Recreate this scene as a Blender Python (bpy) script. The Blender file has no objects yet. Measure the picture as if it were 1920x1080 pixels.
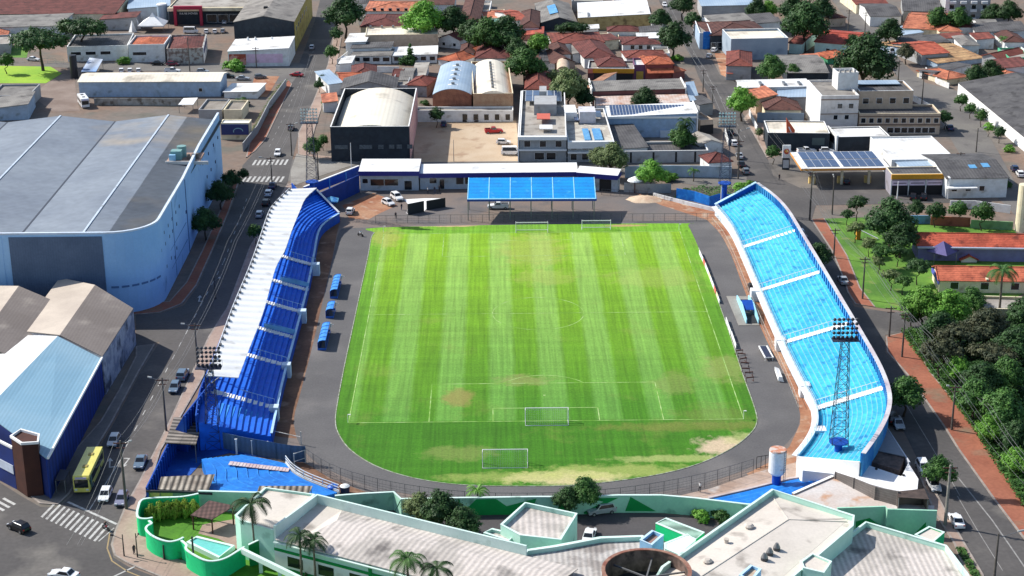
import bpy,bmesh,math,random
from mathutils import Vector,Matrix,noise
R=math.radians
sc=bpy.context.scene
COL=sc.collection
# ------------------------------------------------------------------ camera
CP=Vector((-8.5792131,-267.018558,121.097463))
YAW,PIT,ROL,FPX=.0105103929,.347615752,-.00564327702,3192.63386
FW=Vector((math.sin(YAW)*math.cos(PIT),math.cos(YAW)*math.cos(PIT),-math.sin(PIT)))
RT0=Vector((math.cos(YAW),-math.sin(YAW),0));UP0=RT0.cross(FW)
RT=RT0*math.cos(ROL)+UP0*math.sin(ROL);UP=-RT0*math.sin(ROL)+UP0*math.cos(ROL)
cd=bpy.data.cameras.new('camera');cam=bpy.data.objects.new('camera',cd);COL.objects.link(cam)
cam.matrix_world=Matrix(((RT.x,UP.x,-FW.x,CP.x),(RT.y,UP.y,-FW.y,CP.y),(RT.z,UP.z,-FW.z,CP.z),(0,0,0,1)))
cd.sensor_width=36;cd.lens=FPX/1920*36;cd.clip_start=1;cd.clip_end=6000
sc.camera=cam
# ------------------------------------------------------------------ sky and sun
SUN_H=Vector((1.05,-.50,0));ELEV=math.atan(1/SUN_H.length)
w=bpy.data.worlds.new("World");sc.world=w;w.use_nodes=True
nt=w.node_tree;bg=nt.nodes['Background']
sky=nt.nodes.new('ShaderNodeTexSky');sky.sky_type='NISHITA';sky.sun_disc=False
sky.sun_elevation=ELEV;sky.sun_rotation=math.atan2(-SUN_H.x,-SUN_H.y)
sky.air_density=1.0;sky.dust_density=1.0
nt.links.new(sky.outputs[0],bg.inputs[0]);bg.inputs[1].default_value=.115
ld=bpy.data.lights.new('sun','SUN');ld.energy=4.4;ld.angle=R(.53);ld.color=(1,.955,.88)
lo=bpy.data.objects.new('sun',ld);COL.objects.link(lo)
lo.rotation_euler=Vector((SUN_H.x,SUN_H.y,-1)).to_track_quat('-Z','Y').to_euler()
sc.view_settings.view_transform='Standard';sc.view_settings.look='None'
sc.view_settings.gamma=1;sc.view_settings.exposure=.52
sc.cycles.max_bounces=5;sc.cycles.diffuse_bounces=3;sc.cycles.glossy_bounces=2;sc.cycles.transparent_max_bounces=12
# ------------------------------------------------------------------ pixel of the photograph -> point of the place
def P(x,y,z=0.):
 d=FW*FPX+RT*(x-960)+UP*(540-y)
 return CP+d*((z-CP.z)/d.z)
def pr(X):
 d=Vector(X)-CP;q=d.dot(FW)
 return 960+FPX*d.dot(RT)/q,540-FPX*d.dot(UP)/q
def hgt(x,yb,yt):
 g=P(x,yb);lo_,hi=0.,70.
 for _ in range(40):
  m_=(lo_+hi)/2
  if pr(g+Vector((0,0,m_)))[1]>yt:lo_=m_
  else:hi=m_
 return lo_
def scale_at(y):return(FPX*math.sin(PIT)+(y-540)*math.cos(PIT))/CP.z
# ------------------------------------------------------------------ materials
def lin(c):
 c/=255.
 return c/12.92 if c<=.04045 else((c+.055)/1.055)**2.4
def A(r,g,b,k=.66):return(min(.82,lin(r)*k),min(.82,lin(g)*k),min(.82,lin(b)*k),1)
MATS={}
def mat(name,c1,c2=None,ns=.25,rough=.8,wave=None,wave2=None,bump=0.,metal=0.,fine=.10,fs=2.5,hard=.12,dirt=None,spec=.35):
 """c1/c2 mixed by a large noise, fine grain, optional corrugation (axis, period, darkness)"""
 if name in MATS:return MATS[name]
 m=bpy.data.materials.new(name);m.use_nodes=True;t=m.node_tree;N=t.nodes;L=t.links
 b=N['Principled BSDF'];b.inputs['Roughness'].default_value=rough;b.inputs['Metallic'].default_value=metal
 b.inputs['Specular IOR Level'].default_value=spec
 tc=N.new('ShaderNodeTexCoord');co=tc.outputs['Object']
 n1=N.new('ShaderNodeTexNoise');n1.inputs['Scale'].default_value=ns;n1.inputs['Detail'].default_value=6;n1.inputs['Roughness'].default_value=.6
 L.new(co,n1.inputs['Vector'])
 mr=N.new('ShaderNodeMapRange');mr.inputs[1].default_value=.5-hard;mr.inputs[2].default_value=.5+hard
 L.new(n1.outputs[0],mr.inputs[0])
 mx=N.new('ShaderNodeMix');mx.data_type='RGBA';L.new(mr.outputs[0],mx.inputs[0])
 mx.inputs[6].default_value=c1;mx.inputs[7].default_value=c2 or tuple(v*.82 for v in c1[:3])+(1,)
 out=mx.outputs[2]
 def mul(fac_out,lo_,hi_,prev):
  a=N.new('ShaderNodeMapRange');a.inputs[3].default_value=lo_;a.inputs[4].default_value=hi_;L.new(fac_out,a.inputs[0])
  x=N.new('ShaderNodeMix');x.data_type='RGBA';x.blend_type='MULTIPLY';x.inputs[0].default_value=1
  L.new(prev,x.inputs[6]);L.new(a.outputs[0],x.inputs[7]);return x.outputs[2]
 if dirt:
  n3=N.new('ShaderNodeTexNoise');n3.inputs['Scale'].default_value=dirt[0];n3.inputs['Detail'].default_value=5;L.new(co,n3.inputs['Vector'])
  m3=N.new('ShaderNodeMapRange');m3.inputs[1].default_value=dirt[1];m3.inputs[2].default_value=dirt[1]+.14;L.new(n3.outputs[0],m3.inputs[0])
  x=N.new('ShaderNodeMix');x.data_type='RGBA';L.new(m3.outputs[0],x.inputs[0]);L.new(out,x.inputs[6]);x.inputs[7].default_value=dirt[2];out=x.outputs[2]
 if fine:
  n2=N.new('ShaderNodeTexNoise');n2.inputs['Scale'].default_value=fs;n2.inputs['Detail'].default_value=4;L.new(co,n2.inputs['Vector'])
  out=mul(n2.outputs[0],1-fine*2.2,1+fine*2.2,out)
 bh=None
 for wv in(wave,wave2):
  if wv:
   ww=N.new('ShaderNodeTexWave');ww.wave_type='BANDS';ww.bands_direction=wv[0]
   ww.inputs['Scale'].default_value=.31416/wv[1];ww.inputs['Distortion'].default_value=wv[3]if len(wv)>3 else 0
   ww.inputs['Detail'].default_value=1
   L.new(co,ww.inputs['Vector']);out=mul(ww.outputs[1],1-wv[2],1+wv[2]*.4,out);bh=ww.outputs[1]
 if bump:
  bp=N.new('ShaderNodeBump');bp.inputs['Strength'].default_value=bump;bp.inputs['Distance'].default_value=.08
  L.new(bh if bh else n1.outputs[0],bp.inputs['Height']);L.new(bp.outputs[0],b.inputs['Normal'])
 L.new(out,b.inputs['Base Color']);MATS[name]=m
 return m
def paint(r,g,b,rough=.8,k=.95):
 return mat('paint_%d_%d_%d'%(r,g,b),A(r,g,b,k),A(r*.94,g*.93,b*.92,k),ns=.5,rough=rough,dirt=(.35,.6,A(r*.78,g*.76,b*.72,k)),fine=.07,fs=1.2)
def plain(name,c,rough=.5,metal=0.,spec=.5):
 if name in MATS:return MATS[name]
 return mat(name,c,tuple(v*.9 for v in c[:3])+(1,),ns=1.5,rough=rough,metal=metal,fine=.02,spec=spec)
glass=plain('window_glass',(.012,.016,.022,1),.12,0,.6)
glass_b=plain('vehicle_glass',(.015,.018,.022,1),.08,0,.7)
dark=plain('dark_opening',(.012,.012,.014,1),.8)
steel=plain('grey_steel',(.22,.23,.24,1),.45,.5)
white=mat('white_paint',(.80,.80,.79,1),(.74,.74,.73,1),ns=.4,fine=.03,dirt=(.3,.62,(.55,.54,.51,1)))
rubber=plain('rubber',(.015,.015,.015,1),.8)
concrete=mat('concrete',A(178,172,162),A(150,145,137),ns=.2,dirt=(.5,.58,A(120,114,106)))
pole_m=mat('pole_concrete',A(120,114,108),A(96,90,84),ns=.8)
wood_m=mat('bark',(.07,.05,.035,1),(.045,.033,.024,1),ns=2,bump=.4)
# ------------------------------------------------------------------ mesh building
class MB:
 def __init__(s,o=(0,0,0)):s.o=Vector(o);s.v=[];s.f=[];s.m=[]
 def add(s,vs,fs,mi=0):
  k=len(s.v);s.v+=[Vector(v)-s.o for v in vs]
  for f in fs:s.f.append([i+k for i in f]);s.m.append(mi)
 def box(s,x0,x1,y0,y1,z0,z1,mi=0):
  s.add([(x,y,z)for z in(z0,z1)for y in(y0,y1)for x in(x0,x1)],[(0,2,3,1),(4,5,7,6),(0,1,5,4),(2,6,7,3),(0,4,6,2),(1,3,7,5)],mi)
 def obox(s,c,u,hw,hd,z0,z1,mi=0):
  u=Vector((u[0],u[1],0)).normalized();n=Vector((-u.y,u.x,0));c=Vector((c[0],c[1],0))
  vs=[c+u*a*hw+n*b*hd+Vector((0,0,z))for z in(z0,z1)for b in(-1,1)for a in(-1,1)]
  s.add(vs,[(0,2,3,1),(4,5,7,6),(0,1,5,4),(2,6,7,3),(0,4,6,2),(1,3,7,5)],mi)
 def bar(s,p,q,r=.05,mi=0,n=4,r2=None):
  p,q=Vector(p),Vector(q);d=(q-p)
  if d.length<1e-6:return
  d.normalize();a=d.cross(Vector((0,0,1))if abs(d.z)<.95 else Vector((1,0,0))).normalized();b=d.cross(a)
  r2=r if r2 is None else r2;vs=[]
  for c,rr in((p,r),(q,r2)):
   for i in range(n):
    t=2*math.pi*(i+.5)/n;vs.append(c+a*math.cos(t)*rr+b*math.sin(t)*rr)
  s.add(vs,[(i,(i+1)%n,(i+1)%n+n,i+n)for i in range(n)]+[tuple(range(n))[::-1],tuple(range(n,2*n))],mi)
 def prism(s,pts,z0,z1,mi=0,mtop=None):
  n=len(pts);vs=[(p[0],p[1],z0)for p in pts]+[(p[0],p[1],z1)for p in pts]
  s.add(vs,[(i,(i+1)%n,(i+1)%n+n,i+n)for i in range(n)],mi)
  s.add(vs,[tuple(range(n,2*n))],mi if mtop is None else mtop);s.add(vs,[tuple(range(n))[::-1]],mi)
 def slab(s,pts,t=.15,mi=0):
  n=len(pts);vs=[Vector(p)for p in pts]+[Vector(p)-Vector((0,0,t))for p in pts]
  s.add(vs,[tuple(range(n)),tuple(range(n,2*n))[::-1]]+[(i,i+n,(i+1)%n+n,(i+1)%n)for i in range(n)],mi)
 def cyl(s,c,r,z0,z1,n=20,mi=0,r2=None):
  r2=r if r2 is None else r2
  vs=[(c[0]+math.cos(2*math.pi*i/n)*r,c[1]+math.sin(2*math.pi*i/n)*r,z0)for i in range(n)]+[(c[0]+math.cos(2*math.pi*i/n)*r2,c[1]+math.sin(2*math.pi*i/n)*r2,z1)for i in range(n)]
  s.add(vs,[(i,(i+1)%n,(i+1)%n+n,i+n)for i in range(n)]+[tuple(range(n))[::-1],tuple(range(n,2*n))],mi)
 def wall(s,pts,z0,z1,t=.2,mi=0,closed=False):
  n=len(pts);pts=[Vector((p[0],p[1],0))for p in pts];L=[];Rr=[]
  zt=z1 if isinstance(z1,(list,tuple))else[z1]*n;zb=z0 if isinstance(z0,(list,tuple))else[z0]*n
  for i in range(n):
   a=pts[i-1]if(i or closed)else pts[i];b=pts[(i+1)%n]if(i<n-1 or closed)else pts[i]
   d=(b-a).normalized();k=Vector((-d.y,d.x,0))*t/2;L.append(pts[i]+k);Rr.append(pts[i]-k)
  V=[]
  for i in range(n):
   V+=[L[i]+Vector((0,0,zb[i])),Rr[i]+Vector((0,0,zb[i])),Rr[i]+Vector((0,0,zt[i])),L[i]+Vector((0,0,zt[i]))]
  F=[]
  for i in range(n if closed else n-1):
   a,b=4*i,4*((i+1)%n)
   F+=[(a,b,b+3,a+3),(a+1,a+2,b+2,b+1),(a+3,b+3,b+2,a+2),(a,a+1,b+1,b)]
  if not closed:F+=[(0,3,2,1),(4*n-4,4*n-3,4*n-2,4*n-1)]
  s.add(V,F,mi)
 def build(s,name,mats,parent=None,smooth=False,link=True):
  me=bpy.data.meshes.new(name);me.from_pydata([tuple(v)for v in s.v],[],s.f)
  if not isinstance(mats,(list,tuple)):mats=[mats]
  for m in mats:me.materials.append(m)
  for p,mi in zip(me.polygons,s.m):p.material_index=min(mi,len(mats)-1);p.use_smooth=smooth
  me.update()
  bm=bmesh.new();bm.from_mesh(me);bmesh.ops.recalc_face_normals(bm,faces=bm.faces);bm.to_mesh(me);bm.free()
  ob=bpy.data.objects.new(name,me)
  if link:COL.objects.link(ob)
  if parent:ob.parent=parent
  else:ob.location=s.o
  return ob
ALL=[]
def tag(o,label,cat,group=None,kind=None):
 if label:o['label']=label
 if cat:o['category']=cat
 if group:o['group']=group
 if kind:o['kind']=kind
 ALL.append(o);return o
def thing(name,label,cat,loc=(0,0,0),rz=0.,group=None,scale=None):
 o=bpy.data.objects.new(name,None);COL.objects.link(o);o.location=loc;o.rotation_euler=(0,0,rz);o.empty_display_size=.5
 if scale:o.scale=scale
 return tag(o,label,cat,group)
def dup(root,loc,rz,label,group=None,scale=None,mats=None):
 """copy of a thing with copies of its parts; mats = {part material name: material} swaps a colour"""
 def cp(o,par):
  c=o.copy();COL.objects.link(c);c.parent=par
  if mats and c.type=='MESH':
   for sl in c.material_slots:
    if sl.material and sl.material.name in mats:
     n_=sl.material.name;sl.link='OBJECT';sl.material=mats[n_]
  for k in KIDS.get(o.name,()):cp(k,c)
  return c
 r=cp(root,None);r.location=loc;r.rotation_euler=(0,0,rz)
 if scale:r.scale=scale
 r['label']=label
 if group:r['group']=group
 ALL.append(r);return r
KIDS={}
def register(root):
 for o in bpy.data.objects:
  if o.parent:KIDS.setdefault(o.parent.name,[]);(o not in KIDS[o.parent.name])and KIDS[o.parent.name].append(o)
def cat_rom(pts,n=6,closed=False):
 out=[];N_=len(pts);pts=[Vector(p)for p in pts]
 for i in range(N_ if closed else N_-1):
  g=lambda k:pts[k%N_]if closed else pts[max(0,min(N_-1,k))]
  a,b,c,d=g(i-1),g(i),g(i+1),g(i+2)
  for j in range(n):
   t=j/n;out.append(.5*((2*b)+(c-a)*t+(2*a-5*b+4*c-d)*t*t+(3*b-a-3*c+d)*t**3))
 if not closed:out.append(pts[-1])
 return out
def sheet(name,px,z,m,smooth=0,world=False):
 pts=[Vector((p[0],p[1],0))if world else P(p[0],p[1],0)for p in px]
 if smooth:pts=cat_rom(pts,smooth,True)
 bm=bmesh.new();vs=[bm.verts.new((p.x,p.y,z))for p in pts];f=bm.faces.new(vs);bm.normal_update()
 if f.normal.z<0:f.normal_flip()
 bmesh.ops.triangulate(bm,faces=[f]);me=bpy.data.meshes.new(name);bm.to_mesh(me);bm.free();me.materials.append(m)
 o=bpy.data.objects.new(name,me);COL.objects.link(o);o['kind']='structure';return o
def sname(o,label=None):return o
# ================================================================== GROUND, ROADS, PITCH
earth=mat('town_ground',A(134,126,118),A(146,122,106),ns=.035,rough=.95,dirt=(.08,.53,A(120,116,106)),fine=.14,fs=.6)
asphalt=mat('asphalt',A(108,104,102),A(92,89,88),ns=.05,rough=.9,fine=.13,fs=1.4,dirt=(.07,.56,A(132,127,121)),bump=.15)
asphalt_l=mat('old_asphalt',A(136,132,126),A(116,112,110),ns=.06,rough=.9,fine=.1,fs=2,dirt=(.2,.6,A(104,100,98)))
track_m=mat('cinder_track',A(118,116,116),A(106,104,105),ns=.08,rough=.95,fine=.13,fs=3,dirt=(.05,.54,A(136,132,130)),bump=.3)
dirt_m=mat('orange_dirt',A(196,150,118),A(172,112,82),ns=.12,rough=1,fine=.16,fs=1.5,dirt=(.3,.55,A(206,182,160)),bump=.4)
dirt_d=mat('brown_dirt',A(150,112,88),A(120,88,70),ns=.15,rough=1,fine=.16,fs=1.5,dirt=(.3,.55,A(176,142,118)),bump=.4)
brick_pave=mat('red_paving',A(186,118,92),A(164,100,78),ns=.1,rough=.95,fine=.14,fs=1.8,dirt=(.15,.56,A(150,126,104)))
pave=mat('pale_paving',A(196,172,156),A(178,152,138),ns=.15,rough=.9,fine=.1,dirt=(.25,.56,A(160,138,124)))
conc_g=mat('concrete_ground',A(176,172,164),A(158,152,144),ns=.08,rough=.9,dirt=(.15,.56,A(134,128,122)))
sand_m=mat('sandy_yard',A(222,200,172),A(206,178,146),ns=.06,rough=.95,dirt=(.2,.56,A(186,156,128)),fine=.08)
lawn=mat('lawn',A(120,168,62),A(88,136,50),ns=.1,rough=.95,fine=.16,fs=2,dirt=(.3,.58,A(150,160,90)),bump=.4)
lawn_b=mat('bright_lawn',A(176,214,66),A(150,200,60),ns=.1,rough=.95,fine=.12,fs=2)
mark=mat('road_paint',A(226,226,222),A(196,194,190),ns=.9,fine=.05,dirt=(1.2,.55,A(150,148,146)))
mark_w=mat('worn_road_paint',A(180,178,174),A(150,148,146),ns=.9,fine=.05)
kerb_m=mat('kerb_stone',A(190,178,168),A(160,148,140),ns=.5)
def grass_material():
 m=bpy.data.materials.new('mown_turf');m.use_nodes=True;t=m.node_tree;N=t.nodes;L=t.links
 b=N['Principled BSDF'];b.inputs['Roughness'].default_value=.9;b.inputs['Specular IOR Level'].default_value=.2
 tc=N.new('ShaderNodeTexCoord');co=tc.outputs['Object'];sx=N.new('ShaderNodeSeparateXYZ');L.new(co,sx.inputs[0])
 def M(op,a,b_=None,c=None):
  n=N.new('ShaderNodeMath');n.operation=op
  for i,v in enumerate((a,b_,c)):
   if v is None:continue
   if isinstance(v,(int,float)):n.inputs[i].default_value=v
   else:L.new(v,n.inputs[i])
  return n.outputs[0]
 def NZ(s,d=5,r=.6,vec=None):
  n=N.new('ShaderNodeTexNoise');n.inputs['Scale'].default_value=s;n.inputs['Detail'].default_value=d;n.inputs['Roughness'].default_value=r
  L.new(vec or co,n.inputs['Vector']);return n.outputs[0]
 def MR(v,a,b_,lo_=0,hi=1):
  n=N.new('ShaderNodeMapRange');n.inputs[1].default_value=a;n.inputs[2].default_value=b_;n.inputs[3].default_value=lo_;n.inputs[4].default_value=hi;L.new(v,n.inputs[0]);return n.outputs[0]
 def MX(f,a,b_,mode='MIX'):
  n=N.new('ShaderNodeMix');n.data_type='RGBA';n.blend_type=mode
  for i,v in((0,f),(6,a),(7,b_)):
   if isinstance(v,(int,float,tuple)):n.inputs[i].default_value=v
   else:L.new(v,n.inputs[i])
  return n.outputs[2]
 X,Y=sx.outputs[0],sx.outputs[1]
 wob=M('MULTIPLY',M('SUBTRACT',NZ(.25,3),.5),.8)
 ph=M('MULTIPLY',M('ADD',M('ADD',X,wob),0.6),2*math.pi/9.2)
 stripe=MR(M('SINE',ph),-.3,.3)
 inside=M('MULTIPLY',MR(M('ABSOLUTE',X),34.4,33.6),M('MULTIPLY',MR(Y,-.3,.6),MR(Y,104.8,103.6)))
 stripe=M('MULTIPLY',stripe,inside)
 ramp=MR(M('ADD',Y,M('MULTIPLY',NZ(.03,3),60)),30,150)  # greener near, yellower far; part grass tone, part sheen put into the colour
 lo_c=MX(ramp,A(82,144,34,.66),A(154,200,46,.70));hi_c=MX(ramp,A(108,166,68,.68),A(170,210,98,.70))
 base=MX(stripe,lo_c,hi_c)
 edge_c=MX(ramp,A(76,138,32,.64),A(136,194,56,.66));base=MX(inside,edge_c,base)
 fineln=N.new('ShaderNodeTexNoise');fineln.inputs['Scale'].default_value=1;fineln.inputs['Detail'].default_value=4
 mp=N.new('ShaderNodeMapping');mp.inputs['Scale'].default_value=(1.8,.05,1);L.new(co,mp.inputs[0]);L.new(mp.outputs[0],fineln.inputs['Vector'])
 base=MX(1.,base,MR(fineln.outputs[0],.25,.75,.74,1.24),'MULTIPLY')
 mp2=N.new('ShaderNodeMapping');mp2.inputs['Scale'].default_value=(.04,.45,1);L.new(co,mp2.inputs[0])
 base=MX(1.,base,MR(NZ(1,4,.6,mp2.outputs[0]),.3,.7,.88,1.10),'MULTIPLY')
 worn=MR(NZ(.075,6,.65),.56,.72);base=MX(M('MULTIPLY',worn,.32),base,A(168,172,92,.62))
 def spot(x,y,rx,ry,nsc=.35):
  dx=M('DIVIDE',M('SUBTRACT',X,x),rx);dy=M('DIVIDE',M('SUBTRACT',Y,y),ry)
  d=M('SQRT',M('ADD',M('MULTIPLY',dx,dx),M('MULTIPLY',dy,dy)));d=M('ADD',d,M('MULTIPLY',M('SUBTRACT',NZ(nsc,6,.7),.5),1.9))
  return MR(d,1.0,.55)
 for(x,y,rx,ry,k,c)in SPOTS:
  base=MX(M('MULTIPLY',spot(x,y,rx,ry),k),base,c)
 base=MX(1.,base,MR(NZ(2.2,6,.75),.2,.8,.62,1.38),'MULTIPLY')
 L.new(base,b.inputs['Base Color'])
 bp=N.new('ShaderNodeBump');bp.inputs['Strength'].default_value=.5;bp.inputs['Distance'].default_value=.06;L.new(NZ(6,4),bp.inputs['Height']);L.new(bp.outputs[0],b.inputs['Normal'])
 return m
def gp(x,y):q=P(x,y);return q.x,q.y
SPOTS=[]
for(x,y,rx,ry,k,c)in[(1060,896,11,3,.95,A(226,212,160,.66)),(1150,884,16,3,.55,A(200,206,120,.66)),(1360,838,6,4.5,.95,A(228,204,172,.66)),(1395,822,4,3,.6,A(206,206,140)),(970,895,14,2.4,.5,A(190,200,112)),(860,745,3.6,4.5,.75,A(172,158,92,.6)),(1300,800,22,2.2,.45,A(150,152,76,.6)),(858,850,7,3.4,.45,A(160,170,96)),(1360,690,5,8,.5,A(168,172,104)),(1265,720,5,6,.4,A(160,166,98)),(980,713,6,3,.5,A(172,170,108)),(725,446,4,8,.6,A(190,188,100)),(1000,470,9,14,.4,A(196,196,108)),(838,423,9,1.2,.9,A(226,190,150)),(1020,520,8,6,.35,A(190,196,104)),(1230,520,12,8,.3,A(186,190,110)),(1340,780,8,6,.3,A(150,150,84)),(1170,423,6,1.0,.8,A(214,170,130)),(1260,860,12,1.6,.5,A(214,218,140))]:
 X_,Y_=gp(x,y);SPOTS.append((X_,Y_,rx,ry,k,c))
turf=grass_material()
sheet('ground',[(-700,-420),(700,-420),(700,1300),(-700,1300)],-.03,earth,world=True)
# --- roads (outer outlines traced kerb to kerb), z .004, others butt or sit 4 mm above
def road(name,px,z=.004,m=asphalt,smooth=0):return sheet(name,px,z,m,smooth)
road('avenue_road',[(-120,860),(0,905),(40,930),(75,950),(110,952),(135,930),(170,868),(215,790),(262,700),(300,640),(255,652),(255,590),(300,588),(345,572),(372,535),(400,470),(430,400),(447,352),(455,310),(480,282),(497,265),(547,155),(572,90),(590,40),(600,0),(612,-60),(640,-60),(632,0),(625,60),(615,120),(587,190),(560,250),(548,300),(540,340),(470,460),(425,577),(390,632),(310,805),(262,900),(236,950),(214,995),(206,1020),(212,1045),(240,1062),(300,1085),(380,1120),(520,1180),(100,1260),(-250,1200)])
road('cross_street',[(415,152),(545,158),(575,122),(560,118),(420,118),(250,116),(90,118),(60,124),(180,130),(300,134)],.008,asphalt_l)
road('north_street',[(540,340),(548,300),(560,292),(700,298),(900,302),(1180,300),(1330,318),(1400,330),(1400,350),(1340,352),(1180,330),(900,318),(640,312)],.008,asphalt_l)
road('east_avenue',[(1205,-60),(1262,-60),(1272,15),(1327,97),(1350,140),(1395,160),(1400,176),(1372,180),(1397,220),(1417,262),(1440,300),(1480,330),(1520,352),(1790,360),(1790,380),(1530,385),(1522,410),(1560,470),(1590,548),(1602,575),(1660,584),(1735,588),(1740,615),(1660,628),(1660,660),(1702,705),(1772,805),(1795,842),(1865,940),(1925,1020),(2010,1150),(1880,1150),(1842,1080),(1770,955),(1730,880),(1690,800),(1660,730),(1600,600),(1540,500),(1490,420),(1430,370),(1395,330),(1375,270),(1335,190),(1310,145),(1295,105),(1250,30)],.006,asphalt)
road('east_street',[(1545,-60),(1575,-60),(1600,0),(1650,60),(1690,115),(1735,155),(1800,172),(1830,215),(1872,285),(1905,345),(1990,430),(1930,430),(1850,350),(1800,290),(1765,230),(1715,185),(1672,130),(1640,90),(1590,40),(1560,0)],.006,asphalt_l)
road('forecourt',[(1440,300),(1450,330),(1500,352),(1790,358),(1790,330),(1640,300),(1480,285)],.010,mat('forecourt_concrete',A(140,132,124),A(104,100,96),ns=.06,dirt=(.1,.52,A(84,80,78))))
def raised(name,px,z,m,smooth=0):
 """pavement with a real kerb face: outline raised to z"""
 pts=[P(p[0],p[1],0)for p in px]
 if smooth:pts=cat_rom(pts,smooth,True)
 b=MB();n=len(pts);vs=[(p.x,p.y,z)for p in pts];b.add(vs,[tuple(range(n))],0)
 b.wall([(p.x,p.y)for p in pts],-.02,z-.003,.28,1,closed=True)
 b.wall([(p.x,p.y)for p in pts],z-.003,z+.004,.3,1,closed=True)
 o=b.build(name,[m,kerb_m]);o['kind']='structure';return o
raised('pavement',[(236,950),(216,998),(210,1022),(216,1042),(244,1058),(310,1085),(400,1120),(470,1150),(560,1120),(440,1075),(330,1050),(280,1000),(262,950),(275,925),(300,845),(330,795),(372,722),(410,650),(440,590),(520,430),(552,345),(540,345),(470,462),(427,577),(392,632),(312,805),(264,900)],.13,pave)
raised('west_pavement',[(-60,862),(0,890),(40,915),(75,944),(108,946),(130,925),(165,866),(210,790),(258,700),(290,645),(256,650),(256,668),(225,730),(190,790),(110,880),(80,905),(20,890)],.12,mat('grey_paving',A(150,142,136),A(126,120,114),ns=.12))
raised('warehouse_pavement',[(250,590),(300,586),(340,570),(368,535),(398,468),(428,398),(446,345),(440,335),(412,398),(380,470),(350,530),(318,566),(250,572)],.12,brick_pave)
raised('red_pavement',[(1522,412),(1560,470),(1585,530),(1590,548),(1604,570),(1640,576),(1612,540),(1588,480),(1545,410)],.12,brick_pave)
raised('red_footpath',[(1662,632),(1664,660),(1704,705),(1774,805),(1797,842),(1867,940),(1930,1022),(2010,1130),(2060,1100),(1930,960),(1875,870),(1820,790),(1745,700),(1712,640),(1700,622)],.12,brick_pave)
raised('corner_pavement',[(1395,222),(1420,262),(1438,296),(1475,284),(1440,250),(1430,222),(1410,205)],.12,pave)
raised('street_pavement',[(497,262),(547,158),(540,150),(488,232),(470,262),(462,296),(478,283)],.12,brick_pave)
raised('side_pavement',[(560,250),(588,190),(615,122),(626,66),(640,70),(630,130),(606,190),(590,240),(578,290),(640,296),(640,303),(560,290)],.12,pave)
raised('school_pavement',[(1842,1078),(1772,958),(1732,882),(1720,880),(1752,960),(1790,1020),(1820,1100),(1850,1100)],.13,pave)
sheet('lawn',[(1545,410),(1588,480),(1612,540),(1640,576),(1735,588),(1900,560),(1980,520),(1900,430),(1700,405)],.010,lawn)
sheet('hedge_bank',[(1702,622),(1712,640),(1745,700),(1820,790),(1875,870),(1930,960),(2060,1100),(2200,1000),(2000,600),(1760,596)],.010,mat('bank_soil',A(58,72,40),A(80,64,46),ns=.12,fine=.18,dirt=(.3,.5,A(70,84,46))))
sheet('lawn',[(-60,122),(95,125),(116,138),(86,156),(-60,156)],.010,lawn_b)
sheet('lawn',[(15,90),(55,84),(50,108),(15,108)],.010,lawn)
sheet('dirt_lot',[(86,157),(118,138),(140,142),(143,180),(150,208),(100,210),(60,180)],.006,mat('greyish_dirt',A(164,146,134),A(140,120,108),ns=.1))
sheet('sandy_yard',[(776,228),(968,226),(975,302),(776,304)],.012,sand_m)
sheet('concrete_ground',[(556,288),(640,296),(690,300),(600,330),(545,350),(545,320)],.014,conc_g)
sheet('forecourt',[(1405,190),(1450,215),(1525,240),(1525,285),(1470,283),(1430,255)],.014,conc_g)
# --- stadium floor
sheet('stadium_yard',[(640,352),(880,365),(1170,355),(1215,362),(1340,386),(1370,430),(1480,640),(1540,790),(1500,880),(1420,915),(1330,935),(1000,955),(700,940),(560,880),(505,820),(560,640),(600,430),(600,395)],.004,mat('yard_asphalt',A(126,120,118),A(146,128,116),ns=.06,fine=.1,dirt=(.1,.54,A(112,108,108))))
sheet('orange_dirt',[(642,385),(700,362),(728,372),(745,385),(712,400),(690,412),(655,410)],.010,dirt_m)
sheet('dirt_strip',[(640,410),(632,436),(624,480),(606,560),(588,640),(563,740),(550,792),(556,822),(530,820),(500,815),(520,740),(560,600),(590,470),(600,440),(620,412)],.010,dirt_d)
sheet('dirt_strip',[(1190,362),(1240,372),(1345,392),(1378,440),(1400,480),(1436,560),(1476,650),(1510,720),(1538,770),(1534,800),(1520,830),(1495,862),(1468,890),(1420,905),(1400,888),(1440,868),(1480,838),(1500,795),(1498,760),(1470,700),(1438,640),(1400,555),(1372,480),(1350,438),(1325,412),(1240,385)],.010,dirt_m)
sheet('dirt_strip',[(548,862),(572,868),(620,898),(700,928),(640,925),(590,905)],.012,dirt_d)
sheet('paved_corner',[(1250,935),(1335,915),(1420,885),(1480,870),(1500,865),(1560,890),(1560,900),(1340,950)],.014,mat('pale_dusty_paving',A(214,190,174),A(196,166,146),ns=.2,fine=.1,dirt=(.3,.55,A(226,220,214))))
OUT_T=[(640,428),(632,446),(622,490),(606,560),(588,640),(563,738),(552,780),(554,810),(566,840),(600,872),(660,900),(740,922),(850,937),(960,942),(1080,938),(1200,928),(1320,906),(1410,875),(1468,838),(1496,800),(1498,765),(1470,700),(1438,640),(1400,555),(1372,480),(1350,438),(1325,412)]
sheet('running_track',cat_rom([Vector((a,b,0))for a,b in OUT_T],4),.016,track_m)
IN_T=[(707,427),(702,436),(696,446),(690,480),(677,540),(660,620),(645,690),(632,760),(629,790),(634,812),(655,842),(700,872),(760,893),(830,906),(900,911),(980,912),(1060,911),(1150,903),(1240,889),(1310,870),(1370,842),(1405,815),(1419,793),(1415,765),(1392,700),(1366,620),(1338,540),(1310,465),(1290,423),(1280,419),(1000,421)]
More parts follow.
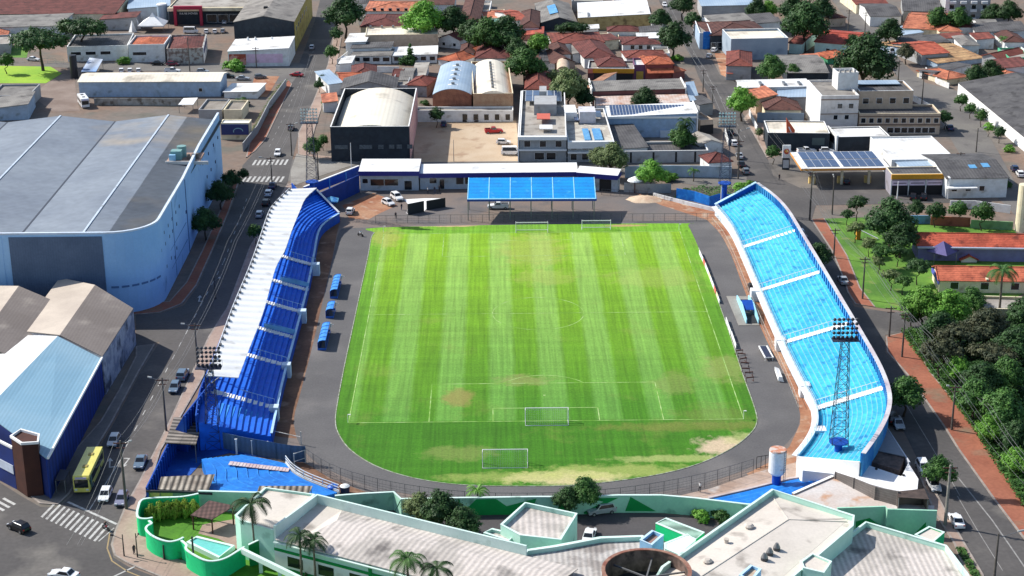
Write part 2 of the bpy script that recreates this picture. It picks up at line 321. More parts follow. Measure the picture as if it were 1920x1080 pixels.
sheet('football_pitch',cat_rom([Vector((a,b,0))for a,b in IN_T],4,True),.024,turf)
b=MB();k_pts=[P(a,c_,0)for a,c_ in IN_T[1:28]];k_pts=cat_rom(k_pts,3);b.wall([(p.x,p.y)for p in k_pts],0,.09,.16)
o=b.build('track_kerb',mat('worn_kerb',A(200,205,190),A(140,150,110),ns=1.2));o['kind']='structure'
# --- pitch markings (worn chalk)
chalk=mat('worn_chalk',A(196,226,150),A(150,196,84),ns=.5,fine=.1,hard=.1,dirt=(.22,.47,A(126,180,60)))
PW,PL=33.94,104.33
b=MB();lw=.085
def ln(x0,y0,x1,y1):
 if abs(x1-x0)<1e-6:b.box(x0-lw,x0+lw,y0,y1,.026,.030)
 else:b.box(x0,x1,y0-lw,y0+lw,.0265,.0305)
ln(-PW,0,PW,0);ln(-PW,PL,PW,PL);ln(-PW,.1,-PW,PL-.1);ln(PW,.1,PW,PL-.1);ln(-PW+.1,PL/2,PW-.1,PL/2)
for s_,y0 in((1,0),(-1,PL)):
 for hw,d in((20.16,16.5),(9.16,5.5)):
  ya,yb=sorted((y0+s_*.09,y0+s_*d));ln(-hw,ya,-hw,yb);ln(hw,ya,hw,yb);ln(-hw+.09,y0+s_*d,hw-.09,y0+s_*d)
 n=24;cy=y0+s_*11;a0=math.acos(5.5/9.15);b.wall([(9.15*math.sin(-a0+2*a0*i/n),cy+s_*9.15*math.cos(-a0+2*a0*i/n))for i in range(n+1)],.0272,.031,lw*2)
 b.obox((0,cy),(1,0),.2,.2,.0272,.0306)
b.wall([(9.15*math.cos(2*math.pi*i/72),PL/2+9.15*math.sin(2*math.pi*i/72))for i in range(72)],.0276,.0314,lw*2,closed=True)
o=b.build('pitch_marking',chalk);o['kind']='structure'
# --- road markings
def stripes(name,a,bb,n,wfrac,da,m=mark,z=.016):
 """n bars between ground pixels a and bb, each running along pixel vector da"""
 b=MB();p0,p1=P(*a),P(*bb)
 for i in range(n):
  t0,t1=(i)/n,(i+wfrac)/n;q=[p0.lerp(p1,t0),p0.lerp(p1,t1)]
  c=P((a[0]+bb[0])/2,(a[1]+bb[1])/2);e=P((a[0]+bb[0])/2+da[0],(a[1]+bb[1])/2+da[1])-c
  vs=[q[0],q[1],q[1]+e,q[0]+e];b.add([(v.x,v.y,z)for v in vs],[(0,1,2,3)])
 o=b.build(name,m);o['kind']='structure'
stripes('crosswalk',(76,969),(184,1018),12,.42,(26,-28))
stripes('crosswalk',(-38,958),(14,930),5,.45,(22,12))
stripes('crosswalk',(472,310),(540,309),8,.5,(6,-10))
stripes('crosswalk',(452,341),(532,341),9,.5,(7,-10))
def line(name,pts,wd=.15,m=mark,z=.0165,dash=None):
 b=MB();q=[P(*p)for p in pts]
 if not dash:b.wall([(p.x,p.y)for p in q],z-.004,z,wd)
 else:
  for p,r in zip(q[:-1],q[1:]):
   L_=(r-p).length;k=0.
   while k<L_:
    a,c=p.lerp(r,k/L_),p.lerp(r,min(1,(k+dash[0])/L_));b.wall([(a.x,a.y),(c.x,c.y)],z-.004,z,wd);k+=dash[0]+dash[1]
 o=b.build(name,m);o['kind']='structure'
line('stop_line',[(127,941),(219,983)],.45)
line('lane_line',[(167,957),(226,862)],.16)
line('centre_line',[(236,838),(353,617),(420,490),(463,372)],.14,dash=(2.2,4.2))
line('edge_line',[(214,990),(185,1015)],.2)
line('edge_line',[(262,1058),(205,1085)],.3)
line('gutter_line',[(206,1000),(201,1028),(210,1052),(240,1072),(330,1108)],.22,mat('yellowish_line',A(196,168,120),A(170,150,112)))
line('centre_line',[(1788,885),(1860,975),(1912,1050),(1960,1120)],.22,mark_w)
line('edge_line',[(1795,930),(1830,990),(1880,1070)],.12,mark_w)
line('centre_line',[(1300,100),(1345,172),(1400,262)],.14,mark_w,dash=(2.5,4))
line('centre_line',[(505,275),(558,165),(590,90)],.14,mark_w,dash=(2.5,4))
line('parking_line',[(1700,760),(1760,860),(1800,930)],.12,mark_w)
def arrow(x,y,ang):
 b=MB();c=P(x,y);u=Vector((math.cos(ang),math.sin(ang),0));n=Vector((-u.y,u.x,0));z=.018
 def F(pp):b.add([(c.x+u.x*a+n.x*d,c.y+u.y*a+n.y*d,z)for a,d in pp],[tuple(range(len(pp)))])
 F([(-1.8,-.12),(.6,-.12),(.6,.12),(-1.8,.12)]);F([(.62,-.5),(2.0,0),(.62,.5)]);F([(-1.8,-.14),(-1.8,-.9),(-1.45,-.9),(-1.45,-.14)])
 o=b.build('lane_arrow',mark);o['kind']='structure'
arrow(206,868,R(100));arrow(236,868,R(262));arrow(374,560,R(95))
# ================================================================== THE STADIUM
blue=mat('royal_blue_paint',A(10,84,190,.8),A(8,74,170,.8),ns=.4,rough=.6,fine=.07,dirt=(.5,.6,A(30,96,190,.7)))
blue_d=mat('dark_blue_paint',A(20,62,150,.8),A(16,52,132,.8),ns=.4,rough=.6,fine=.05)
blue_l=mat('sky_blue_paint',A(84,214,244,.72),A(58,192,238,.72),ns=.12,rough=.8,fine=.2,fs=1.1,dirt=(.6,.55,A(44,150,208,.7)))
blue_m=mat('bright_blue_paint',A(20,130,225,.8),A(14,112,205,.8),ns=.3,rough=.6,fine=.12,fs=1.5,dirt=(.7,.56,A(50,150,232,.8)))
edge_l=mat('pale_step_edge',A(168,226,244),A(120,204,238),ns=.6,fine=.05)
fascia=plain('navy_fascia',A(26,36,140,.8),.5)
rib_w=mat('white_roof_sheet',(.80,.80,.79,1),(.72,.72,.71,1),ns=.15,fine=.04,rough=.5,dirt=(.25,.6,(.5,.49,.47,1)))
def W2(l):return[Vector((a,b_,0))for a,b_ in l]
def resample(F,B,n=5):return cat_rom(W2(F),n),cat_rom(W2(B),n)
def rows_mesh(F,B,zf,zb,n,o,zbot=0.,edge=.16):
 """stepped terrace between front curve F and back curve B"""
 b=MB(o);m=len(F);dz=(zb-zf)/(n-1)
 for k in range(n):
  t0,t1=k/n,(k+1)/n;z=zf+dz*k;zl=z-dz if k else zbot
  for i in range(m-1):
   a0,b0=F[i].lerp(B[i],t0),F[i+1].lerp(B[i+1],t0);a1,b1=F[i].lerp(B[i],t1),F[i+1].lerp(B[i+1],t1)
   te=t0+edge*(t1-t0)/1.0
   ae,be=F[i].lerp(B[i],te),F[i+1].lerp(B[i+1],te)
   V=lambda p,zz:(p.x,p.y,zz)
   b.add([V(a0,zl),V(b0,zl),V(b0,z),V(a0,z)],[(0,1,2,3)],0)
   b.add([V(a0,z),V(b0,z),V(be,z),V(ae,z)],[(0,1,2,3)],1)
   b.add([V(ae,z),V(be,z),V(b1,z),V(a1,z)],[(0,1,2,3)],0)
 for i,s_ in((0,1),(m-1,-1)):
  for k in range(n):
   z=zf+dz*k;p,q=F[i].lerp(B[i],k/n),F[i].lerp(B[i],(k+1)/n)
   b.add([(p.x,p.y,zbot),(q.x,q.y,zbot),(q.x,q.y,z),(p.x,p.y,z)],[(0,1,2,3)],0)
 for i in range(m-1):
  b.add([(B[i].x,B[i].y,zbot),(B[i+1].x,B[i+1].y,zbot),(B[i+1].x,B[i+1].y,zb),(B[i].x,B[i].y,zb)],[(0,1,2,3)],0)
 return b
def aisle(p,q,zf,zb,n,wd,o):
 b=MB(o);p,q=Vector((p[0],p[1],0)),Vector((q[0],q[1],0));dz=(zb-zf)/(n-1);L_=(q-p).length;st=L_/n
 for k in range(n):
  for h_ in(0,1):
   t=(k+.25+.5*h_)/n;c=p.lerp(q,t);z=zf+dz*k
   c=c-(q-p).normalized()*(.05 if not h_ else 0);b.obox((c.x,c.y),(q-p),st*.25+.03,wd/2,z-(dz*.55 if(k and not h_)else-.003),z+.04+h_*dz*.5)
 return b
def railing(pts,z,h,r=.05,n_r=2,o=(0,0,0),step=2.0):
 b=MB(o);pts=[Vector((p[0],p[1],0))for p in pts]
 for k in range(n_r):
  zz=z+h*(k+1)/n_r
  for p,q in zip(pts[:-1],pts[1:]):b.bar((p.x,p.y,zz),(q.x,q.y,zz),r)
 acc=0.
 for p,q in zip(pts[:-1],pts[1:]):
  L_=(q-p).length;t=-acc%step
  while t<L_:c=p.lerp(q,t/L_);b.bar((c.x,c.y,z),(c.x,c.y,z+h),r);t+=step
  acc+=L_
 return b
# --- east stand, open terrace
EF=[(43.6,116.5),(44.8,107),(45.4,98),(45.5,82),(45.4,60),(45.4,40),(45.5,24),(45.9,10),(46.2,0),(45.2,-7),(43.0,-13),(39.9,-19)]
EB=[(53.4,119.5),(55.8,109),(57.0,98),(57.3,82),(57.6,60),(57.8,40),(58.0,22),(58.0,7),(57.2,-4),(55.4,-12),(52.2,-20),(47.9,-28.4)]
F_,B_=resample(EF,EB);o=thing('terrace_stand','long open stand with sky blue terraced rows and white stairways east of the pitch','grandstand',(50,50,0))
o_=o.location
rows_mesh(F_,B_,1.7,5.3,14,o_).build('seating_rows',[blue_l,edge_l],o)
b=MB(o_);b.wall([(p.x,p.y)for p in F_],0,2.35,.3);b.build('front_wall',paint(206,226,240),o)
b=MB(o_);b.wall([(p.x-.55,p.y)for p in F_],2.0,2.12,.9);b.build('front_ledge',white,o)
bo=[(B_[i].lerp(F_[i],-.02))for i in range(len(B_))]
b=MB(o_);b.wall([(p.x,p.y)for p in bo],0,6.9,.25)
for i in range(0,len(bo)-1):
 for t in(.2,.7):
  c=bo[i].lerp(bo[i+1],t);d=bo[i+1]-bo[i];nrm=Vector((d.y,-d.x,0)).normalized();c2=c+nrm*(.24 if nrm.x<0 else-.24)
  b.obox((c2.x,c2.y),d,.12,.14,5.3,6.8,0)
b.build('back_wall',mat('faded_blue_wall',A(40,140,226,.7),A(96,190,240,.7),ns=.25,fine=.1,dirt=(.4,.6,A(210,226,236,.7))),o)
b=MB(o_);b.wall([(p.x+.12,p.y)for p in bo],6.9,6.98,.75);b.build('coping',mat('chalky_coping',A(236,238,240),A(214,196,204),ns=.15,dirt=(.3,.6,A(140,160,190))),o)
e0,e1=Vector((*EF[-1],0)),Vector((*EB[-1],0));nn=Vector((-.76,-.65,0))*.2;b=MB(o_);b.wall([(e0.x+nn.x,e0.y+nn.y),(e1.x+nn.x,e1.y+nn.y)],0,[2.0,5.5],.2);b.build('white_end_wall',white,o)
b=MB(o_);b.wall([(EF[0][0],EF[0][1]+.3),(EB[0][0],EB[0][1]+.3)],0,[2.5,6.9],.45);b.build('end_wall',blue,o)
b=MB(o_);b.wall([(EF[0][0]-.1,EF[0][1]+.35),(EB[0][0],EB[0][1]+.35)],[2.5,6.9],[2.65,7.05],.8);b.build('end_coping',paint(176,214,240),o)
AE=[((1395,463),(1480,430)),((1440,543),(1525,511)),((1487,641),(1577,614)),((1538,766),(1640,727))]
for f_,k_ in AE:
 p,q=P(f_[0],f_[1],1.8),P(k_[0],k_[1],5.0);yv=p.y;yq=p.y+(q.y-p.y)*.15;p=Vector((45.45,p.y,0));q=Vector((57.7,yq,0))
 aisle(p,q,1.7,5.3,14,1.7,o_).build('stairway',white,o)
 b=MB(o_);
 for i in range(13):
  z=1.7+3.6*i/13;a,c=p.lerp(q,i/14),p.lerp(q,(i+1)/14);b.bar((a.x,a.y+1.1,z+.9),(c.x,c.y+1.1,z+1.18),.05);b.bar((a.x,a.y+1.1,z),(a.x,a.y+1.1,z+.9),.04)
 b.build('handrail',white,o)
for x,y in((1416,545),(1463,637),(1509,722),(1538,806)):
 p=P(x,y,2);b=MB(o_);b.box(p.x-.9,p.x+.9,p.y-1.0,p.y+1.0,0,2.3);b.build('landing_block',paint(232,234,238),o)
railing([(p.x,p.y)for p in F_[:]],2.36,.8,.04,2,o_,2.4).build('rail',paint(196,220,236),o)
# --- west stand, roofed
WF=[(-44.9,113.5),(-46.8,109),(-48.1,104),(-48.4,97),(-47.9,84),(-47.2,62),(-46.9,36),(-46.7,14),(-46.3,0),(-46.0,-8.6)]
WB=[(-50.6,120),(-54.6,113.5),(-57,105),(-58.3,96),(-58.6,84),(-58.6,62),(-58.6,36),(-58.6,14),(-58.6,0),(-57.6,-10.5)]
F_,B_=resample(WF,WB);w_=thing('roofed_stand','long roofed stand with royal blue rows under a white ribbed roof west of the pitch','grandstand',(-52,50,0));o_=w_.location
rows_mesh(F_,B_,1.7,5.0,12,o_).build('seating_rows',[mat('royal_row_paint',A(8,100,216,1),A(6,88,198,1),ns=.3,rough=.6,fine=.12,fs=1.4),mat('royal_row_edge',A(30,110,214,.9),A(16,92,196,.9),ns=.5)],w_)
b=MB(o_);b.wall([(p.x,p.y)for p in F_],0,2.1,.25);b.build('front_wall',blue,w_)
b=MB(o_);b.wall([(p.x,p.y)for p in F_],2.1,2.24,.42);b.build('front_coping',paint(170,206,236),w_)
b=MB(o_);bo=[(B_[i].lerp(F_[i],-.03))for i in range(len(B_))];b.wall([(p.x,p.y)for p in bo],0,6.4,.22)
for i in range(len(bo)-1):
 c=bo[i].lerp(bo[i+1],.5);b.obox((c.x+.22,c.y),bo[i+1]-bo[i],.15,.16,0,6.4)
b.build('back_wall',blue,w_)
b=MB(o_);b.wall([(WF[0][0],WF[0][1]+.2),(WB[0][0],WB[0][1]+.2)],0,[2.3,5.9],.3);b.wall([(WF[0][0],WF[0][1]+.2),(WB[0][0],WB[0][1]+.2)],[2.3,5.9],[2.4,6.0],.5,1);b.build('end_wall',[blue_d,white],w_)
RO=[(590,352,8.4),(545,355,8.8),(517,381,9),(505,400,9),(488,450,9),(470,500,9),(437,580,9),(408,660,9),(390,705,9)]
RI=[(594,352,8.2),(573,372,8),(562,396,8),(548,430,8),(534,470,8),(516,500+5,8),(494,580+4,8),(465,660,8),(447,708,8)]
OUTER=[P(*q)for q in RO[1:]];INNER=[P(*q)for q in RI]
OC=cat_rom(OUTER,10);IC=cat_rom(INNER,10)
def arclen_resample(pts,n):
 L_=[0]
 for a,c in zip(pts[:-1],pts[1:]):L_.append(L_[-1]+(c-a).length)
 out=[];j=0
 for i in range(n):
  s_=L_[-1]*i/(n-1)
  while j<len(L_)-2 and L_[j+1]<s_:j+=1
  out.append(pts[j].lerp(pts[j+1],(s_-L_[j])/max(1e-6,L_[j+1]-L_[j])))
 return out
NR=37*6+1;OC=arclen_resample(OC,NR);IC=arclen_resample(IC,NR)
prof=[0,.04,.13,.16,.13,.04]
b=MB(o_);vs=[]
for i in range(NR):
 dz=prof[i%6]
 vs+=[OC[i]+Vector((0,0,dz+.1)),IC[i]+Vector((0,0,dz*.45)),OC[i]+Vector((0,0,dz-.05)),IC[i]+Vector((0,0,dz*.45-.14))]
fs_=[]
for i in range(NR-1):
 k=4*i;fs_+=[(k,k+1,k+5,k+4),(k+2,k+6,k+7,k+3),(k,k+4,k+6,k+2),(k+1,k+3,k+7,k+5)]
fs_+=[(0,2,3,1),(4*NR-4,4*NR-3,4*NR-1,4*NR-2)]
b.add(vs,fs_);b.build('roof',rib_w,w_)
b=MB(o_)
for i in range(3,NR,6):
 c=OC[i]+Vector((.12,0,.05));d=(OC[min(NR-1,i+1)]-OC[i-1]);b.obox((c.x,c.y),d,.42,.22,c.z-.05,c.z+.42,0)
b.build('rib_ends',plain('rib_shadow_gap',A(96,98,104),.8),w_)['kind']='stuff'  # dark grey boxes, shade of the rib-end openings put into their colour
b=MB(o_);b.wall([(p.x-.25,p.y)for p in OC[::6]],8.7,9.15,.14);b.build('gutter',paint(214,222,230),w_)
b=MB(o_)
for i in range(0,NR,12):
 c=OC[i];e=IC[i];b.bar((c.x-.3,c.y,0),(c.x-.3,c.y,8.8),.18);b.bar((c.x-.3,c.y,8.6),(e.x,e.y,7.8),.13);b.bar((c.x-.3,c.y,6.2),(c.lerp(e,.5).x,c.lerp(e,.5).y,8.1),.1)
b.build('roof_frame',steel,w_)
for i_,(x,y,k)in enumerate([(575,494,0),(563,540,1),(549,581,0),(535,629,1),(518,681,0),(492,760,0)]):
 yv=P(x,y,2.1).y;p,q=Vector((-47.0,yv,0)),Vector((-58.6,yv+.1,0));aisle(p,q,1.7,5.0,12,1.5,o_).build('stairway',white,w_)
 b=MB(o_)
 for i in range(6):
  z=1.7+3.3*i/11+.0;a,c=p.lerp(q,i/12),p.lerp(q,(i+1)/12);b.bar((a.x,a.y+1.3,z+1.0),(c.x,c.y+1.3,z+1.3),.05);b.bar((a.x,a.y+1.3,z),(a.x,a.y+1.3,z+1),.04)
 if k:b.wall([(p.x,p.y+1.0),(p.lerp(q,.5).x,p.y+1.0)],[1.9,3.4],[2.9,4.3],.05)
 b.build('handrail',paint(120,176,220)if k else paint(176,210,238),w_)
 if i_ in(0,2,4,5):
  b=MB(o_);b.box(-47.6,-46.0,yv-2.2,yv-.6,0,2.6);b.build('landing_block',paint(196,216,234),w_)
b=MB(o_)
for k in range(9):
 z=1.7+.3*k;x0=-47.1-.96*k;b.box(x0-.62,x0-.06,-8.3-.12*k,-.6,z+.004,z+.09)
b.build('sunlit_bench',mat('light_blue_bench',A(66,160,240,.75),A(40,136,226,.75),ns=.6,fine=.1),w_)  # lighter blue strips: sunlight on the south-end rows put into the colour
# --- perimeter wall, gates and terraces at the south-west corner
pw=thing('perimeter_wall','royal blue ribbed boundary wall along the avenue pavement by the corrugated shed roofs','wall',(-61,-20,0));o_=pw.location
path=[P(274,914,3.5),P(293,876,3.5),P(312,837,3.5),P(328,806,3.6)];path=[(p.x,p.y)for p in path]
b=MB(o_);b.wall(path,0,3.5,.2)
for i in range(14):
 t=i/13;p=Vector(path[0]).lerp(Vector(path[-1]),t);b.box(p.x+.12,p.x+.3,p.y-.1,p.y+.1,0,3.4)
b.build('wall',blue,pw)
b=MB(o_);p2=[P(344,780,6.5),P(372,745,6.5),P(400,711,6.5)];p2=[(p.x,p.y)for p in p2];b.wall([(path[-1][0],path[-1][1]),p2[0]],0,[3.5,6.5],.2);b.wall(p2,0,6.5,.2)
for i in range(12):
 t=i/11;p=Vector(p2[0]).lerp(Vector(p2[-1]),t);b.box(p.x+.12,p.x+.34,p.y-.12,p.y+.12,0,6.4)
b.build('tall_wall',blue,pw)
b=MB(o_);q0=P(274,916,3.4);q1=P(330,919,3.2);q2=P(398,925,3.0);b.wall([(q0.x,q0.y),(q1.x,q1.y),(q2.x,q2.y)],2.75,3.1,.2);b.build('south_wall',plain('dark_render',A(66,66,72),.9),pw)
def px_roof(name,label,px,zs,m,cat='shed',t=.12,legs=True,wallm=None,grp=None,walls=None):
 pts=[P(x,y,z)for(x,y),z in zip(px,zs)];c=sum(pts,Vector())/len(pts);c.z=0
 o=thing(name,label,cat,c,0,grp);b=MB(c);b.slab(pts,t);b.build('roof',m,o)
 if legs:
  for p in pts:
   q=p.lerp(Vector((c.x,c.y,p.z)),.06);b=MB(c);b.bar((q.x,q.y,0),(q.x,q.y,p.z-t),.08,n=6);b.build('post',steel,o)
 if wallm:
  n=len(pts);b=MB(c);q=[p.lerp(Vector((c.x,c.y,p.z)),.04)for p in pts];seq=walls or range(n)
  for i in seq:b.wall([(q[i].x,q[i].y),(q[(i+1)%n].x,q[(i+1)%n].y)],0,[q[i].z-t-.01,q[(i+1)%n].z-t-.01],.15)
  b.build('wall',wallm,o)
 return o
def corr(name,c1,c2,ax,per,dk,**k):return mat(name,c1,c2,ns=.2,wave=(ax,per,dk),bump=.5,fine=.08,dirt=(.4,.58,tuple(v*.6 for v in c1[:3])+(1,)),**k)
px_roof('corrugated_shed','grey shed with corrugated sheets against the blue boundary wall beside the avenue pavement',[(309,830),(367,834),(381,784),(326,782)],[3.7,3.4,3.4,3.9],corr('fibre_cement_deep',A(168,158,148),A(124,116,108),'Y',1.25,.75))
px_roof('corrugated_shed','weathered ribbed roof over the blue south-west corner above the yellow wall',[(296,917),(390,921),(403,889),(302,894)],[3.2,3.0,3.2,3.4],corr('fibre_cement_slant',A(196,186,170),A(126,112,100),'X',.95,.85))
px_roof('lean_to_roof','narrow ribbed lean-to behind the pale hospital roof beside two water tanks',[(482,922),(578,928),(586,911),(486,911)],[3.0,3.0,3.2,3.2],corr('fibre_cement_slant',A(196,186,170),A(126,112,100),'X',.95,.85))
b=MB();a0,a1,a2=P(274,919,2.7),P(324,921,2.7),P(398,927,2.7);b.wall([(a0.x,a0.y),(a1.x,a1.y)],0,2.7,.24,0);b.wall([(a1.x,a1.y),(a2.x,a2.y)],0,2.7,.24,1)
b.o=Vector(((a0.x+a1.x)/2,a0.y,0));b.v=[v-b.o for v in b.v];tag(b.build('low_wall',[paint(240,200,130),paint(160,150,150)]),'low wall half yellow half grey below the weathered ribbed roof','wall')
cw=thing('corner_terrace','bright blue corner terrace at the south-west bend of the track','grandstand',(-48,-22,0));o_=cw.location
tf=[P(x,y,1.2)for x,y in((452,850),(532,866),(546,882),(575,899),(632,921))];tb=[P(x,y,1.9)for x,y in((378,862),(386,884),(392,918),(480,934),(600,934))]
rows_mesh(cat_rom([Vector((p.x,p.y,0))for p in tf],5),cat_rom([Vector((p.x,p.y,0))for p in tb],5),1.0,2.0,8,o_,edge=.08).build('seating_rows',[blue_m,mat('light_blue_edge',A(60,150,235,.8),A(30,130,225,.8),ns=.5)],cw)
p,q=P(541,880,1.2),P(430,868,2.0);aisle(p,q,1.1,1.9,9,1.3,o_).build('stairway',mat('rosy_white_step',A(236,226,226),A(222,190,190),ns=.4),cw)
fr=[(x.x+.3,x.y+.2)for x in cat_rom([Vector((p.x,p.y,0))for p in tf[1:]],5)]
railing(fr,.3,1.9,.07,4,o_,2.2).build('rail',paint(214,222,228),cw)
b=MB(o_);b.wall(fr,0,1.1,.3);b.build('front_wall',paint(196,200,204),cw)
sheet('concourse',[(378,790),(410,775),(505,815),(530,862),(430,850),(385,860),(330,920),(276,914),(312,850),(345,790)],.03,mat('blue_floor',A(22,92,190,.8),A(18,76,160,.8),ns=.2,fine=.12,dirt=(.3,.56,A(40,120,210,.8))))
b=MB();fl=cat_rom([Vector((P(x,y).x,P(x,y).y,0))for x,y in((380,832),(417,841),(461,851),(510,860),(545,866),(574,868))],5);c=fl[10];b.o=Vector((c.x,c.y,0))
b.wall([(p.x,p.y)for p in fl],.1,3.0,.08)
for p in fl[::4]:b.bar((p.x+.02,p.y-.12,0),(p.x+.02,p.y-.12,3.1),.06)
tag(b.build('sheet_metal_fence',mat('blue_grey_sheet',A(104,136,170),A(84,116,152),ns=.15,rough=.5,wave=('X',.9,.12))),'curved blue-grey sheet metal fence closing the south end of the roofed stand','fence')
for i,(x,y)in enumerate(((444,851),(474,853),(502,856),(530,862))):
 p=P(x,y);b=MB(p);b.box(p.x-.14,p.x+.14,p.y-.14,p.y+.14,0,2.6);b.box(p.x-.2,p.x+.2,p.y-.2,p.y+.2,2.6,2.7)
 tag(b.build('white_post',white),['leftmost of the four white posts before the curved metal fence','second from the left of the four white posts before the curved metal fence','third from the left of the four white posts before the curved metal fence','rightmost of the four white posts before the curved metal fence'][i],'post','white posts before the curved fence')
def tank(x,y,r,h,m,label,lid=None):
 p=P(x,y);o=thing('water_tank',label,'water tank',p,0,'rooftop and yard water tanks');b=MB();b.cyl((0,0),r*.88,0,h*.8,24,0,r);b.cyl((0,0),r*1.03,h*.8,h*.86,24);b.build('tank',m,o,False)
 b=MB();b.cyl((0,0),r,h*.86,h,24,0,r*.55);b.cyl((0,0),r*.3,h,h*1.05,16);b.build('lid',lid or m,o);return o
tank(624,925,.78,1.5,plain('tank_blue',A(30,110,220,.8),.45),'round blue water tank left of the white one by the track bend')
tank(647,925,.78,1.5,plain('tank_navy',A(30,50,90,.8),.45),'dark water tank with white lid right of the blue one by the track bend',white)
# --- white water tower on a blue column
p=P(1455,914);hh=hgt(1455,914,842);o=thing('water_tower','white cylindrical water tower with rusty top on a blue column by the track','water tower',p)
b=MB();b.cyl((0,0),.72,0,hh*.42,16);b.build('column',blue,o)
b=MB();b.cyl((0,0),1.32,hh*.42,hh-.25,28);b.cyl((0,0),1.0,hh*.36,hh*.42,20,0,1.32);b.build('tank',mat('rust_streaked_white',(.78,.78,.77,1),(.7,.7,.68,1),ns=.6,dirt=(.9,.62,A(190,120,80))),o)
b=MB();b.cyl((0,0),1.36,hh-.25,hh,28,0,1.3);b.build('lid',mat('rusty_lid',A(226,150,116),A(236,220,210),ns=1.1,hard=.06),o)
b=MB();b.bar((1.25,-.6,0),(1.25,-.6,hh),.04);b.bar((.9,-1.0,0),(.9,-1.0,hh),.04)
for k in range(18):b.bar((1.25,-.6,.4*k+.2),(.9,-1.0,.4*k+.2),.03)
b.build('ladder',steel,o)
# --- floodlight towers
def floodlight(x,y,ytop,label,ped,face=1):
 H=hgt(x,y,ytop);o=thing('floodlight_tower',label,'floodlight tower',P(x,y));lat=plain('tower_steel',A(58,66,92),.6,.3)
 z0=ped;w0,w1=1.3,.55;zt=H-3.4
 if ped:b=MB();b.cyl((0,0),.62,0,ped,16);b.cyl((0,0),1.55,ped,ped+.18,20);b.build('pedestal',blue,o)
 b=MB();n=int((zt-z0)/1.5)
 for i in range(n):
  za,zb_=z0+(zt-z0)*i/n,z0+(zt-z0)*(i+1)/n;wa,wb=w0+(w1-w0)*i/n,w0+(w1-w0)*(i+1)/n
  ca=[Vector((sx*wa,sy*wa,za))for sx,sy in((1,1),(-1,1),(-1,-1),(1,-1))];cb=[Vector((sx*wb,sy*wb,zb_))for sx,sy in((1,1),(-1,1),(-1,-1),(1,-1))]
  for k in range(4):
   b.bar(ca[k],cb[k],.055);b.bar(ca[k],ca[(k+1)%4],.035);b.bar(ca[k],cb[(k+1)%4],.03);b.bar(ca[(k+1)%4],cb[k],.03)
 b.build('lattice_mast',lat,o)
 b=MB()
 for a in(-.9,.9):b.bar((a,0,zt-.3),(a,0,H),.07)
 for k in range(5):b.bar((-1.9,.15,zt+.2+.75*k),(1.9,.15,zt+.2+.75*k),.05)
 b.box(-2.1,2.1,-.9,.8,zt-.12,zt-.04)
 for s_ in(-1,1):b.bar((-2.1,s_*.85,zt+.9),(2.1,s_*.85,zt+.9),.035);[b.bar((-2.1+4.2*j/5,s_*.85,zt-.1),(-2.1+4.2*j/5,s_*.85,zt+.9),.03)for j in range(6)]
 b.build('lamp_frame',lat,o)
 for k in range(5):
  for j in range(6):
   cx_=-1.75+.7*j;z=zt+.25+.75*k;b=MB((cx_,0,z));sgn=-1 if j%2 else 1;y0=.18
   b.bar((cx_,y0,z),(cx_,y0+face*.32,z-.12),.14,n=10,r2=.27);b.bar((cx_,y0+face*.33,z-.125),(cx_,y0+face*.36,z-.135),.26,1,n=10)
   l_=b.build('lamp',[plain('lamp_housing',A(44,46,54),.5),plain('lamp_lens',(.75,.78,.8,1),.2)],o);l_.location=(cx_,0,z)
 return o
floodlight(402,838,652,'dark lattice floodlight tower rising in front of the west stand roof',0)
floodlight(1569,884,598,'lattice floodlight tower on a blue pedestal standing in the east stand',5.2)
floodlight(588,402,203,'far floodlight tower with white lamps at the north-west corner of the stadium',8.0,-1)
floodlight(1357,392,210,'far floodlight tower with white lamps at the north-east corner of the stadium',6.4,-1)
# --- goals
def goal(c,w_g,h_g,d,s_,label,net=.5):
 """s_ = +1 when the net hangs towards +y"""
 o=thing('football_goal',label,'goal',(c[0],c[1],.02),0,'football goals');r=.07;x=w_g/2
 for sx in(-1,1):b=MB();b.bar((sx*x,0,0),(sx*x,0,h_g),r,n=8);b.build('post',white,o)
 b=MB();b.bar((-x-r,0,h_g),(x+r,0,h_g),r,n=8);b.build('crossbar',white,o)
 b=MB();b.bar((-x,s_*d,.06),(x,s_*d,.06),r*.9,n=6);
 for sx in(-1,1):b.bar((sx*x,0,.06),(sx*x,s_*d,.06),r*.8);b.bar((sx*x,0,h_g),(sx*x,s_*d*.45,h_g),.04);b.bar((sx*x,s_*d*.45,h_g),(sx*x,s_*d,.06),.04)
 b.build('back_frame',white,o)
 b=MB();g=.35
 def pt(u,v):
  L1=d*.45;L2=math.hypot(d*.55,h_g);t=v*(L1+L2)
  if t<L1:return Vector((u,s_*t,h_g))
  t=(t-L1)/L2;return Vector((u,s_*(d*.45+d*.55*t),h_g*(1-t)+.06*t))
 nu=int(w_g/g);nv=11
 for i in range(nu+1):
  u=-x+w_g*i/nu
  for j in range(nv):b.bar(pt(u,j/nv),pt(u,(j+1)/nv),.011,n=3)
 for j in range(nv+1):b.bar(pt(-x,j/nv),pt(x,j/nv),.011,n=3)
 for sx in(-1,1):
  for j in range(1,7):b.bar((sx*x,0,h_g*j/7),pt(sx*x,1-.62*j/7),.011,n=3)
 b.build('net',plain('net_cord',(.62,.64,.62,1),.8),o);return o
goal((0.05,-.0),7.32,2.44,2.0,-1,'large white goal with net on the near goal line')
goal((-.05,104.2),7.32,2.44,1.9,1,'left of the two far goals, standing on the far goal line')
p=P(1118,431);goal((p.x,p.y),6.6,2.2,1.6,1,'right of the two far goals, smaller and grey-white in the canopy shadow')
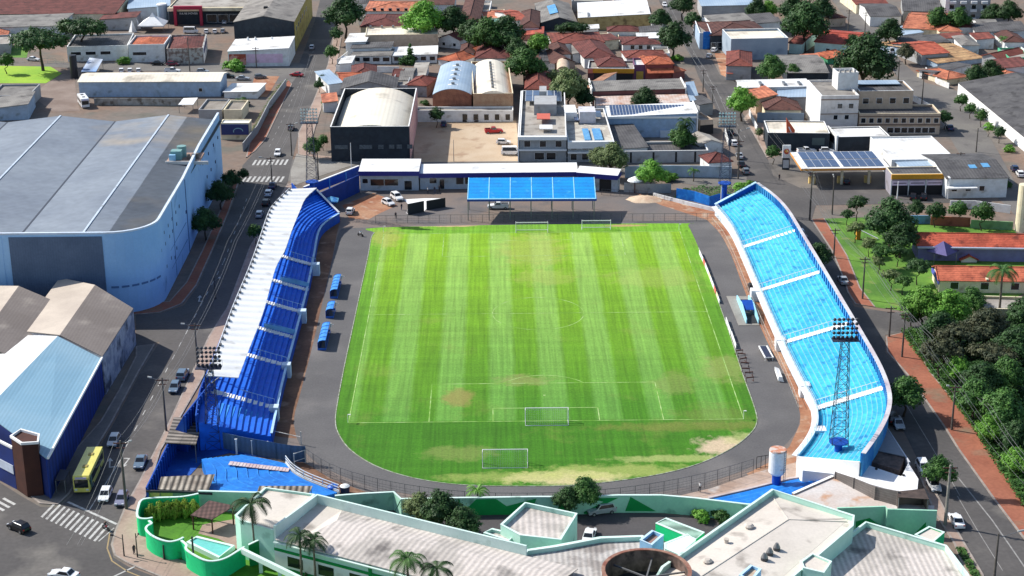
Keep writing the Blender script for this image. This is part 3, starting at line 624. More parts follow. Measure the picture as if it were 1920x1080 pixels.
p=P(947,868);goal((p.x,p.y),7.3,2.4,2.0,-1,'spare white goal with net standing on the worn grass nearest the camera')
for i,(x,y,l)in enumerate([(652.5,793,'corner flag at the near left corner of the pitch'),(1394,786,'corner flag at the near right corner of the pitch'),(719,436,'corner flag at the far left corner of the pitch'),(1273,432,'corner flag at the far right corner of the pitch')]):
 p=P(x,y);o=thing('corner_flag',l,'corner flag',p,0,'corner flags');b=MB();b.bar((0,0,0),(0,0,1.6),.035,n=6);b.build('pole',white,o);b=MB();b.slab([(0,0,1.58),(.5,.1,1.5),(.46,.5,1.45),(0,.3,1.5)],.1);b.build('flag',white,o)
# --- dugouts west of the pitch, facing east
def dugout(px0,px1,n,label):
 a,c=P(*px0),P(*px1);L_=abs(c.y-a.y);o=thing('team_dugout',label,'dugout',(a.x,a.y,.02),0,'dugouts west of the pitch');W_=1.7
 b=MB();b.box(0,.06,0,L_,0,1.5);b.build('back_panel',blue,o)
 pf=[(0,1.5),(.35,1.85),(.9,2.0),(1.5,1.98)]
 for i in range(n):
  b=MB();y0,y1=L_*i/n+.06,L_*(i+1)/n-.06
  for(x0,z0),(x1,z1)in zip(pf[:-1],pf[1:]):b.slab([(x0,y0,z0),(x1,y0,z1),(x1,y1,z1),(x0,y1,z0)],.05)
  b.build('roof_panel',mat('light_dugout_sheet',A(86,170,246,.75),A(60,148,236,.75),ns=.8,rough=.4),o)
 b=MB()
 for i in range(n+1):
  y=L_*i/n
  for(x0,z0),(x1,z1)in zip(pf[:-1],pf[1:]):b.bar((x0,y,z0+.03),(x1,y,z1+.03),.06)
  b.bar((1.5,y,0),(1.5,y,1.98),.05);b.bar((0,y,0),(0,y,1.5),.05)
 b.bar((1.5,0,1.98),(1.5,L_,1.98),.06);b.bar((1.5,0,.05),(1.5,L_,.05),.05)
 b.build('frame',plain('dugout_frame',A(40,110,210,.8),.5),o)
 for y in(0,L_):
  b=MB();b.wall([(0.03,y),(1.5,y)],0,.45,.05);b.build('side_panel',plain('dugout_frame',A(40,110,210,.8),.5),o)
 b=MB();b.box(.12,.6,.2,L_-.2,.4,.48);b.box(.12,.2,.2,L_-.2,.48,.95);b.build('bench',plain('bench_navy',A(30,50,110),.6),o)
 b=MB();b.box(1.52,1.8,L_-.5,L_-.2,1.1,1.9);b.box(1.8,2.3,L_-.45,L_-.4,1.6,1.7);b.build('bracket',white,o)
dugout((619,560),(627,531),5,'farthest and long blue team dugout beside the west edge of the track')
dugout((611,597),(614,582),2,'short blue dugout in the middle between the two long dugouts')
dugout((596,657),(603,622),5,'nearest and long blue team dugout beside the west edge of the track')
# --- things on the east side of the track
o=thing('player_tunnel','sky blue tunnel entrance with royal blue cover on a grey slab east of the track','tunnel',P(1395,585));o_=o.location
b=MB(o_);q=[P(x,y)for x,y in((1385,611),(1424,611),(1402,556),(1362,556))];b.prism([(p.x,p.y)for p in q],.02,.12);b.build('slab',conc_g,o)
X0,X1=P(1400,585).x-1.0,P(1400,585).x+1.35;Ya,Yb,Yc=P(1400,608).y,P(1400,585).y,P(1400,562).y
def skew(x,y):return(x,y)
for x in(X0,X1):
 b=MB(o_);b.wall([(x,Ya),(x,Yb-.1)],.1,[1.0,1.9],.18);b.wall([(x,Yb+.1),(x,Yc)],.1,[1.9,1.0],.18);b.build('side_wall',paint(160,220,240),o)
b=MB(o_);b.slab([(X0+.12,Yb-1.9,1.2),(X1-.12,Yb-1.9,1.2),(X1-.12,Yb+1.6,2.0),(X0+.12,Yb+1.6,2.0)],.1);b.build('cover',blue,o)
b=MB(o_);b.box(X0+.12,X1-.12,Ya+.2,Yb-2,.121,.2);b.box(X0+.12,X1-.12,Yb+1.7,Yc-.3,.121,.2);b.build('stair_opening',dark,o)
def boards(pts,label,cols,h=.95,seg=2.6):
 q=[P(*p)for p in pts];o=thing('advertising_board',label,'advertising board',q[0],0,'pitch side boards');o_=o.location;b=MB(o_);k=0
 for p,r_ in zip(q[:-1],q[1:]):
  L_=(r_-p).length;n=max(1,int(L_/seg))
  for i in range(n):
   a,c=p.lerp(r_,(i+.03)/n),p.lerp(r_,(i+.97)/n);b.wall([(a.x,a.y),(c.x,c.y)],.05,h,.1,cols[k%len(cols)]);k+=1
   m_=(a+c)/2;b.bar((m_.x,m_.y,.05),(m_.x+.5,m_.y,.05),.04);b.bar((m_.x+.5,m_.y,.05),(m_.x,m_.y,h*.8),.03)
 b.build('panel',[white,paint(226,120,110),paint(238,226,190)],o)
boards([(1311,476),(1322,500),(1342,552)],'row of white advertising boards at the far end of the east touchline',[0,0,1,0,0,2])
boards([(1343,553),(1349,570)],'short pale board just south of the far row of boards',[2,0],.8)
boards([(1361,602),(1370,628)],'first of two white boards on the east touchline near the tunnel',[0],.9)
boards([(1371,628),(1380,655)],'second of two white boards on the east touchline nearer the camera',[0],.9)
wood_b=mat('brown_wood',A(110,66,56),A(84,50,44),ns=1.5)
LBL=['farthest','second farthest','third farthest','middle','third nearest','second nearest','nearest']
for i,(x,y)in enumerate(((1386,665),(1390,671),(1393,680),(1396,688),(1398,699),(1404,706),(1406,716))):
 p=P(x,y);o=thing('training_hurdle',LBL[i]+' brown training hurdle in the row lying along the east touchline','hurdle',(p.x,p.y,.02),R(random.Random(i).uniform(-25,25)),'training hurdles')
 b=MB();b.box(-.75,.75,-.06,.06,.75,.95);b.build('bar',wood_b,o)
 for s_ in(-.7,.7):b=MB();b.bar((s_,0,.06),(s_,0,.9),.05);b.bar((s_,-.06,.06),(s_,.7,.06),.05);b.build('leg',wood_b,o)
p=P(1436,666);o=thing('stretcher_table','white framed dark table standing on the east side of the track','table',(p.x,p.y,.02),R(3));b=MB();b.box(-.55,.55,-2.7,2.7,.62,.7);b.build('top',plain('dark_navy_top',A(50,56,84),.5),o)
b=MB();b.wall([(-.75,-2.9),(.75,-2.9),(.75,2.9),(-.75,2.9)],.58,.76,.22,closed=True);b.build('frame',white,o)
for sx in(-.7,.7):
 for sy in(-2.8,2.8):b=MB();b.bar((sx,sy,0),(sx,sy,.6),.05);b.build('leg',white,o)
p=P(1461,708);b=MB(p);b.add([(p.x-.55,p.y-2.2,.3),(p.x+.5,p.y-2.3,.05),(p.x+.6,p.y+2.2,.05),(p.x-.5,p.y+2.3,.5),(p.x-.5,p.y-2.1,1.1),(p.x+.2,p.y-2.2,1.0),(p.x+.25,p.y+2.1,.95),(p.x-.55,p.y+2.2,1.25)],[(0,3,2,1),(4,5,6,7),(0,1,5,4),(1,2,6,5),(2,3,7,6),(3,0,4,7)])
tag(b.build('crash_mat',white),'white high jump mat leaning at the east edge of the track','mat')
# --- fences round the track
def mesh_fence(name,label,pts,h,step,m,cat='fence',wires=5,netm=None,r=.045):
 q=[P(*p)if len(p)<3 else Vector(p)for p in pts];q=cat_rom([Vector((p.x,p.y,0))for p in q],4)if len(q)>3 else[Vector((p.x,p.y,0))for p in q]
 L_=sum((c-a).length for a,c in zip(q[:-1],q[1:]));n=max(1,round(L_/step));q=arclen_resample(q,n+1);c0=q[0].copy()
 o=thing(name,label,cat,c0)
 for p in q[:100]:b=MB(c0);b.bar((p.x,p.y,0),(p.x,p.y,h),r,n=5);b.build('post',m,o)
 b=MB(c0)
 for k in range(wires):
  z=h*(k+.3)/wires if k<wires-1 else h
  for a,c in zip(q[:-1],q[1:]):b.bar((a.x,a.y,z),(c.x,c.y,z),.022 if k<wires-1 else.04,n=3)
 if netm:
  for a,c in zip(q[:-1],q[1:]):
   nn=int((c-a).length/.5)
   for i in range(nn):e=a.lerp(c,(i+.5)/nn);b.bar((e.x,e.y,.1),(e.x,e.y,h),.012,n=3)
 b.build('mesh_panel',netm or m,o);return o
fm=plain('fence_steel',A(92,92,98),.6,.3);gm=plain('fence_wire',A(120,122,128),.6,.3)
mesh_fence('wire_fence','dark wire fence with regular posts behind the far end of the pitch',[(704,419),(880,417),(1080,416),(1386,414)],1.9,2.5,fm,wires=4,netm=gm)
mesh_fence('wire_fence','tall curved mesh fence round the south bend of the running track',[(574,868),(620,897),(680,918),(760,936),(860,949),(960,953),(1080,950),(1200,938),(1320,915),(1412,888)],2.6,2.4,fm,wires=6,netm=gm)
mesh_fence('white_post_fence','low fence of pale posts between the track and the orange dirt on the east side',[(1335,418),(1356,445),(1376,485),(1400,545),(1437,630),(1472,705),(1497,765)],1.3,1.6,paint(226,214,200),wires=2)
mesh_fence('wire_fence','short wire fence before the grey doorway at the east end of the club building',[(1128,366),(1160,368),(1200,369),(1262,378)],1.6,2.2,fm,wires=3,netm=gm)
b=MB();g0=P(1418,880);b.o=Vector((g0.x,g0.y,0))
for i in range(5):b.bar((g0.x+.75*i,g0.y+.25*i,0),(g0.x+.75*i,g0.y+.25*i,2.2),.06)
b.bar((g0.x,g0.y,2.2),(g0.x+3,g0.y+1,2.2),.06);b.bar((g0.x,g0.y,.2),(g0.x+3,g0.y+1,.2),.05);tag(b.build('barred_gate',plain('black_iron',A(40,40,44),.6)),'black barred gate left of the white water tower','gate')
o=thing('track_gate','white and grey gate frame between the blue-grey fence and the mesh fence by the track','gate',P(565,868));o_=o.location
b=MB(o_)
for x,y in((552,875),(573,868),(565,834)):p=P(x,y);b.bar((p.x,p.y,0),(p.x,p.y,2.4),.1)
p,q=P(552,875),P(573,868);b.bar((p.x,p.y,2.3),(q.x,q.y,2.3),.07);b.bar((p.x,p.y,.9),(q.x,q.y,.9),.05);p,q=P(512,822),P(565,834);b.bar((p.x,p.y,1.4),(q.x,q.y,1.4),.07);b.build('frame',paint(206,206,204),o)
# --- club building and canopies north of the pitch
def window(b_parent,x0,x1,y,z0,z1,face='S',m=None,off=0):
 b=MB();e=.05+off
 if face=='S':
  b.box(x0-.08,x1+.08,y-e,y+.02,z0-.08,z1+.08,1);b.box(x0,x1,y-e-.02,y-e+.01,z0,z1,0)
 elif face=='N':b.box(x0-.08,x1+.08,y-.02,y+e,z0-.08,z1+.08,1);b.box(x0,x1,y+e-.01,y+e+.02,z0,z1,0)
 elif face=='E':b.box(y-.02,y+e,x0-.08,x1+.08,z0-.08,z1+.08,1);b.box(y+e-.01,y+e+.02,x0,x1,z0,z1,0)
 else:b.box(y-e,y+.02,x0-.08,x1+.08,z0-.08,z1+.08,1);b.box(y-e-.02,y-e+.01,x0,x1,z0,z1,0)
 return b.build('window',[glass,m or white],b_parent)
gw=paint(176,186,198)
def club(a,c,yb,h,g,label,wins,wall_m,depth=None):
 A_,B__=P(a[0],a[1],h),P(c[0],c[1],h);L_=(B__-A_).length;ang=math.atan2(B__.y-A_.y,B__.x-A_.x);D=P((a[0]+c[0])/2,yb,h+.8).y-A_.y
 o=thing('club_building',label,'building',(A_.x,A_.y,0),ang);b=MB();b.box(0,L_,.6,D-.3,0,h-.02);b.build('wall',wall_m,o)
 b=MB();b.slab([(-.2,-.2,h+.12),(L_+.2,-.2,h+.12),(L_+.2,D,h+.9),(-.2,D,h+.9)],.12);b.build('roof',rib_w,o)
 b=MB();b.box(-.25,L_+.25,-.32,-.22,h-1.0,h+.16);b.box(-.3,-.2,-.2,D,h-.8,h+.1);b.box(L_+.2,L_+.3,-.2,D,h-.8,h+.1);b.build('fascia',fascia,o)
 b=MB();b.box(0,L_,-.2,.58,h-.9,h-.8);b.build('soffit',white,o)
 for w_ in wins:window(o,w_[0],w_[1],.6,w_[2],w_[3],m=paint(200,204,206))
 return o,L_,D
club((674,322),(784,322),298,5.0,360,'white roofed club house with two wide dark windows at the north end',[(2.6,5.9,1.3,2.9),(6.1,9.4,1.3,2.9),(11.0,12.8,.2,2.5),(.6,1.9,1.9,3.0)],gw)
club((787,326),(1082,323),307,4.2,356,'long low club wing under a white roof behind the blue canopy',[(2.4,4.1,1.6,2.9),(4.9,6.0,.1,2.6),(9.0,10.8,1.3,3.0),(11.2,13.2,1.3,3.0)],gw)
o,L_,D=club((1082,324),(1157,330),311,4.3,356,'east end of the club wing with slanted white roof and open dark doorway',[],gw)
b=MB();b.box(5.6,8.6,.5,.62,0,3.0);b.build('doorway',dark,o)
A_,B__=P(876,375,5.2),P(1118,374,5.2);L_=B__.x-A_.x;Db=P(876,334,7.3).y-A_.y
o=thing('canopy','large bright blue canopy on tall columns casting a dark shadow behind the far goals','canopy',(A_.x,A_.y,0),math.atan2(B__.y-A_.y,L_))
b=MB();b.slab([(0,0,5.3),(L_,0,5.3),(L_-.3,Db,7.4),(0,Db,7.4)],.12);b.build('roof',mat('bright_canopy',A(0,168,250,.7),A(10,150,238,.7),ns=.3,rough=.55,fine=.1,wave=('Y',1.6,.12),dirt=(.6,.6,A(70,190,250,.7))),o)
b=MB()
for i in range(7):
 x=L_*i/6;x=min(max(x,.1),L_-.1);b.slab([(x-.1,.02,5.36),(x+.1,.02,5.36),(x+.1,Db-.02,7.46),(x-.1,Db-.02,7.46)],.07)
b.slab([(0.25,.02,5.37),(L_-.25,.02,5.37),(L_-.25,.4,5.45),(.25,.4,5.45)],.07);b.build('roof_seam',paint(150,214,250),o)
b=MB();b.box(-.02,L_+.02,-.12,-.02,4.85,5.35);b.wall([(L_+.08,0),(L_-.2,Db)],[4.9,7.0],[5.33,7.42],.1);b.build('fascia',plain('canopy_fascia',A(16,60,170,.8),.5),o)
for i in range(7):
 x=L_*i/6*.98+.15
 b=MB();b.bar((x,.6,0),(x,.6,5.1),.11,n=8);b.build('column',steel,o)
 b=MB();b.bar((x,Db-2,0),(x,Db-2,6.8),.11,n=8);b.build('column',steel,o)
 b=MB();b.bar((x,.6,5.08),(x,Db-.3,7.1),.08);b.build('rafter',steel,o)
for i,(a,c,l,h)in enumerate([((765,403),(795,397),'left of the two black panels standing on the paved yard before the club house',2.7),((800,394),(835,388),'right of the two black panels standing on the paved yard before the club house',2.3)]):
 p,q=P(*a),P(*c);o=thing('display_board',l,'display board',p,0,'black panels');o_=o.location;b=MB(o_);b.wall([(p.x,p.y),(q.x,q.y)],.02,h,.22);b.build('board',plain('board_black',A(34,42,46),.7),o)
 b=MB(o_);u=(q-p).normalized();nrm=Vector((-u.y,u.x,0))
 for t in(.1,.9):e=p.lerp(q,t)+nrm*.15;b.bar((e.x,e.y,.02),(e.x+nrm.x*1.4,e.y+nrm.y*1.4,.05),.06);b.bar((e.x,e.y,h*.8),(e.x+nrm.x*1.4,e.y+nrm.y*1.4,.05),.05)
 b.build('brace',white,o)
sheet('white_slab',[(757,374),(796,372),(826,372),(835,378),(802,388),(795,397),(768,386)],.03,white)
o=thing('blue_tent','small pale blue canopy tent on thin legs beside the north end of the roofed stand','tent',P(622,392));b=MB()
b.add([(-1.7,-1.5,2.3),(1.7,-1.5,2.3),(1.7,1.5,2.3),(-1.7,1.5,2.3),(0,0,3.2)],[(0,1,4),(1,2,4),(2,3,4),(3,0,4),(3,2,1,0)]);b.box(-1.72,1.72,-1.52,-1.5,2.05,2.32);b.build('cover',mat('tent_fabric',A(120,200,240,.7),A(60,140,220,.7),ns=.9,hard=.05),o)
for sx in(-1.6,1.6):
 for sy in(-1.4,1.4):b=MB();b.bar((sx,sy,0),(sx,sy,2.3),.05);b.build('leg',steel,o)
o=thing('entrance_wall','deep blue entrance wall running from the roofed stand to the club house','wall',P(592,398));o_=o.location
b=MB(o_);q0,q1=P(590,400),P(674,360);b.wall([(q0.x,q0.y),(q1.x,q1.y)],0,4.4,.2);b.build('wall',blue_d,o)
b=MB(o_);r0,r1=P(575,368,3.0),P(674,325,3.6);r0,r1=Vector((q0.x-3,q0.y+6,0)),Vector((q1.x-.5,q1.y+7,0));b.wall([(r0.x,r0.y),(r1.x,r1.y)],2.4,4.7,.2);b.build('front_wall',blue,o)
b=MB(o_);b.wall([(r0.x,r0.y),(r1.x,r1.y)],4.7,4.85,.5);b.build('coping',white,o)
for t in(.15,.45,.75):c=r0.lerp(r1,t);b=MB(o_);b.box(c.x-.2,c.x+.2,c.y-.2,c.y+.2,0,4.6);b.build('pillar',paint(96,176,232),o)
b=MB(o_);q2=P(548,362);b.wall([(r0.x-.3,r0.y+.1),(q2.x,q2.y)],0,2.6,.2);b.build('side_wall',blue,o)
o=thing('entrance_wall','buckled bright blue sheet wall at the north-east corner of the yard','wall',P(1320,380));o_=o.location;b=MB(o_)
q=[P(1268,372),P(1300,378),P(1330,386),P(1345,388),(P(1392,392))];hs=[2.6,2.6,2.4,3.3,3.4];b.wall([(p.x+(.3 if i%2 else 0),p.y)for i,p in enumerate(q)],0,hs,.12);b.build('wall',blue_m,o)
p=P(1357,392)
b=MB(o_);b.bar((p.x-.8,p.y-.5,0),(p.x-.8,p.y-.5,6),.12,n=8);b.build('white_pole',white,o)
b=MB();q=[P(1170,360),P(1212,362),P(1258,362)];b.o=q[0].copy();b.wall([(p.x,p.y)for p in q],0,2.4,.2);tag(b.build('garden_wall',mat('patchy_white_wall',A(206,206,204),A(176,180,184),ns=.3,dirt=(.5,.56,A(150,150,146)))),'patchy white garden wall right of the club wing','wall')
b=MB();q=[P(1225,368),P(1290,385),P(1372,404)];b.o=q[0].copy();b.wall([(p.x,p.y)for p in q],0,.9,.3);tag(b.build('low_wall',paint(220,224,228)),'low broken white wall beside the orange dirt at the north-east bend','wall')
p=P(1208,374);b=MB(p);rnd=random.Random(3);n=18;vs=[(p.x,p.y,.9)]
for k,(rr,z)in enumerate(((1.2,.75),(2.4,.3),(3.2,.02))):
 for i in range(n):a=2*math.pi*i/n;s_=rr*(1+rnd.uniform(-.12,.12));vs.append((p.x+math.cos(a)*s_*1.4,p.y+math.sin(a)*s_,z*(1+rnd.uniform(-.2,.2))))
fs_=[(0,1+i,1+(i+1)%n)for i in range(n)]+[(1+k*n+i,1+(k+1)*n+i,1+(k+1)*n+(i+1)%n,1+k*n+(i+1)%n)for k in range(2)for i in range(n)];b.add(vs,fs_)
tag(b.build('sand_heap',mat('pale_sand',A(240,216,186),A(226,190,160),ns=.5,bump=.3),smooth=True),'pale heap of sand at the north-east edge of the paved yard','sand heap')
# --- south-east corner of the stadium
o=thing('entrance_building','low white flat roofed entrance block at the south end of the open stand','building',P(1600,885));o_=o.location
b=MB(o_);rp=[P(x,y,3.0)for x,y in((1494,862),(1612,851),(1613,867),(1690,893),(1694,886),(1703,868),(1722,898),(1720,917),(1683,922),(1560,888),(1505,882))]
b.prism([(p.x,p.y)for p in rp],.0,3.0);b.build('block',mat('whitewashed',(.8,.8,.8,1),(.72,.72,.73,1),ns=.12,fine=.04,dirt=(.2,.62,(.5,.49,.47,1))),o)
for x,y in((1643,880),(1694,892)):p=P(x,y,3.0);b=MB(o_);b.cyl((p.x,p.y),.22,3.0,3.2,10);b.build('drain',dark,o)
b=MB(o_);q=[P(x,y,3.3)for x,y in((1663,803),(1698,856),(1634,842))];b.slab(q,.15);b.build('steel_roof',plain('grey_sheet',A(150,154,162),.5),o)
b=MB(o_);q=[P(x,y,3.05)for x,y in((1628,864),(1686,882),(1697,856),(1642,844))];b.prism([(p.x,p.y)for p in q],0,3.05);b.build('rubble_floor',mat('rubble',A(140,116,104),A(90,78,74),ns=.6,bump=.6,fine=.2),o)
b=MB(o_);q=[P(1613,862,3),P(1664,804,3.0),P(1705,868,3.0)];b.wall([(p.x,p.y)for p in q],0,3.2,.25);b.build('outer_wall',paint(206,210,218),o)
b=MB();q=[P(1566,897,2.6),P(1600,915,2.6),P(1640,936,2.6),P(1682,948,2.6)];b.o=q[0].copy();hw=[3.7,4.3,4.7,5.0];b.wall([(p.x,p.y)for p in q],2.6,hw,.2)
for p,z in zip(q,hw):b.box(p.x-.14,p.x+.14,p.y-.22,p.y+.1,2.6,z+.05)
tag(b.build('block_wall',mat('grey_block',A(150,142,138),A(128,120,116),ns=.3,wave=('Z',.4,.15),fine=.1)),'unpainted grey block wall behind the white entrance block','wall')
px_roof('open_shed','open brown shed with thin white roof edge beside the east avenue pavement',[(1684,932),(1742,936),(1733,916),(1684,921)],[4.6,4.6,4.9,4.9],mat('brown_sheet',A(110,94,86),A(80,68,64),ns=.5),wallm=paint(120,104,96),walls=[1,2,3])
dq=[P(x,y,2.6)for x,y in((1487,927),(1560,893),(1600,912),(1640,932),(1683,945),(1752,948),(1750,962),(1600,966),(1530,962))];b=MB();b.o=dq[0].copy();b.prism([(p.x,p.y)for p in dq],0,2.6)
tag(b.build('roof_deck',mat('whitewashed_ground',A(236,230,226),A(222,206,196),ns=.12,dirt=(.3,.56,A(214,170,140)))),'whitewashed dusty deck between the blue terrace and the grey block wall','deck')
b=MB();q=[P(1487,925,2.8),P(1562,892,2.8)];b.o=q[0].copy();b.wall([(p.x,p.y)for p in q],0,2.75,.4,0);b.wall([(p.x,p.y)for p in q],2.75,2.85,.5,1);tag(b.build('low_wall',[paint(170,130,104),white]),'low wall with white top between the blue terrace and the whitewashed lot','wall')
o=thing('corner_terrace','narrow bright blue terrace behind the white water tower at the south-east bend','grandstand',P(1450,925));o_=o.location
tf=[P(x,y,.6)for x,y in((1330,938),(1400,922),(1480,902),(1556,889))];tb=[P(x,y,1.6)for x,y in((1350,956),(1410,953),(1488,927),(1563,897))]
rows_mesh(cat_rom([Vector((p.x,p.y,0))for p in tf],5),cat_rom([Vector((p.x,p.y,0))for p in tb],5),.7,1.7,4,o_,edge=.1).build('seating_rows',[blue_m,mat('light_blue_edge',A(60,150,235,.8),A(30,130,225,.8),ns=.5)],o)
b=MB(o_);b.wall([(p.x-.1,p.y+.4)for p in tf],0,.9,.5);b.build('front_wall',mat('pinkish_white',A(228,216,214),A(206,186,180),ns=.3),o)
# ================================================================== BUILDINGS
tile_m={}
def tile(r,g,b_):
 k=(r,g,b_)
 if k not in tile_m:tile_m[k]=mat('clay_tile_%d_%d_%d'%k,A(r,g,b_,.72),A(r*.80,g*.76,b_*.76,.72),ns=.35,rough=.9,wave=('Z',.22,.22,.5),fine=.2,fs=2.2,bump=.3,dirt=(.5,.56,A(r*.6,g*.58,b_*.62,.72)))
 return tile_m[k]
RED,RUST,ORANGE,BROWN,SALMON,TAN=tile(150,82,70),tile(128,72,66),tile(212,118,82),tile(112,74,66),tile(222,138,104),tile(216,176,128)
fib=mat('fibre_cement',A(160,156,150),A(130,126,122),ns=.2,wave=('X',.55,.16),fine=.1,bump=.3,dirt=(.35,.55,A(98,94,92)))
fib_d=mat('old_fibre_cement',A(112,110,110),A(88,86,88),ns=.2,wave=('X',.8,.2),fine=.12,bump=.3,dirt=(.35,.55,A(70,68,68)))
fib_y=mat('fibre_cement_crosswise',A(172,166,158),A(140,134,128),ns=.2,wave=('Y',.8,.16),fine=.1,bump=.3,dirt=(.3,.55,A(112,108,104)))
met_w=mat('white_metal_sheet',(.78,.78,.77,1),(.7,.7,.69,1),ns=.12,rough=.45,wave=('X',.9,.06),fine=.03,dirt=(.15,.6,A(196,190,180)))
met_c=mat('cream_metal_sheet',A(246,236,216,.9),A(234,222,202,.9),ns=.1,rough=.5,wave=('X',1.1,.06),fine=.04,dirt=(.12,.58,A(206,196,176)))
met_b=mat('blue_white_sheet',A(196,216,234),A(172,196,220),ns=.12,rough=.4,wave=('X',.9,.08),fine=.04)
slab_m=mat('flat_concrete_roof',A(200,194,184),A(170,162,152),ns=.15,dirt=(.3,.55,A(132,124,116)),fine=.1)
solar=mat('solar_panel',A(60,78,118,.8),A(48,64,100,.8),ns=.8,rough=.15,fine=.05,spec=.8)
solar_f=plain('solar_frame',A(214,220,226),.4)
W_WHITE,W_CREAM,W_GREY,W_BEIGE,W_BLUE=paint(226,228,228),paint(232,220,190),paint(168,170,172),paint(200,178,156),paint(168,190,212)
W_BLACK=mat('black_render',A(60,70,80),A(48,56,66),ns=.4,fine=.06,dirt=(.4,.6,A(70,74,80)))
def roof_faces(kind,W,D,h,r,o,ax):
 """list of roof slabs (top corner loops) and gable wall loops"""
 T=[];G=[]
 if kind=='gable':
  if ax=='x':
   k=r*o/(D/2)if D else 0
   T=[[(-o,-o,h-k),(W+o,-o,h-k),(W+o,D/2,h+r),(-o,D/2,h+r)],[(W+o,D+o,h-k),(-o,D+o,h-k),(-o,D/2,h+r),(W+o,D/2,h+r)]]
   G=[[(0,0,h),(0,D/2,h+r-.05),(0,D,h)],[(W,0,h),(W,D,h),(W,D/2,h+r-.05)]]
  else:
   k=r*o/(W/2)
   T=[[(-o,-o,h-k),(W/2,-o,h+r),(W/2,D+o,h+r),(-o,D+o,h-k)],[(W+o,-o,h-k),(W+o,D+o,h-k),(W/2,D+o,h+r),(W/2,-o,h+r)]]
   G=[[(0,0,h),(W,0,h),(W/2,0,h+r-.05)],[(0,D,h),(W/2,D,h+r-.05),(W,D,h)]]
 elif kind=='hip':
  m=min(W,D)/2;k=r*o/m
  if W>=D:a,c=(m,D/2,h+r),(W-m,D/2,h+r)
  else:a,c=(W/2,m,h+r),(W/2,D-m,h+r)
  e=[(-o,-o,h-k),(W+o,-o,h-k),(W+o,D+o,h-k),(-o,D+o,h-k)]
  T=[[e[0],e[1],c,a],[e[1],e[2],c],[e[2],e[3],a,c],[e[3],e[0],a]]if W>=D else[[e[0],e[1],a],[e[1],e[2],c,a],[e[2],e[3],c],[e[3],e[0],a,c]]
 elif kind=='shed':
  if ax=='x':T=[[(-o,-o,h),(W+o,-o,h+r),(W+o,D+o,h+r),(-o,D+o,h)]];G=[[(0,0,h-.1),(W,0,h-.1),(W,0,h+r-.1)],[(0,D,h-.1),(W,D,h+r-.1),(W,D,h-.1)],[(W,0,h-.1),(W,D,h-.1),(W,D,h+r-.1),(W,0,h+r-.1)]]
  else:T=[[(-o,-o,h),(W+o,-o,h),(W+o,D+o,h+r),(-o,D+o,h+r)]];G=[[(0,0,h-.1),(0,D,h+r-.1),(0,D,h-.1)],[(W,0,h-.1),(W,D,h-.1),(W,D,h+r-.1)],[(0,D,h-.1),(0,D,h+r-.1),(W,D,h+r-.1),(W,D,h-.1)]]
 elif kind=='barrel':
  n=16;S_=W if ax=='y' else D;L_=D if ax=='y' else W;rad=(S_*S_/4+r*r)/(2*r);a0=math.asin(min(1,S_/2/rad))
  pf=[(S_/2+rad*math.sin(-a0+2*a0*i/n),h-(rad-r)+rad*math.cos(-a0+2*a0*i/n))for i in range(n+1)]
  for(s0,z0),(s1,z1)in zip(pf[:-1],pf[1:]):
   T.append([(s0,-o,z0),(s1,-o,z1),(s1,L_+o,z1),(s0,L_+o,z0)]if ax=='y' else[(-o,s0,z0),(L_+o,s0,z0),(L_+o,s1,z1),(-o,s1,z1)])
  for e in(0,L_):G.append([((s,e,z-.06)if ax=='y' else(e,s,z-.06))for s,z in pf])
 return T,G
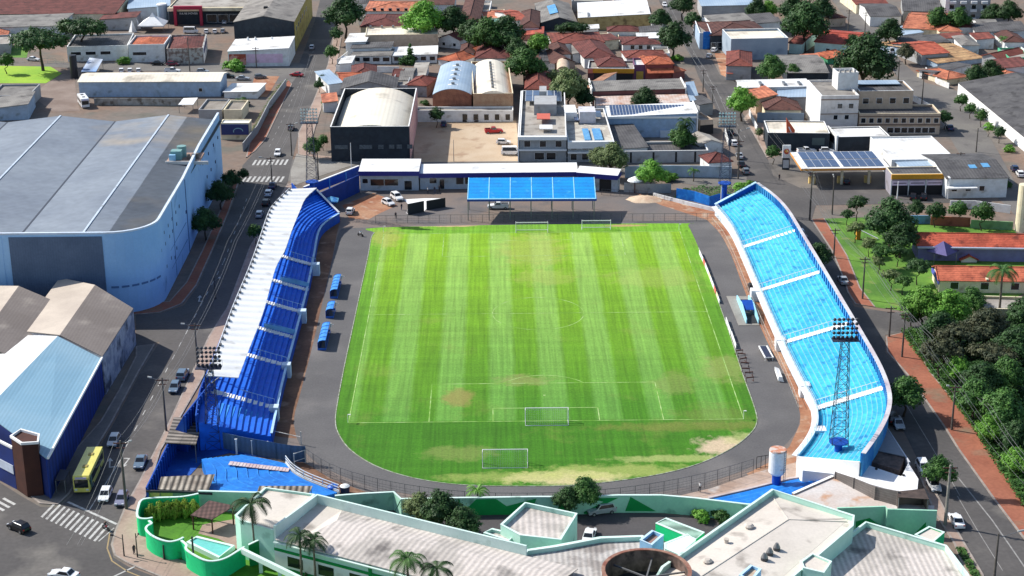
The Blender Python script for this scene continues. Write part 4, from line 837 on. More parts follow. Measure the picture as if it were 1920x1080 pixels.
def bld(label,a,c,yb=None,yr=None,d=None,h=None,g=None,roof='flat',r=1.4,ax='x',o=.35,wall=W_WHITE,rm=None,par=.5,wins=(),cat='house',name=None,parm=None,group=None,base=None,doors=(),pr_=0.0,kerb=.22,wf=None,square=False):
 """a, c: photo pixels of the front left / right eave at height h (or g: ground pixel row below a).
    yb: pixel row of the far eave at height h, yr: pixel row of the ridge, d: depth in metres"""
 if h is None:h=hgt(a[0],g,a[1])
 A_,C_=P(a[0],a[1],h),P(c[0],c[1],h);A_.z=C_.z=0
 u=C_-A_;W=u.length;u.normalize()
 if square:u=Vector((1,0,0))
 n=Vector((-u.y,u.x,0));mid=A_+u*W/2
 if d is None:
  lo_,hi=.5,150.
  for _ in range(40):
   m_=(lo_+hi)/2;q=mid+n*(m_ if yb is not None else m_/2);q.z=h if yb is not None else h+r
   if pr(q)[1]>(yb if yb is not None else yr):lo_=m_
   else:hi=m_
  d=lo_
 D=d
 t=thing(name or('house' if cat=='house' else cat.replace(' ','_')),label,cat,A_,math.atan2(u.y,u.x),group)
 rm=rm or(slab_m if roof=='flat' else RED)
 z0=base or 0
 if roof=='flat':
  k=kerb;b=MB()
  b.box(0,W,0,k,z0,h);b.box(0,W,D-k,D,z0,h);b.box(0,k,k,D-k,z0,h);b.box(W-k,W,k,D-k,z0,h)
  b.build('wall',wall,t);b=MB();b.box(k+.003,W-k-.003,k+.003,D-k-.003,h-par-.2,h-par);b.build('roof',rm,t)
  b=MB();pm=parm or wall;e=.04
  b.box(-e,W+e,-e,k+e,h+.002,h+.07);b.box(-e,W+e,D-k-e,D+e,h+.002,h+.07);b.box(-e,k+e,k+e,D-k-e,h+.002,h+.07);b.box(W-k-e,W+e,k+e,D-k-e,h+.002,h+.07);b.build('coping',pm,t)
 else:
  T,G=roof_faces(roof,W,D,h,r,o,ax)
  b=MB();b.box(0,W,0,D,z0,h-.1)
  for gl in G:
   if parm and pr_:continue
   b.add([Vector(q)-Vector((0,0,.1))for q in gl],[tuple(range(len(gl)))])
  b.build('wall',wall,t)
  b=MB()
  for f_ in T:b.slab(f_,.13)
  b.build('roof',rm,t,smooth=False)
  if roof in('hip','gable')and rm in tile_m.values():
   b=MB();seen=set()
   for f_ in T:
    for p,q in zip(f_,f_[1:]+f_[:1]):
     if max(p[2],q[2])>h+r*.7:
      kk=tuple(sorted((tuple(round(v,2)for v in p),tuple(round(v,2)for v in q))))
      if kk not in seen:seen.add(kk);b.bar(Vector(p)+Vector((0,0,.03)),Vector(q)+Vector((0,0,.03)),.13,n=6)
   b.build('ridge',rm,t)
  if pr_:
   b=MB();k=.25;pm=parm or wall
   b.box(-.1,W+.1,-k-o-.05,-o-.05,z0,h+pr_);b.box(-.1,W+.1,D+o+.05,D+k+o+.05,z0,h+pr_)
   b.build('end_wall',pm,t)
 for w_ in wins:
  f_,n_,za,zb,ww=w_[:5];Lf=W if f_ in 'SN' else D;s0,s1=(w_[5]if len(w_)>5 else(0,1))
  for i in range(n_):
   cx_=Lf*(s0+(s1-s0)*(i+.5)/n_);fy={'S':0,'N':D,'W':0,'E':W}[f_]
   window(t,cx_-ww/2,cx_+ww/2,fy,za,zb,f_,wf)
 for dd in doors:
  f_,cf,ww,hh_=dd[:4];dm=dd[4]if len(dd)>4 else dark;Lf=W if f_ in 'SN' else D;c0=Lf*cf;b=MB()
  if f_=='S':b.box(c0-ww/2,c0+ww/2,-.05,.02,.02,hh_)
  elif f_=='E':b.box(W-.02,W+.05,c0-ww/2,c0+ww/2,.02,hh_)
  else:b.box(-.05,.02,c0-ww/2,c0+ww/2,.02,hh_)
  b.build('door',dm,t)
 t['W']=W;t['D']=D;t['H']=h
 return t
def dims(t):return t['W'],t['D'],t['H']
def finish_dims():
 for o in ALL:
  for k in('W','D','H'):
   if k in o:del o[k]
def part(t,name,m,boxes=(),bars=()):
 b=MB()
 for q in boxes:b.box(*q)
 for q in bars:b.bar(*q)
 return b.build(name,m,t)
def sign(t,text,x,y,z,size,m,face='S',align='CENTER',ext=.02):
 cu=bpy.data.curves.new('lettering','FONT');cu.body=text;cu.size=size;cu.extrude=ext;cu.align_x=align;cu.align_y='CENTER';cu.resolution_u=2
 tmp=bpy.data.objects.new('lettering',cu);COL.objects.link(tmp);bpy.context.view_layer.update()
 me=bpy.data.meshes.new_from_object(tmp.evaluated_get(bpy.context.evaluated_depsgraph_get()));bpy.data.objects.remove(tmp);bpy.data.curves.remove(cu)
 me.materials.clear();me.materials.append(m);o=bpy.data.objects.new('lettering',me);COL.objects.link(o);o.parent=t;o.location=(x,y,z)
 o.rotation_euler=(R(90),0,{'S':0,'E':R(90),'W':R(-90)}[face]);return o
def panels(t,x0,x1,y0,y1,nx,ny,zf,gap=.12):
 """solar array as one part; zf(x, y) gives the roof height"""
 b=MB();dx,dy=(x1-x0)/nx,(y1-y0)/ny
 for i in range(nx):
  for j in range(ny):
   xa,xb,ya,yb_=x0+dx*i+gap,x0+dx*(i+1)-gap,y0+dy*j+gap,y0+dy*(j+1)-gap
   b.slab([(xa,ya,zf(xa,ya)+.16),(xb,ya,zf(xb,ya)+.16),(xb,yb_,zf(xb,yb_)+.16),(xa,yb_,zf(xa,yb_)+.16)],.05,0)
 b.slab([(x0,y0,zf(x0,y0)+.1),(x1,y0,zf(x1,y0)+.1),(x1,y1,zf(x1,y1)+.1),(x0,y1,zf(x0,y1)+.1)],.04,1)
 return b.build('solar_array',[solar,solar_f],t)
# ---------------- the big blue-grey warehouse on the left (curved corner, gabled bays)
wh=thing('warehouse','huge warehouse with blue-grey bayed roof and pale blue walls beside the avenue','warehouse',(-92,100,0));o_=wh.location
WH=17.0;xe=-76.6
fp=[(-150,53.9),(-85.5,53.9)]+[(-85.5+9*math.sin(a),62.5-8.6*math.cos(a))for a in[math.pi/2*i/8 for i in range(1,9)]]+[(xe,92),(xe-.9,120),(xe-1.0,150.5)]
wall_b=mat('pale_blue_render',A(172,214,252,.85),A(158,202,244,.85),ns=.12,fine=.04,dirt=(.15,.62,A(124,164,212)))
b=MB(o_);b.wall(fp,0,WH,.3);b.build('wall',wall_b,wh)
b=MB(o_);b.wall([(p[0]-.1,p[1]+.05)for p in fp],WH,WH+.35,.55);b.build('coping',paint(206,220,236),wh)
b=MB(o_);b.box(-104.6,-86.2,53.62,53.8,.0,WH-.5);b.build('grey_cladding',mat('slate_cladding',A(112,132,160),A(100,120,148),ns=.2,wave=('X',.5,.05)),wh)
b=MB(o_);b.box(-150,-106,53.62,53.8,.0,WH-.5);b.build('grey_cladding',wall_b,wh)
roof_wm=mat('warehouse_sheet',A(158,168,180),A(140,150,164),ns=.05,rough=.9,wave=('Y',1.0,.07),fine=.1,fs=.5,dirt=(.03,.60,A(190,178,160)),bump=.15,spec=.15)
b=MB(o_);y0,y1=54.3,150.4;rid=[(-150,15.6),(-133,17.4),(-116,15.6),(-104,15.6)]
def rz(x):
 ph=((x+76.6)%27.0)/27.0;return 15.3+1.6*(1-abs(ph*2-1))
xs=sorted(set([-150,xe-.2]+[-76.6-13.5*k for k in range(6)if-76.6-13.5*k>-150]+[-85.5]))
for xa,xb in zip(xs[:-1],xs[1:]):
 ya,yb_=(y0,y0)if xb<=-85.4 else(y0,y0)
 if xb>-85.4:
  cols=[(-85.5+8.7*math.sin(a),62.5-8.2*math.cos(a))for a in[math.pi/2*i/10 for i in range(11)]]
  for(xc,yc),(xd,yd)in zip(cols[:-1],cols[1:]):b.slab([(xc,yc,rz(xc)),(xd,yd,rz(xd)),(xd,y1,rz(xd)),(xc,y1,rz(xc))],.15)
 else:b.slab([(xa,y0,rz(xa)),(xb,y0,rz(xb)),(xb,y1,rz(xb)),(xa,y1,rz(xa))],.15)
b.build('roof',roof_wm,wh)
for k in(1,3,5):
 xv=-76.6-13.5*2*((k+1)//2)
 if xv<-150:continue
 b=MB(o_);b.box(xv-.2,xv+.2,y0,y1,rz(xv)+.0,rz(xv)+.06);b.build('gutter',plain('gutter_dark',A(60,70,88),.7),wh)
for k in range(3):
 xv=-76.6-13.5-27*k;
 if xv<-150:continue
 b=MB(o_);b.box(xv-.2,xv+.2,y0,y1,rz(xv)+.0,rz(xv)+.12);b.build('ridge_cap',paint(190,204,220),wh)
rnd=random.Random(5);b=MB(o_)
for(zz,ya,yb_,n)in((13.2,66,84,5),(13.2,100,118,3),(10.6,62,80,5),(9.6,92,112,5),(12.2,122,146,4),(5.8,66,78,3),(4.6,64,76,2),(7.6,126,140,3)):
 for i in range(n):y=ya+(yb_-ya)*i/max(1,n-1)+rnd.uniform(-.6,.6);xw=xe if y<92 else xe-.5 if y<105 else xe-.9;b.box(xw+.1,xw+.24,y-.32,y+.32,zz-.35,zz+.35)
b.build('vent_openings',plain('vent_dark',A(40,60,110),.8),wh)['kind']='stuff'
b=MB(o_)
for zz in(3.4,7.4):b.box(xe+.14,xe+.22,66,91,zz,zz+.12)
for yy in(76,92.6):b.box(xe+.1,xe+.25,yy,yy+.3,0,WH-.3)
b.build('wall_joint',plain('joint_blue',A(88,126,180),.8),wh)
b=MB(o_);
for i in range(6):a=math.pi/2*(i+.5)/7;p=Vector((-85.5+9.18*math.sin(a),62.5-8.78*math.cos(a),0));b.obox((p.x,p.y),(math.cos(a),math.sin(a)),.75,.04,5.6,6.0)
b.build('painted_band',plain('band_blue',A(104,142,192),.8),wh)
e=P(355,295,16);b=MB(o_);b.box(e.x-4.5,e.x+3,e.y-5,e.y+3,15.9,16.3);b.build('plant_platform',paint(170,140,124),wh)
b=MB(o_);b.box(e.x-3.6,e.x-1.2,e.y-3.6,e.y-1.4,16.3,18.4);b.cyl((e.x-1.6,e.y-.2),1.1,16.3,18.8,16);b.build('cooling_unit',paint(120,160,160),wh)
b=MB(o_);b.box(e.x-3.8,e.x-2.4,e.y-4.6,e.y-3.7,16.3,17.8);b.build('blue_cabinet',paint(150,200,232),wh)
b=MB(o_);[b.cyl((e.x+.4+.9*i,e.y-2.6+.3*i),.38,16.3,17.5,12)for i in range(3)];b.build('grey_units',paint(110,104,100),wh)
b=MB(o_);b.wall([(e.x-4.6,e.y-5.1),(e.x+5.2,e.y-5.4)],15.8,16.55,.3);b.build('kerb',paint(220,214,206),wh)
# ---------------- gabled sheds at the left edge
sheet_l=mat('light_blue_roof',A(168,206,226),A(150,194,218),ns=.06,rough=.45,wave=('X',.6,.10),fine=.04)
cem=mat('grey_gable_roof',A(152,142,136),A(136,126,120),ns=.1,wave=('X',.6,.08),fine=.08,dirt=(.15,.6,A(176,166,156)))
def shed2(label,name,ridge,eaveR,zr,ze,wallE,roofR,roofL,back=True,wallS=None,hf=None):
 """ridge: two pixels (near, far) at zr; eaveR: two pixels at ze; left slope mirrored"""
 r0,r1=P(*ridge[0],zr),P(*ridge[1],zr);e0,e1=P(*eaveR[0],ze),P(*eaveR[1],ze)
 c=(r0+e0)/2;c.z=0;o=thing(name,label,'shed',c);o_=o.location
 l0,l1=Vector((2*r0.x-e0.x,2*r0.y-e0.y,ze)),Vector((2*r1.x-e1.x,2*r1.y-e1.y,ze))
 b=MB(o_);b.slab([r0,e0,e1,r1],.15);b.build('roof',roofR,o);b=MB(o_);b.slab([l0,r0,r1,l1],.15);b.build('roof',roofL,o)
 b=MB(o_);F=lambda p,z:(p.x,p.y,z)
 b.wall([(e0.x-.12,e0.y),(e1.x-.12,e1.y)],0,ze-.2,.2)
 b.build('side_wall',wallE,o)
 for p,q,s_ in((e0,r0,l0),(e1,r1,l1)):b=MB(o_);b.add([F(p,0),F(s_,0),F(s_,ze-.2),F(q,zr-.2),F(p,ze-.2)],[(0,1,2,3,4)]);b.build('gable_wall',wallS or wallE,o)
 b=MB(o_);b.wall([(l0.x+.1,l0.y),(l1.x+.1,l1.y)],0,ze-.2,.2);b.build('side_wall',wallE,o)
 return o,(r0,r1,e0,e1,l0,l1)
peel=mat('peeling_white',A(206,208,214),A(160,166,180),ns=.5,fine=.1,hard=.06,dirt=(.35,.52,A(88,92,104)))
navy_r=mat('navy_ribbed_wall',A(26,58,140,.8),A(20,48,120,.8),ns=.3,wave=('Y',1.9,.35),fine=.05)
shed2('grey gabled shed with a skylight strip and peeling white side wall by the avenue','gabled_shed',((112,628),(178,534)),((192,668),(250,578)),9.0,7.4,peel,cem,mat('cream_slope',A(226,212,196),A(206,192,178),ns=.1,fine=.06))
r0=P(165,561,8.95);r1=P(238,598,7.6)
o,K=shed2('dark blue ribbed shed with light blue gabled roof at the near left corner','gabled_shed',((-30,772),(108,630)),((88,860),(190,672)),9.0,7.0,navy_r,sheet_l,met_w,wallS=mat('navy_front',A(30,56,130,.8),A(24,46,110,.8),ns=.3,fine=.05))
o_=o.location
b=MB(o_);b.wall([(K[2].x+.15,K[2].y),(K[3].x+.15,K[3].y)],K[2].z-.1,K[2].z+.3,.3);b.build('gutter',white,o)
shed2('leftmost grey gabled shed behind the light blue roofs','gabled_shed',((-40,640),(35,536)),((28,672),(106,566)),9.0,7.4,W_BLACK,cem,mat('cream_slope',A(226,212,196),A(206,192,178),ns=.1,fine=.06))
o=thing('sign_tower','tall dark brown sign tower on the corner of the navy shed','sign tower',P(55,930));o_=o.location
q=[P(x,y,0)for x,y in((32,918),(52,932),(82,930),(84,915),(50,905))];hb=hgt(52,932,834);b=MB(o_);b.prism([(p.x,p.y)for p in q],0,hb);b.build('cladding',mat('dark_brown_panel',A(84,48,38,.8),A(66,38,32,.8),ns=.3,fine=.05),o)
b=MB(o_);b.wall([(p.x,p.y)for p in q],hb,hb+.4,.35,closed=True);b.build('white_trim',white,o)
o=thing('navy_shop','navy blue shop with a white blank panel left of the brown sign tower','building',P(0,900));o_=o.location
p,q,s_=P(33,917),P(-60,868),P(-150,820);b=MB(o_);b.wall([(p.x,p.y),(q.x,q.y),(s_.x,s_.y)],0,7.0,.3);b.build('wall',mat('navy_front',A(30,56,130,.8),A(24,46,110,.8),ns=.3,fine=.05),o)
b=MB(o_);u=(q-p).normalized();a_,c_=p+u*.2,p+u*4.2;nn=Vector((u.y,-u.x,0))*-.22;nn=nn if nn.y<0 else-nn
b.wall([(a_.x+nn.x,a_.y+nn.y),(c_.x+nn.x,c_.y+nn.y)],2.6,4.1,.1);b.build('panel',paint(196,206,222),o)
b=MB(o_);b.wall([(p.x,p.y),(q.x,q.y)],7.0,7.35,.4);b.build('white_trim',white,o)
px_roof('bus_shelter','small dark bus shelter on the pavement left of the yellow bus',[(103,900),(121,900),(131,881),(113,880)],[2.4]*4,plain('shelter_roof',A(76,76,84),.5),'bus shelter')
# ---------------- mint green hospital at the bottom
mint=mat('mint_render',A(206,248,230,.8),A(192,240,220,.8),ns=.2,fine=.04,dirt=(.3,.62,A(150,200,176)))
mint_w=mat('pale_mint_render',A(228,250,242,.8),A(214,242,232,.8),ns=.2,fine=.04,dirt=(.3,.62,A(170,204,188)))
green=mat('green_render',A(20,192,120,1.2),A(16,176,110,1.2),ns=.25,fine=.06,dirt=(.4,.6,A(40,130,90,.8)))
green_d=mat('dark_green_render',A(0,136,66,1),A(0,124,60,1),ns=.25,fine=.05)
sage=mat('sage_render',A(172,222,196,.85),A(156,210,184,.85),ns=.25,fine=.05,dirt=(.4,.6,A(120,168,146)))
pale_roof=mat('pale_pitched_roof',A(246,236,224),A(232,222,210),ns=.12,fine=.06,dirt=(.25,.56,A(170,160,150)))
def tiled(name,ang,per=.9,dk=.16):
 m=mat(name,A(234,224,216),A(206,198,190),ns=.14,fine=.12,hard=.05,dirt=(.22,.56,A(136,130,126)),wave=('X',per,dk),bump=.4);return m
pol={}
def poly_block(name,label,px,h,rm,wm=mint,ph=.8,cat='building',t=.3,trim=mint_w,pxz=None):
 """flat roofed block: px are the parapet's outer top corners at height h (in order)"""
 pts=[P(x,y,h)for x,y in px];c=sum(pts,Vector())/len(pts);c.z=0;o=thing(name,label,cat,c);o_=o.location
 n=len(pts);cc=sum(((p.x,p.y)for p in pts),());xy=[(p.x,p.y)for p in pts]
 area=sum(xy[i][0]*xy[(i+1)%n][1]-xy[(i+1)%n][0]*xy[i][1]for i in range(n));
 if area<0:xy=xy[::-1]
 def inset(k):
  out=[]
  for i in range(n):
   a,b_,d_=Vector((*xy[i-1],0)),Vector((*xy[i],0)),Vector((*xy[(i+1)%n],0));u=(b_-a).normalized();v=(d_-b_).normalized()
   n1,n2=Vector((-u.y,u.x,0)),Vector((-v.y,v.x,0));m_=(n1+n2);m_=m_/max(.3,m_.dot(n1));out.append((b_.x+m_.x*k,b_.y+m_.y*k))
  return out
 i1=inset(t/2);b=MB(o_);b.wall(i1,0,h-.08,t,closed=True);b.build('wall',wm,o)
 b=MB(o_);b.wall(i1,h-.078,h,t+.1,closed=True);b.build('coping',trim,o)
 b=MB(o_);i2=inset(t+.01);b.prism(i2,h-ph-.25,h-ph);b.build('roof',rm,o)
 return o,i2
def wing(label,c0,c1,cf0,h,ph,rm,ridge_fr,rise,wm,far_ext=0):
 """c0,c1: back parapet top pixels, cf0: front-left parapet pixel, all at height h"""
 a,c,f_=P(*c0,h),P(*c1,h),P(*cf0,h);u=(c-a);u.z=0;L_=u.length+far_ext;u.normalize();n=Vector((u.y,-u.x,0));Dp=(f_-a).dot(n)
 o=thing('hospital_wing',label,'building',(f_.x+(a+n*Dp-f_).x,(a+n*Dp).y,0),math.atan2(u.y,u.x))
 return o,L_,Dp
hospital=[]
o,L1,D1=wing('long mint and white hospital wing with windows and pale ribbed roof at the bottom left',(594,926),(988,1022),(518,987),7.2,.8,None,.5,.8,mint)
rw=tiled('ribbed_cement_a',0)
b=MB();b.box(0,L1,D1-.3,D1,0,7.2);b.box(0,.3,0,D1-.3,0,7.2);b.build('parapet_wall',mint_w,o)
b=MB();b.box(.3,L1,0,D1-.3,0,4.9);b.build('wall',mint,o)
b=MB();yr_=D1*.62;b.slab([(3.2,-.2,5.15),(L1+8,-.2,5.15),(L1+8,yr_,6.3),(6.2,yr_,6.3)],.12);b.slab([(6.2,yr_,6.3),(L1+8,yr_,6.3),(L1+8,D1-.32,5.7),(4.5,D1-.32,5.7)],.12);b.build('roof',rw,o)
b=MB();b.slab([(.32,-.2,5.2),(3.2,-.2,5.15),(6.2,yr_,6.3),(4.5,D1-.32,5.7),(.32,D1-.32,5.8)],.12);b.build('roof',pale_roof,o)
b=MB();b.box(-.02,L1,-.14,-.01,3.35,3.75);b.box(-.02,L1,-.14,-.01,0,.9);b.box(15.8,16.3,-.18,-.01,.9,4.9);b.box(16.3,L1,-.14,-.01,4.45,4.8);b.build('green_band',green_d,o)
b=MB();b.box(-.02,L1,-.06,-.01,.92,3.33);b.build('white_band',white,o)
for i in range(7):x=2.2+5.2*i;window(o,x,x+2.6,0,1.3,2.9,'S',white,off=.04)
b=MB();b.box(.1,L1,-.5,-.05,4.7,4.85);b.build('eave',mint_w,o)
o2,_=poly_block('hospital_block','pale roofed mint block with a slanting roof edge left of the long hospital wing',[(440,966),(497,913),(592,926),(512,994),(450,975)],6.4,pale_roof,mint,.35,trim=mint_w)
poly_block('hospital_block','small mint block with ribbed roof and two tiny windows by the hospital car park',[(938,983),(984,941),(1083,962),(1052,1012),(975,1003)],5.2,rw,mint,.7)
poly_block('hospital_block','low mint annex with a narrow roof left of the ribbed block by the car park',[(905,998),(922,990),(968,1001),(955,1014)],4.0,rw,mint,.5)
o3,i3=poly_block('hospital_block','large mint block with cream roof and vents left of the ribbed block',[(1240,1062),(1448,916),(1603,966),(1600,985),(1430,1130),(1200,1130)],8.2,pale_roof,mint,.9)
o_=o3.location;b=MB(o_)
ra,rb,rc=P(1478,974,7.9),P(1270,1110,7.9),P(1600,976,7.35);b.bar(ra,rb,.12);b.bar(ra,P(1450,934,7.35),.12);b.bar(ra,P(1588,978,7.35),.12)
s1,s2,s3,s4=P(1450,932,7.32),P(1250,1070,7.32),rb,ra;b.slab([s1,ra,rb,s2],.1);b.slab([ra,P(1590,974,7.32),P(1400,1140,7.32),rb],.1);b.slab([s1,P(1592,972,7.32),ra],.1);b.build('roof_slope',pale_roof,o3)
for i,(x,y)in enumerate(((1404,986),(1326,1052),(1362,1014))):
 p=P(x,y+4,7.6);b=MB(o_);b.cyl((p.x,p.y),.55 if i<2 else.3,7.4,8.0,10);b.cyl((p.x,p.y),.75 if i<2 else.32,8.0,8.25,10,0,.4);b.build('roof_vent',paint(196,188,178),o3)
for i,(x,y)in enumerate(((1433,1052),(1443,1042),(1456,1033))):
 p=P(x,y,7.5);b=MB(o_);b.cyl((p.x,p.y),.5,7.4,8.1,14,1);b.cyl((p.x,p.y),.5,8.1,8.7,14,0,.2);b.build('turbine_vent',[plain('galvanised',A(150,148,146),.4,.5),plain('vent_base_dark',A(70,70,74),.6)],o3)
o4,i4=poly_block('hospital_block','wide mint block with weathered ribbed roof at the bottom right',[(1540,1040),(1623,977),(1775,1022),(1815,1075),(1850,1140),(1500,1180),(1470,1090)],6.2,tiled('ribbed_cement_b',0,.8,.2),mint,.8)
poly_block('rooftop_hut','small mint stair hut with pale roof between the cream and ribbed hospital roofs',[(1500,1052),(1523,1036),(1560,1052),(1545,1074),(1505,1064)],8.6,pale_roof,mint,.3)
poly_block('gate_hut','little green and white hut with pale roof beside the green mural wall',[(1714,1002),(1742,986),(1772,997),(1750,1016)],3.6,pale_roof,green,.2)
o5,_=poly_block('hospital_block','low middle block with patchy ribbed roof behind the round brown tank',[(985,1030),(1040,1022),(1125,1006),(1205,1003),(1262,1050),(1240,1120),(900,1120),(960,1060)],5.6,mat('patchy_cement',A(214,208,202),A(176,168,162),ns=.12,fine=.12,hard=.03,dirt=(.14,.54,A(150,142,138)),wave=('X',.8,.18),bump=.4),mint,.7,t=.5)
o,_=poly_block('stair_tower','pale blue square tower with recessed top beside the round brown tank',[(1199,1012),(1223,993),(1245,1002),(1222,1022)],9.4,paint(150,120,110),paint(150,200,236),.5,trim=paint(190,220,240))
o,_=poly_block('stair_tower','second pale blue tower at the bottom edge in front of the cream hospital roof',[(1385,1078),(1408,1058),(1428,1066),(1410,1088)],10.2,paint(190,170,150),paint(150,200,236),.4,trim=paint(190,220,240))
p=P(1222,1010,8.9);b=MB(o_);
o=thing('round_tank','open round brown concrete tank with rusty rim at the bottom edge','tank',P(1212,1085,8));o.location.z=0;cxt=(0,0)
b=MB();n=40;rr=5.9
for(ra_,rb_,za,zb_)in((rr,rr,0,9.2),):
 vs=[]
 for i in range(n):
  a=2*math.pi*i/n;vs+=[(rr*math.cos(a),rr*math.sin(a),0),(rr*math.cos(a),rr*math.sin(a),9.2),((rr-.35)*math.cos(a),(rr-.35)*math.sin(a),9.2),((rr-.35)*math.cos(a),(rr-.35)*math.sin(a),6.0)]
 fs_=[]
 for i in range(n):k,l=4*i,4*((i+1)%n);fs_+=[(k,l,l+1,k+1),(k+1,l+1,l+2,k+2),(k+2,l+2,l+3,k+3)]
 b.add(vs,fs_)
b.build('shell',mat('stained_tank',A(150,124,112),A(104,84,76),ns=.5,fine=.15,dirt=(.6,.52,A(76,62,58))),o)
b=MB();b.cyl((0,0),rr-.36,5.9,6.0,40);b.build('floor',plain('tank_floor',A(58,56,58),.9),o)
b=MB();[b.bar((0,0,8.2),((rr-.4)*math.cos(a),(rr-.4)*math.sin(a),8.0),.14)for a in[2*math.pi*i/6+.3 for i in range(6)]];b.build('brace',plain('brace_grey',A(120,120,122),.7),o)
b=MB();vs=[]
for i in range(n):a=2*math.pi*i/n;vs.append((a,));
b.wall([((rr-.17)*math.cos(2*math.pi*i/n),(rr-.17)*math.sin(2*math.pi*i/n))for i in range(n)],9.2,9.32,.5,closed=True);b.build('rim',mat('rusty_rim',A(150,92,76),A(180,140,120),ns=.8),o)
def wallpx(name,label,px,h,m,t=.3,trim=None,z0=0,cat='wall'):
 hs=h if isinstance(h,(list,tuple))else[h]*len(px);q=[P(x,y,hh_)for(x,y),hh_ in zip(px,hs)];o=thing(name,label,cat,(q[0].x,q[0].y,0));o_=o.location
 b=MB(o_);b.wall([(p.x,p.y)for p in q],z0,hs,t);b.build('wall',m,o)
 if trim:b=MB(o_);b.wall([(p.x,p.y)for p in q],[v+.002 for v in hs],[v+.12 for v in hs],t+.12);b.build('coping',trim,o)
 return o,q
poly_block('white_awning','flat white awning between the pale blue tower and the cream hospital roof',[(1245,1018),(1290,1000),(1305,1012),(1272,1040),(1246,1028)],4.6,white,white,.05)
poly_block('ramp_house','sage and green striped sloping ramp roof in the hospital car park',[(1228,980),(1248,970),(1322,998),(1305,1012)],2.4,mat('sage_stripes',A(176,206,190),A(150,186,168),ns=.2,wave=('Y',3.4,.5)),green,.1)
sheet('car_park',[(960,955),(1180,958),(1330,975),(1420,985),(1300,1040),(1200,1040),(1080,1040),(900,1030),(860,985),(740,985),(640,980),(640,960)],.034,mat('car_park_asphalt',A(96,92,94),A(84,80,82),ns=.1,fine=.1,dirt=(.2,.58,A(112,106,104))))
mu=[(740,922),(752,935),(860,934),(1000,932),(1090,932),(1160,929),(1240,929),(1300,934),(1400,946),(1480,950)]
o,q=wallpx('mural_wall','long sage wall with dark green zigzag shapes south of the running track',[(628,930),(680,926),(738,923),(752,936)]+mu[2:],[3.0]*3+[2.9]*9,sage,.25,mint_w)
o_=o.location
def mural(a0,pts,m=green_d):
 pass
def on_wall(x,z,off=-.16):
 for p,r_ in zip(q[:-1],q[1:]):
  xa,xb=pr((p.x,p.y,z))[0],pr((r_.x,r_.y,z))[0]
  if xa<=x<=xb:
   t=(x-xa)/(xb-xa);c=p.lerp(r_,t);u=(r_-p).normalized();nn=Vector((u.y,-u.x,0));
   if nn.y>0:nn=-nn
   return Vector((c.x,c.y,z))+nn*(-off)
 return None
for pts in([(742,0.05),(752,2.8),(862,2.8),(866,.05)],[(862,.05),(893,2.75),(930,2.75),(950,1.5),(1006,2.75),(994,.05)],[(1045,.6),(1052,2.7),(1110,2.7),(1160,2.6),(1142,1.9),(1100,.05)],[(1172,.3),(1182,2.75),(1230,.3)]):
 v=[on_wall(x,z)for x,z in pts]
 if all(v):b=MB(o_);b.slab(v,.0);b=MB(o_);b.add(v,[tuple(range(len(v)))]);b.build('painted_shape',green_d,o)
o,q=wallpx('mural_wall','tall sage wall topped by a thick dark green band right of the cream hospital roof',[(1570,952),(1660,949),(1664,954),(1757,957)],4.2,sage,.3)
o_=o.location
for pts in([(1572,3.2),(1572,4.22),(1661,4.22),(1661,4.0),(1756,4.0),(1756,2.9),(1660,2.6)],[(1604,.05),(1604,1.9),(1630,2.4),(1672,.05)],[(1712,0.05),(1736,2.3),(1736,.05)]):
 v=[on_wall(x,z)for x,z in pts]
 if all(v):b=MB(o_);b.add(v,[tuple(range(len(v)))]);b.build('painted_shape',green_d,o)
wallpx('mural_wall','sage green wall with a pale top behind the bamboo and garden pergola',[(372,921),(520,925),(560,928)],3.2,sage,.25,mint_w)
gz=2.2
def arc_wall(label,px,h=2.6,m=green,trim=mint_w,n=5):
 q=cat_rom([P(x,y,h)for x,y in px],n);o=thing('garden_wall',label,'wall',(q[0].x,q[0].y,0),0,'curved green garden walls');o_=o.location
 b=MB(o_);b.wall([(p.x,p.y)for p in q],0,h,.22);b.build('wall',m,o);b=MB(o_);b.wall([(p.x,p.y)for p in q],h,h+.12,.34);b.build('coping',trim,o)
arc_wall('rounded green garden wall wrapping the bamboo at the corner of the hospital garden',[(372,926),(340,932),(290,934),(266,938),(259,952),(257,966),(262,972),(275,973),(286,971)],3.0)
arc_wall('middle curved green bay of the hospital garden wall beside the pavement',[(279,977),(284,982),(276,987),(274,994),(284,1004),(300,1012),(318,1016),(334,1013),(344,1008)],3.0)
arc_wall('curved green bay of the garden wall in front of the small pool',[(340,1014),(349,1022),(349,1030),(362,1040),(385,1051),(405,1052),(425,1046),(445,1034),(458,1026)],3.0)
sheet('garden_lawn',[(268,990),(300,960),(370,950),(440,965),(450,1010),(430,1060),(385,1070),(352,1055),(290,1030)],.15,mat('garden_grass',A(96,160,34),A(80,142,30),ns=.3,fine=.14,fs=3,bump=.5))
sheet('garden_patio',[(380,985),(440,975),(462,1000),(452,1035),(410,1012),(372,1002)],.16,pave)
sheet('garden_lawn',[(440,1040),(520,1010),(640,1060),(760,1090),(900,1130),(500,1180),(420,1120)],.15,mat('garden_grass',A(96,160,34),A(80,142,30),ns=.3,fine=.14,fs=3,bump=.5))
o=thing('garden_pergola','brown ribbed pergola roof on posts in the hospital garden','pergola',P(400,985));o_=o.location
q=[P(x,y,z)for(x,y),z in zip(((357,966),(397,974),(440,948),(392,938)),(2.6,2.6,3.3,3.3))];b=MB(o_);b.slab(q,.12);b.build('roof',mat('brown_tile',A(120,90,84),A(96,72,68),ns=.3,wave=('X',.7,.4),wave2=('Y',.9,.25),fine=.1),o)
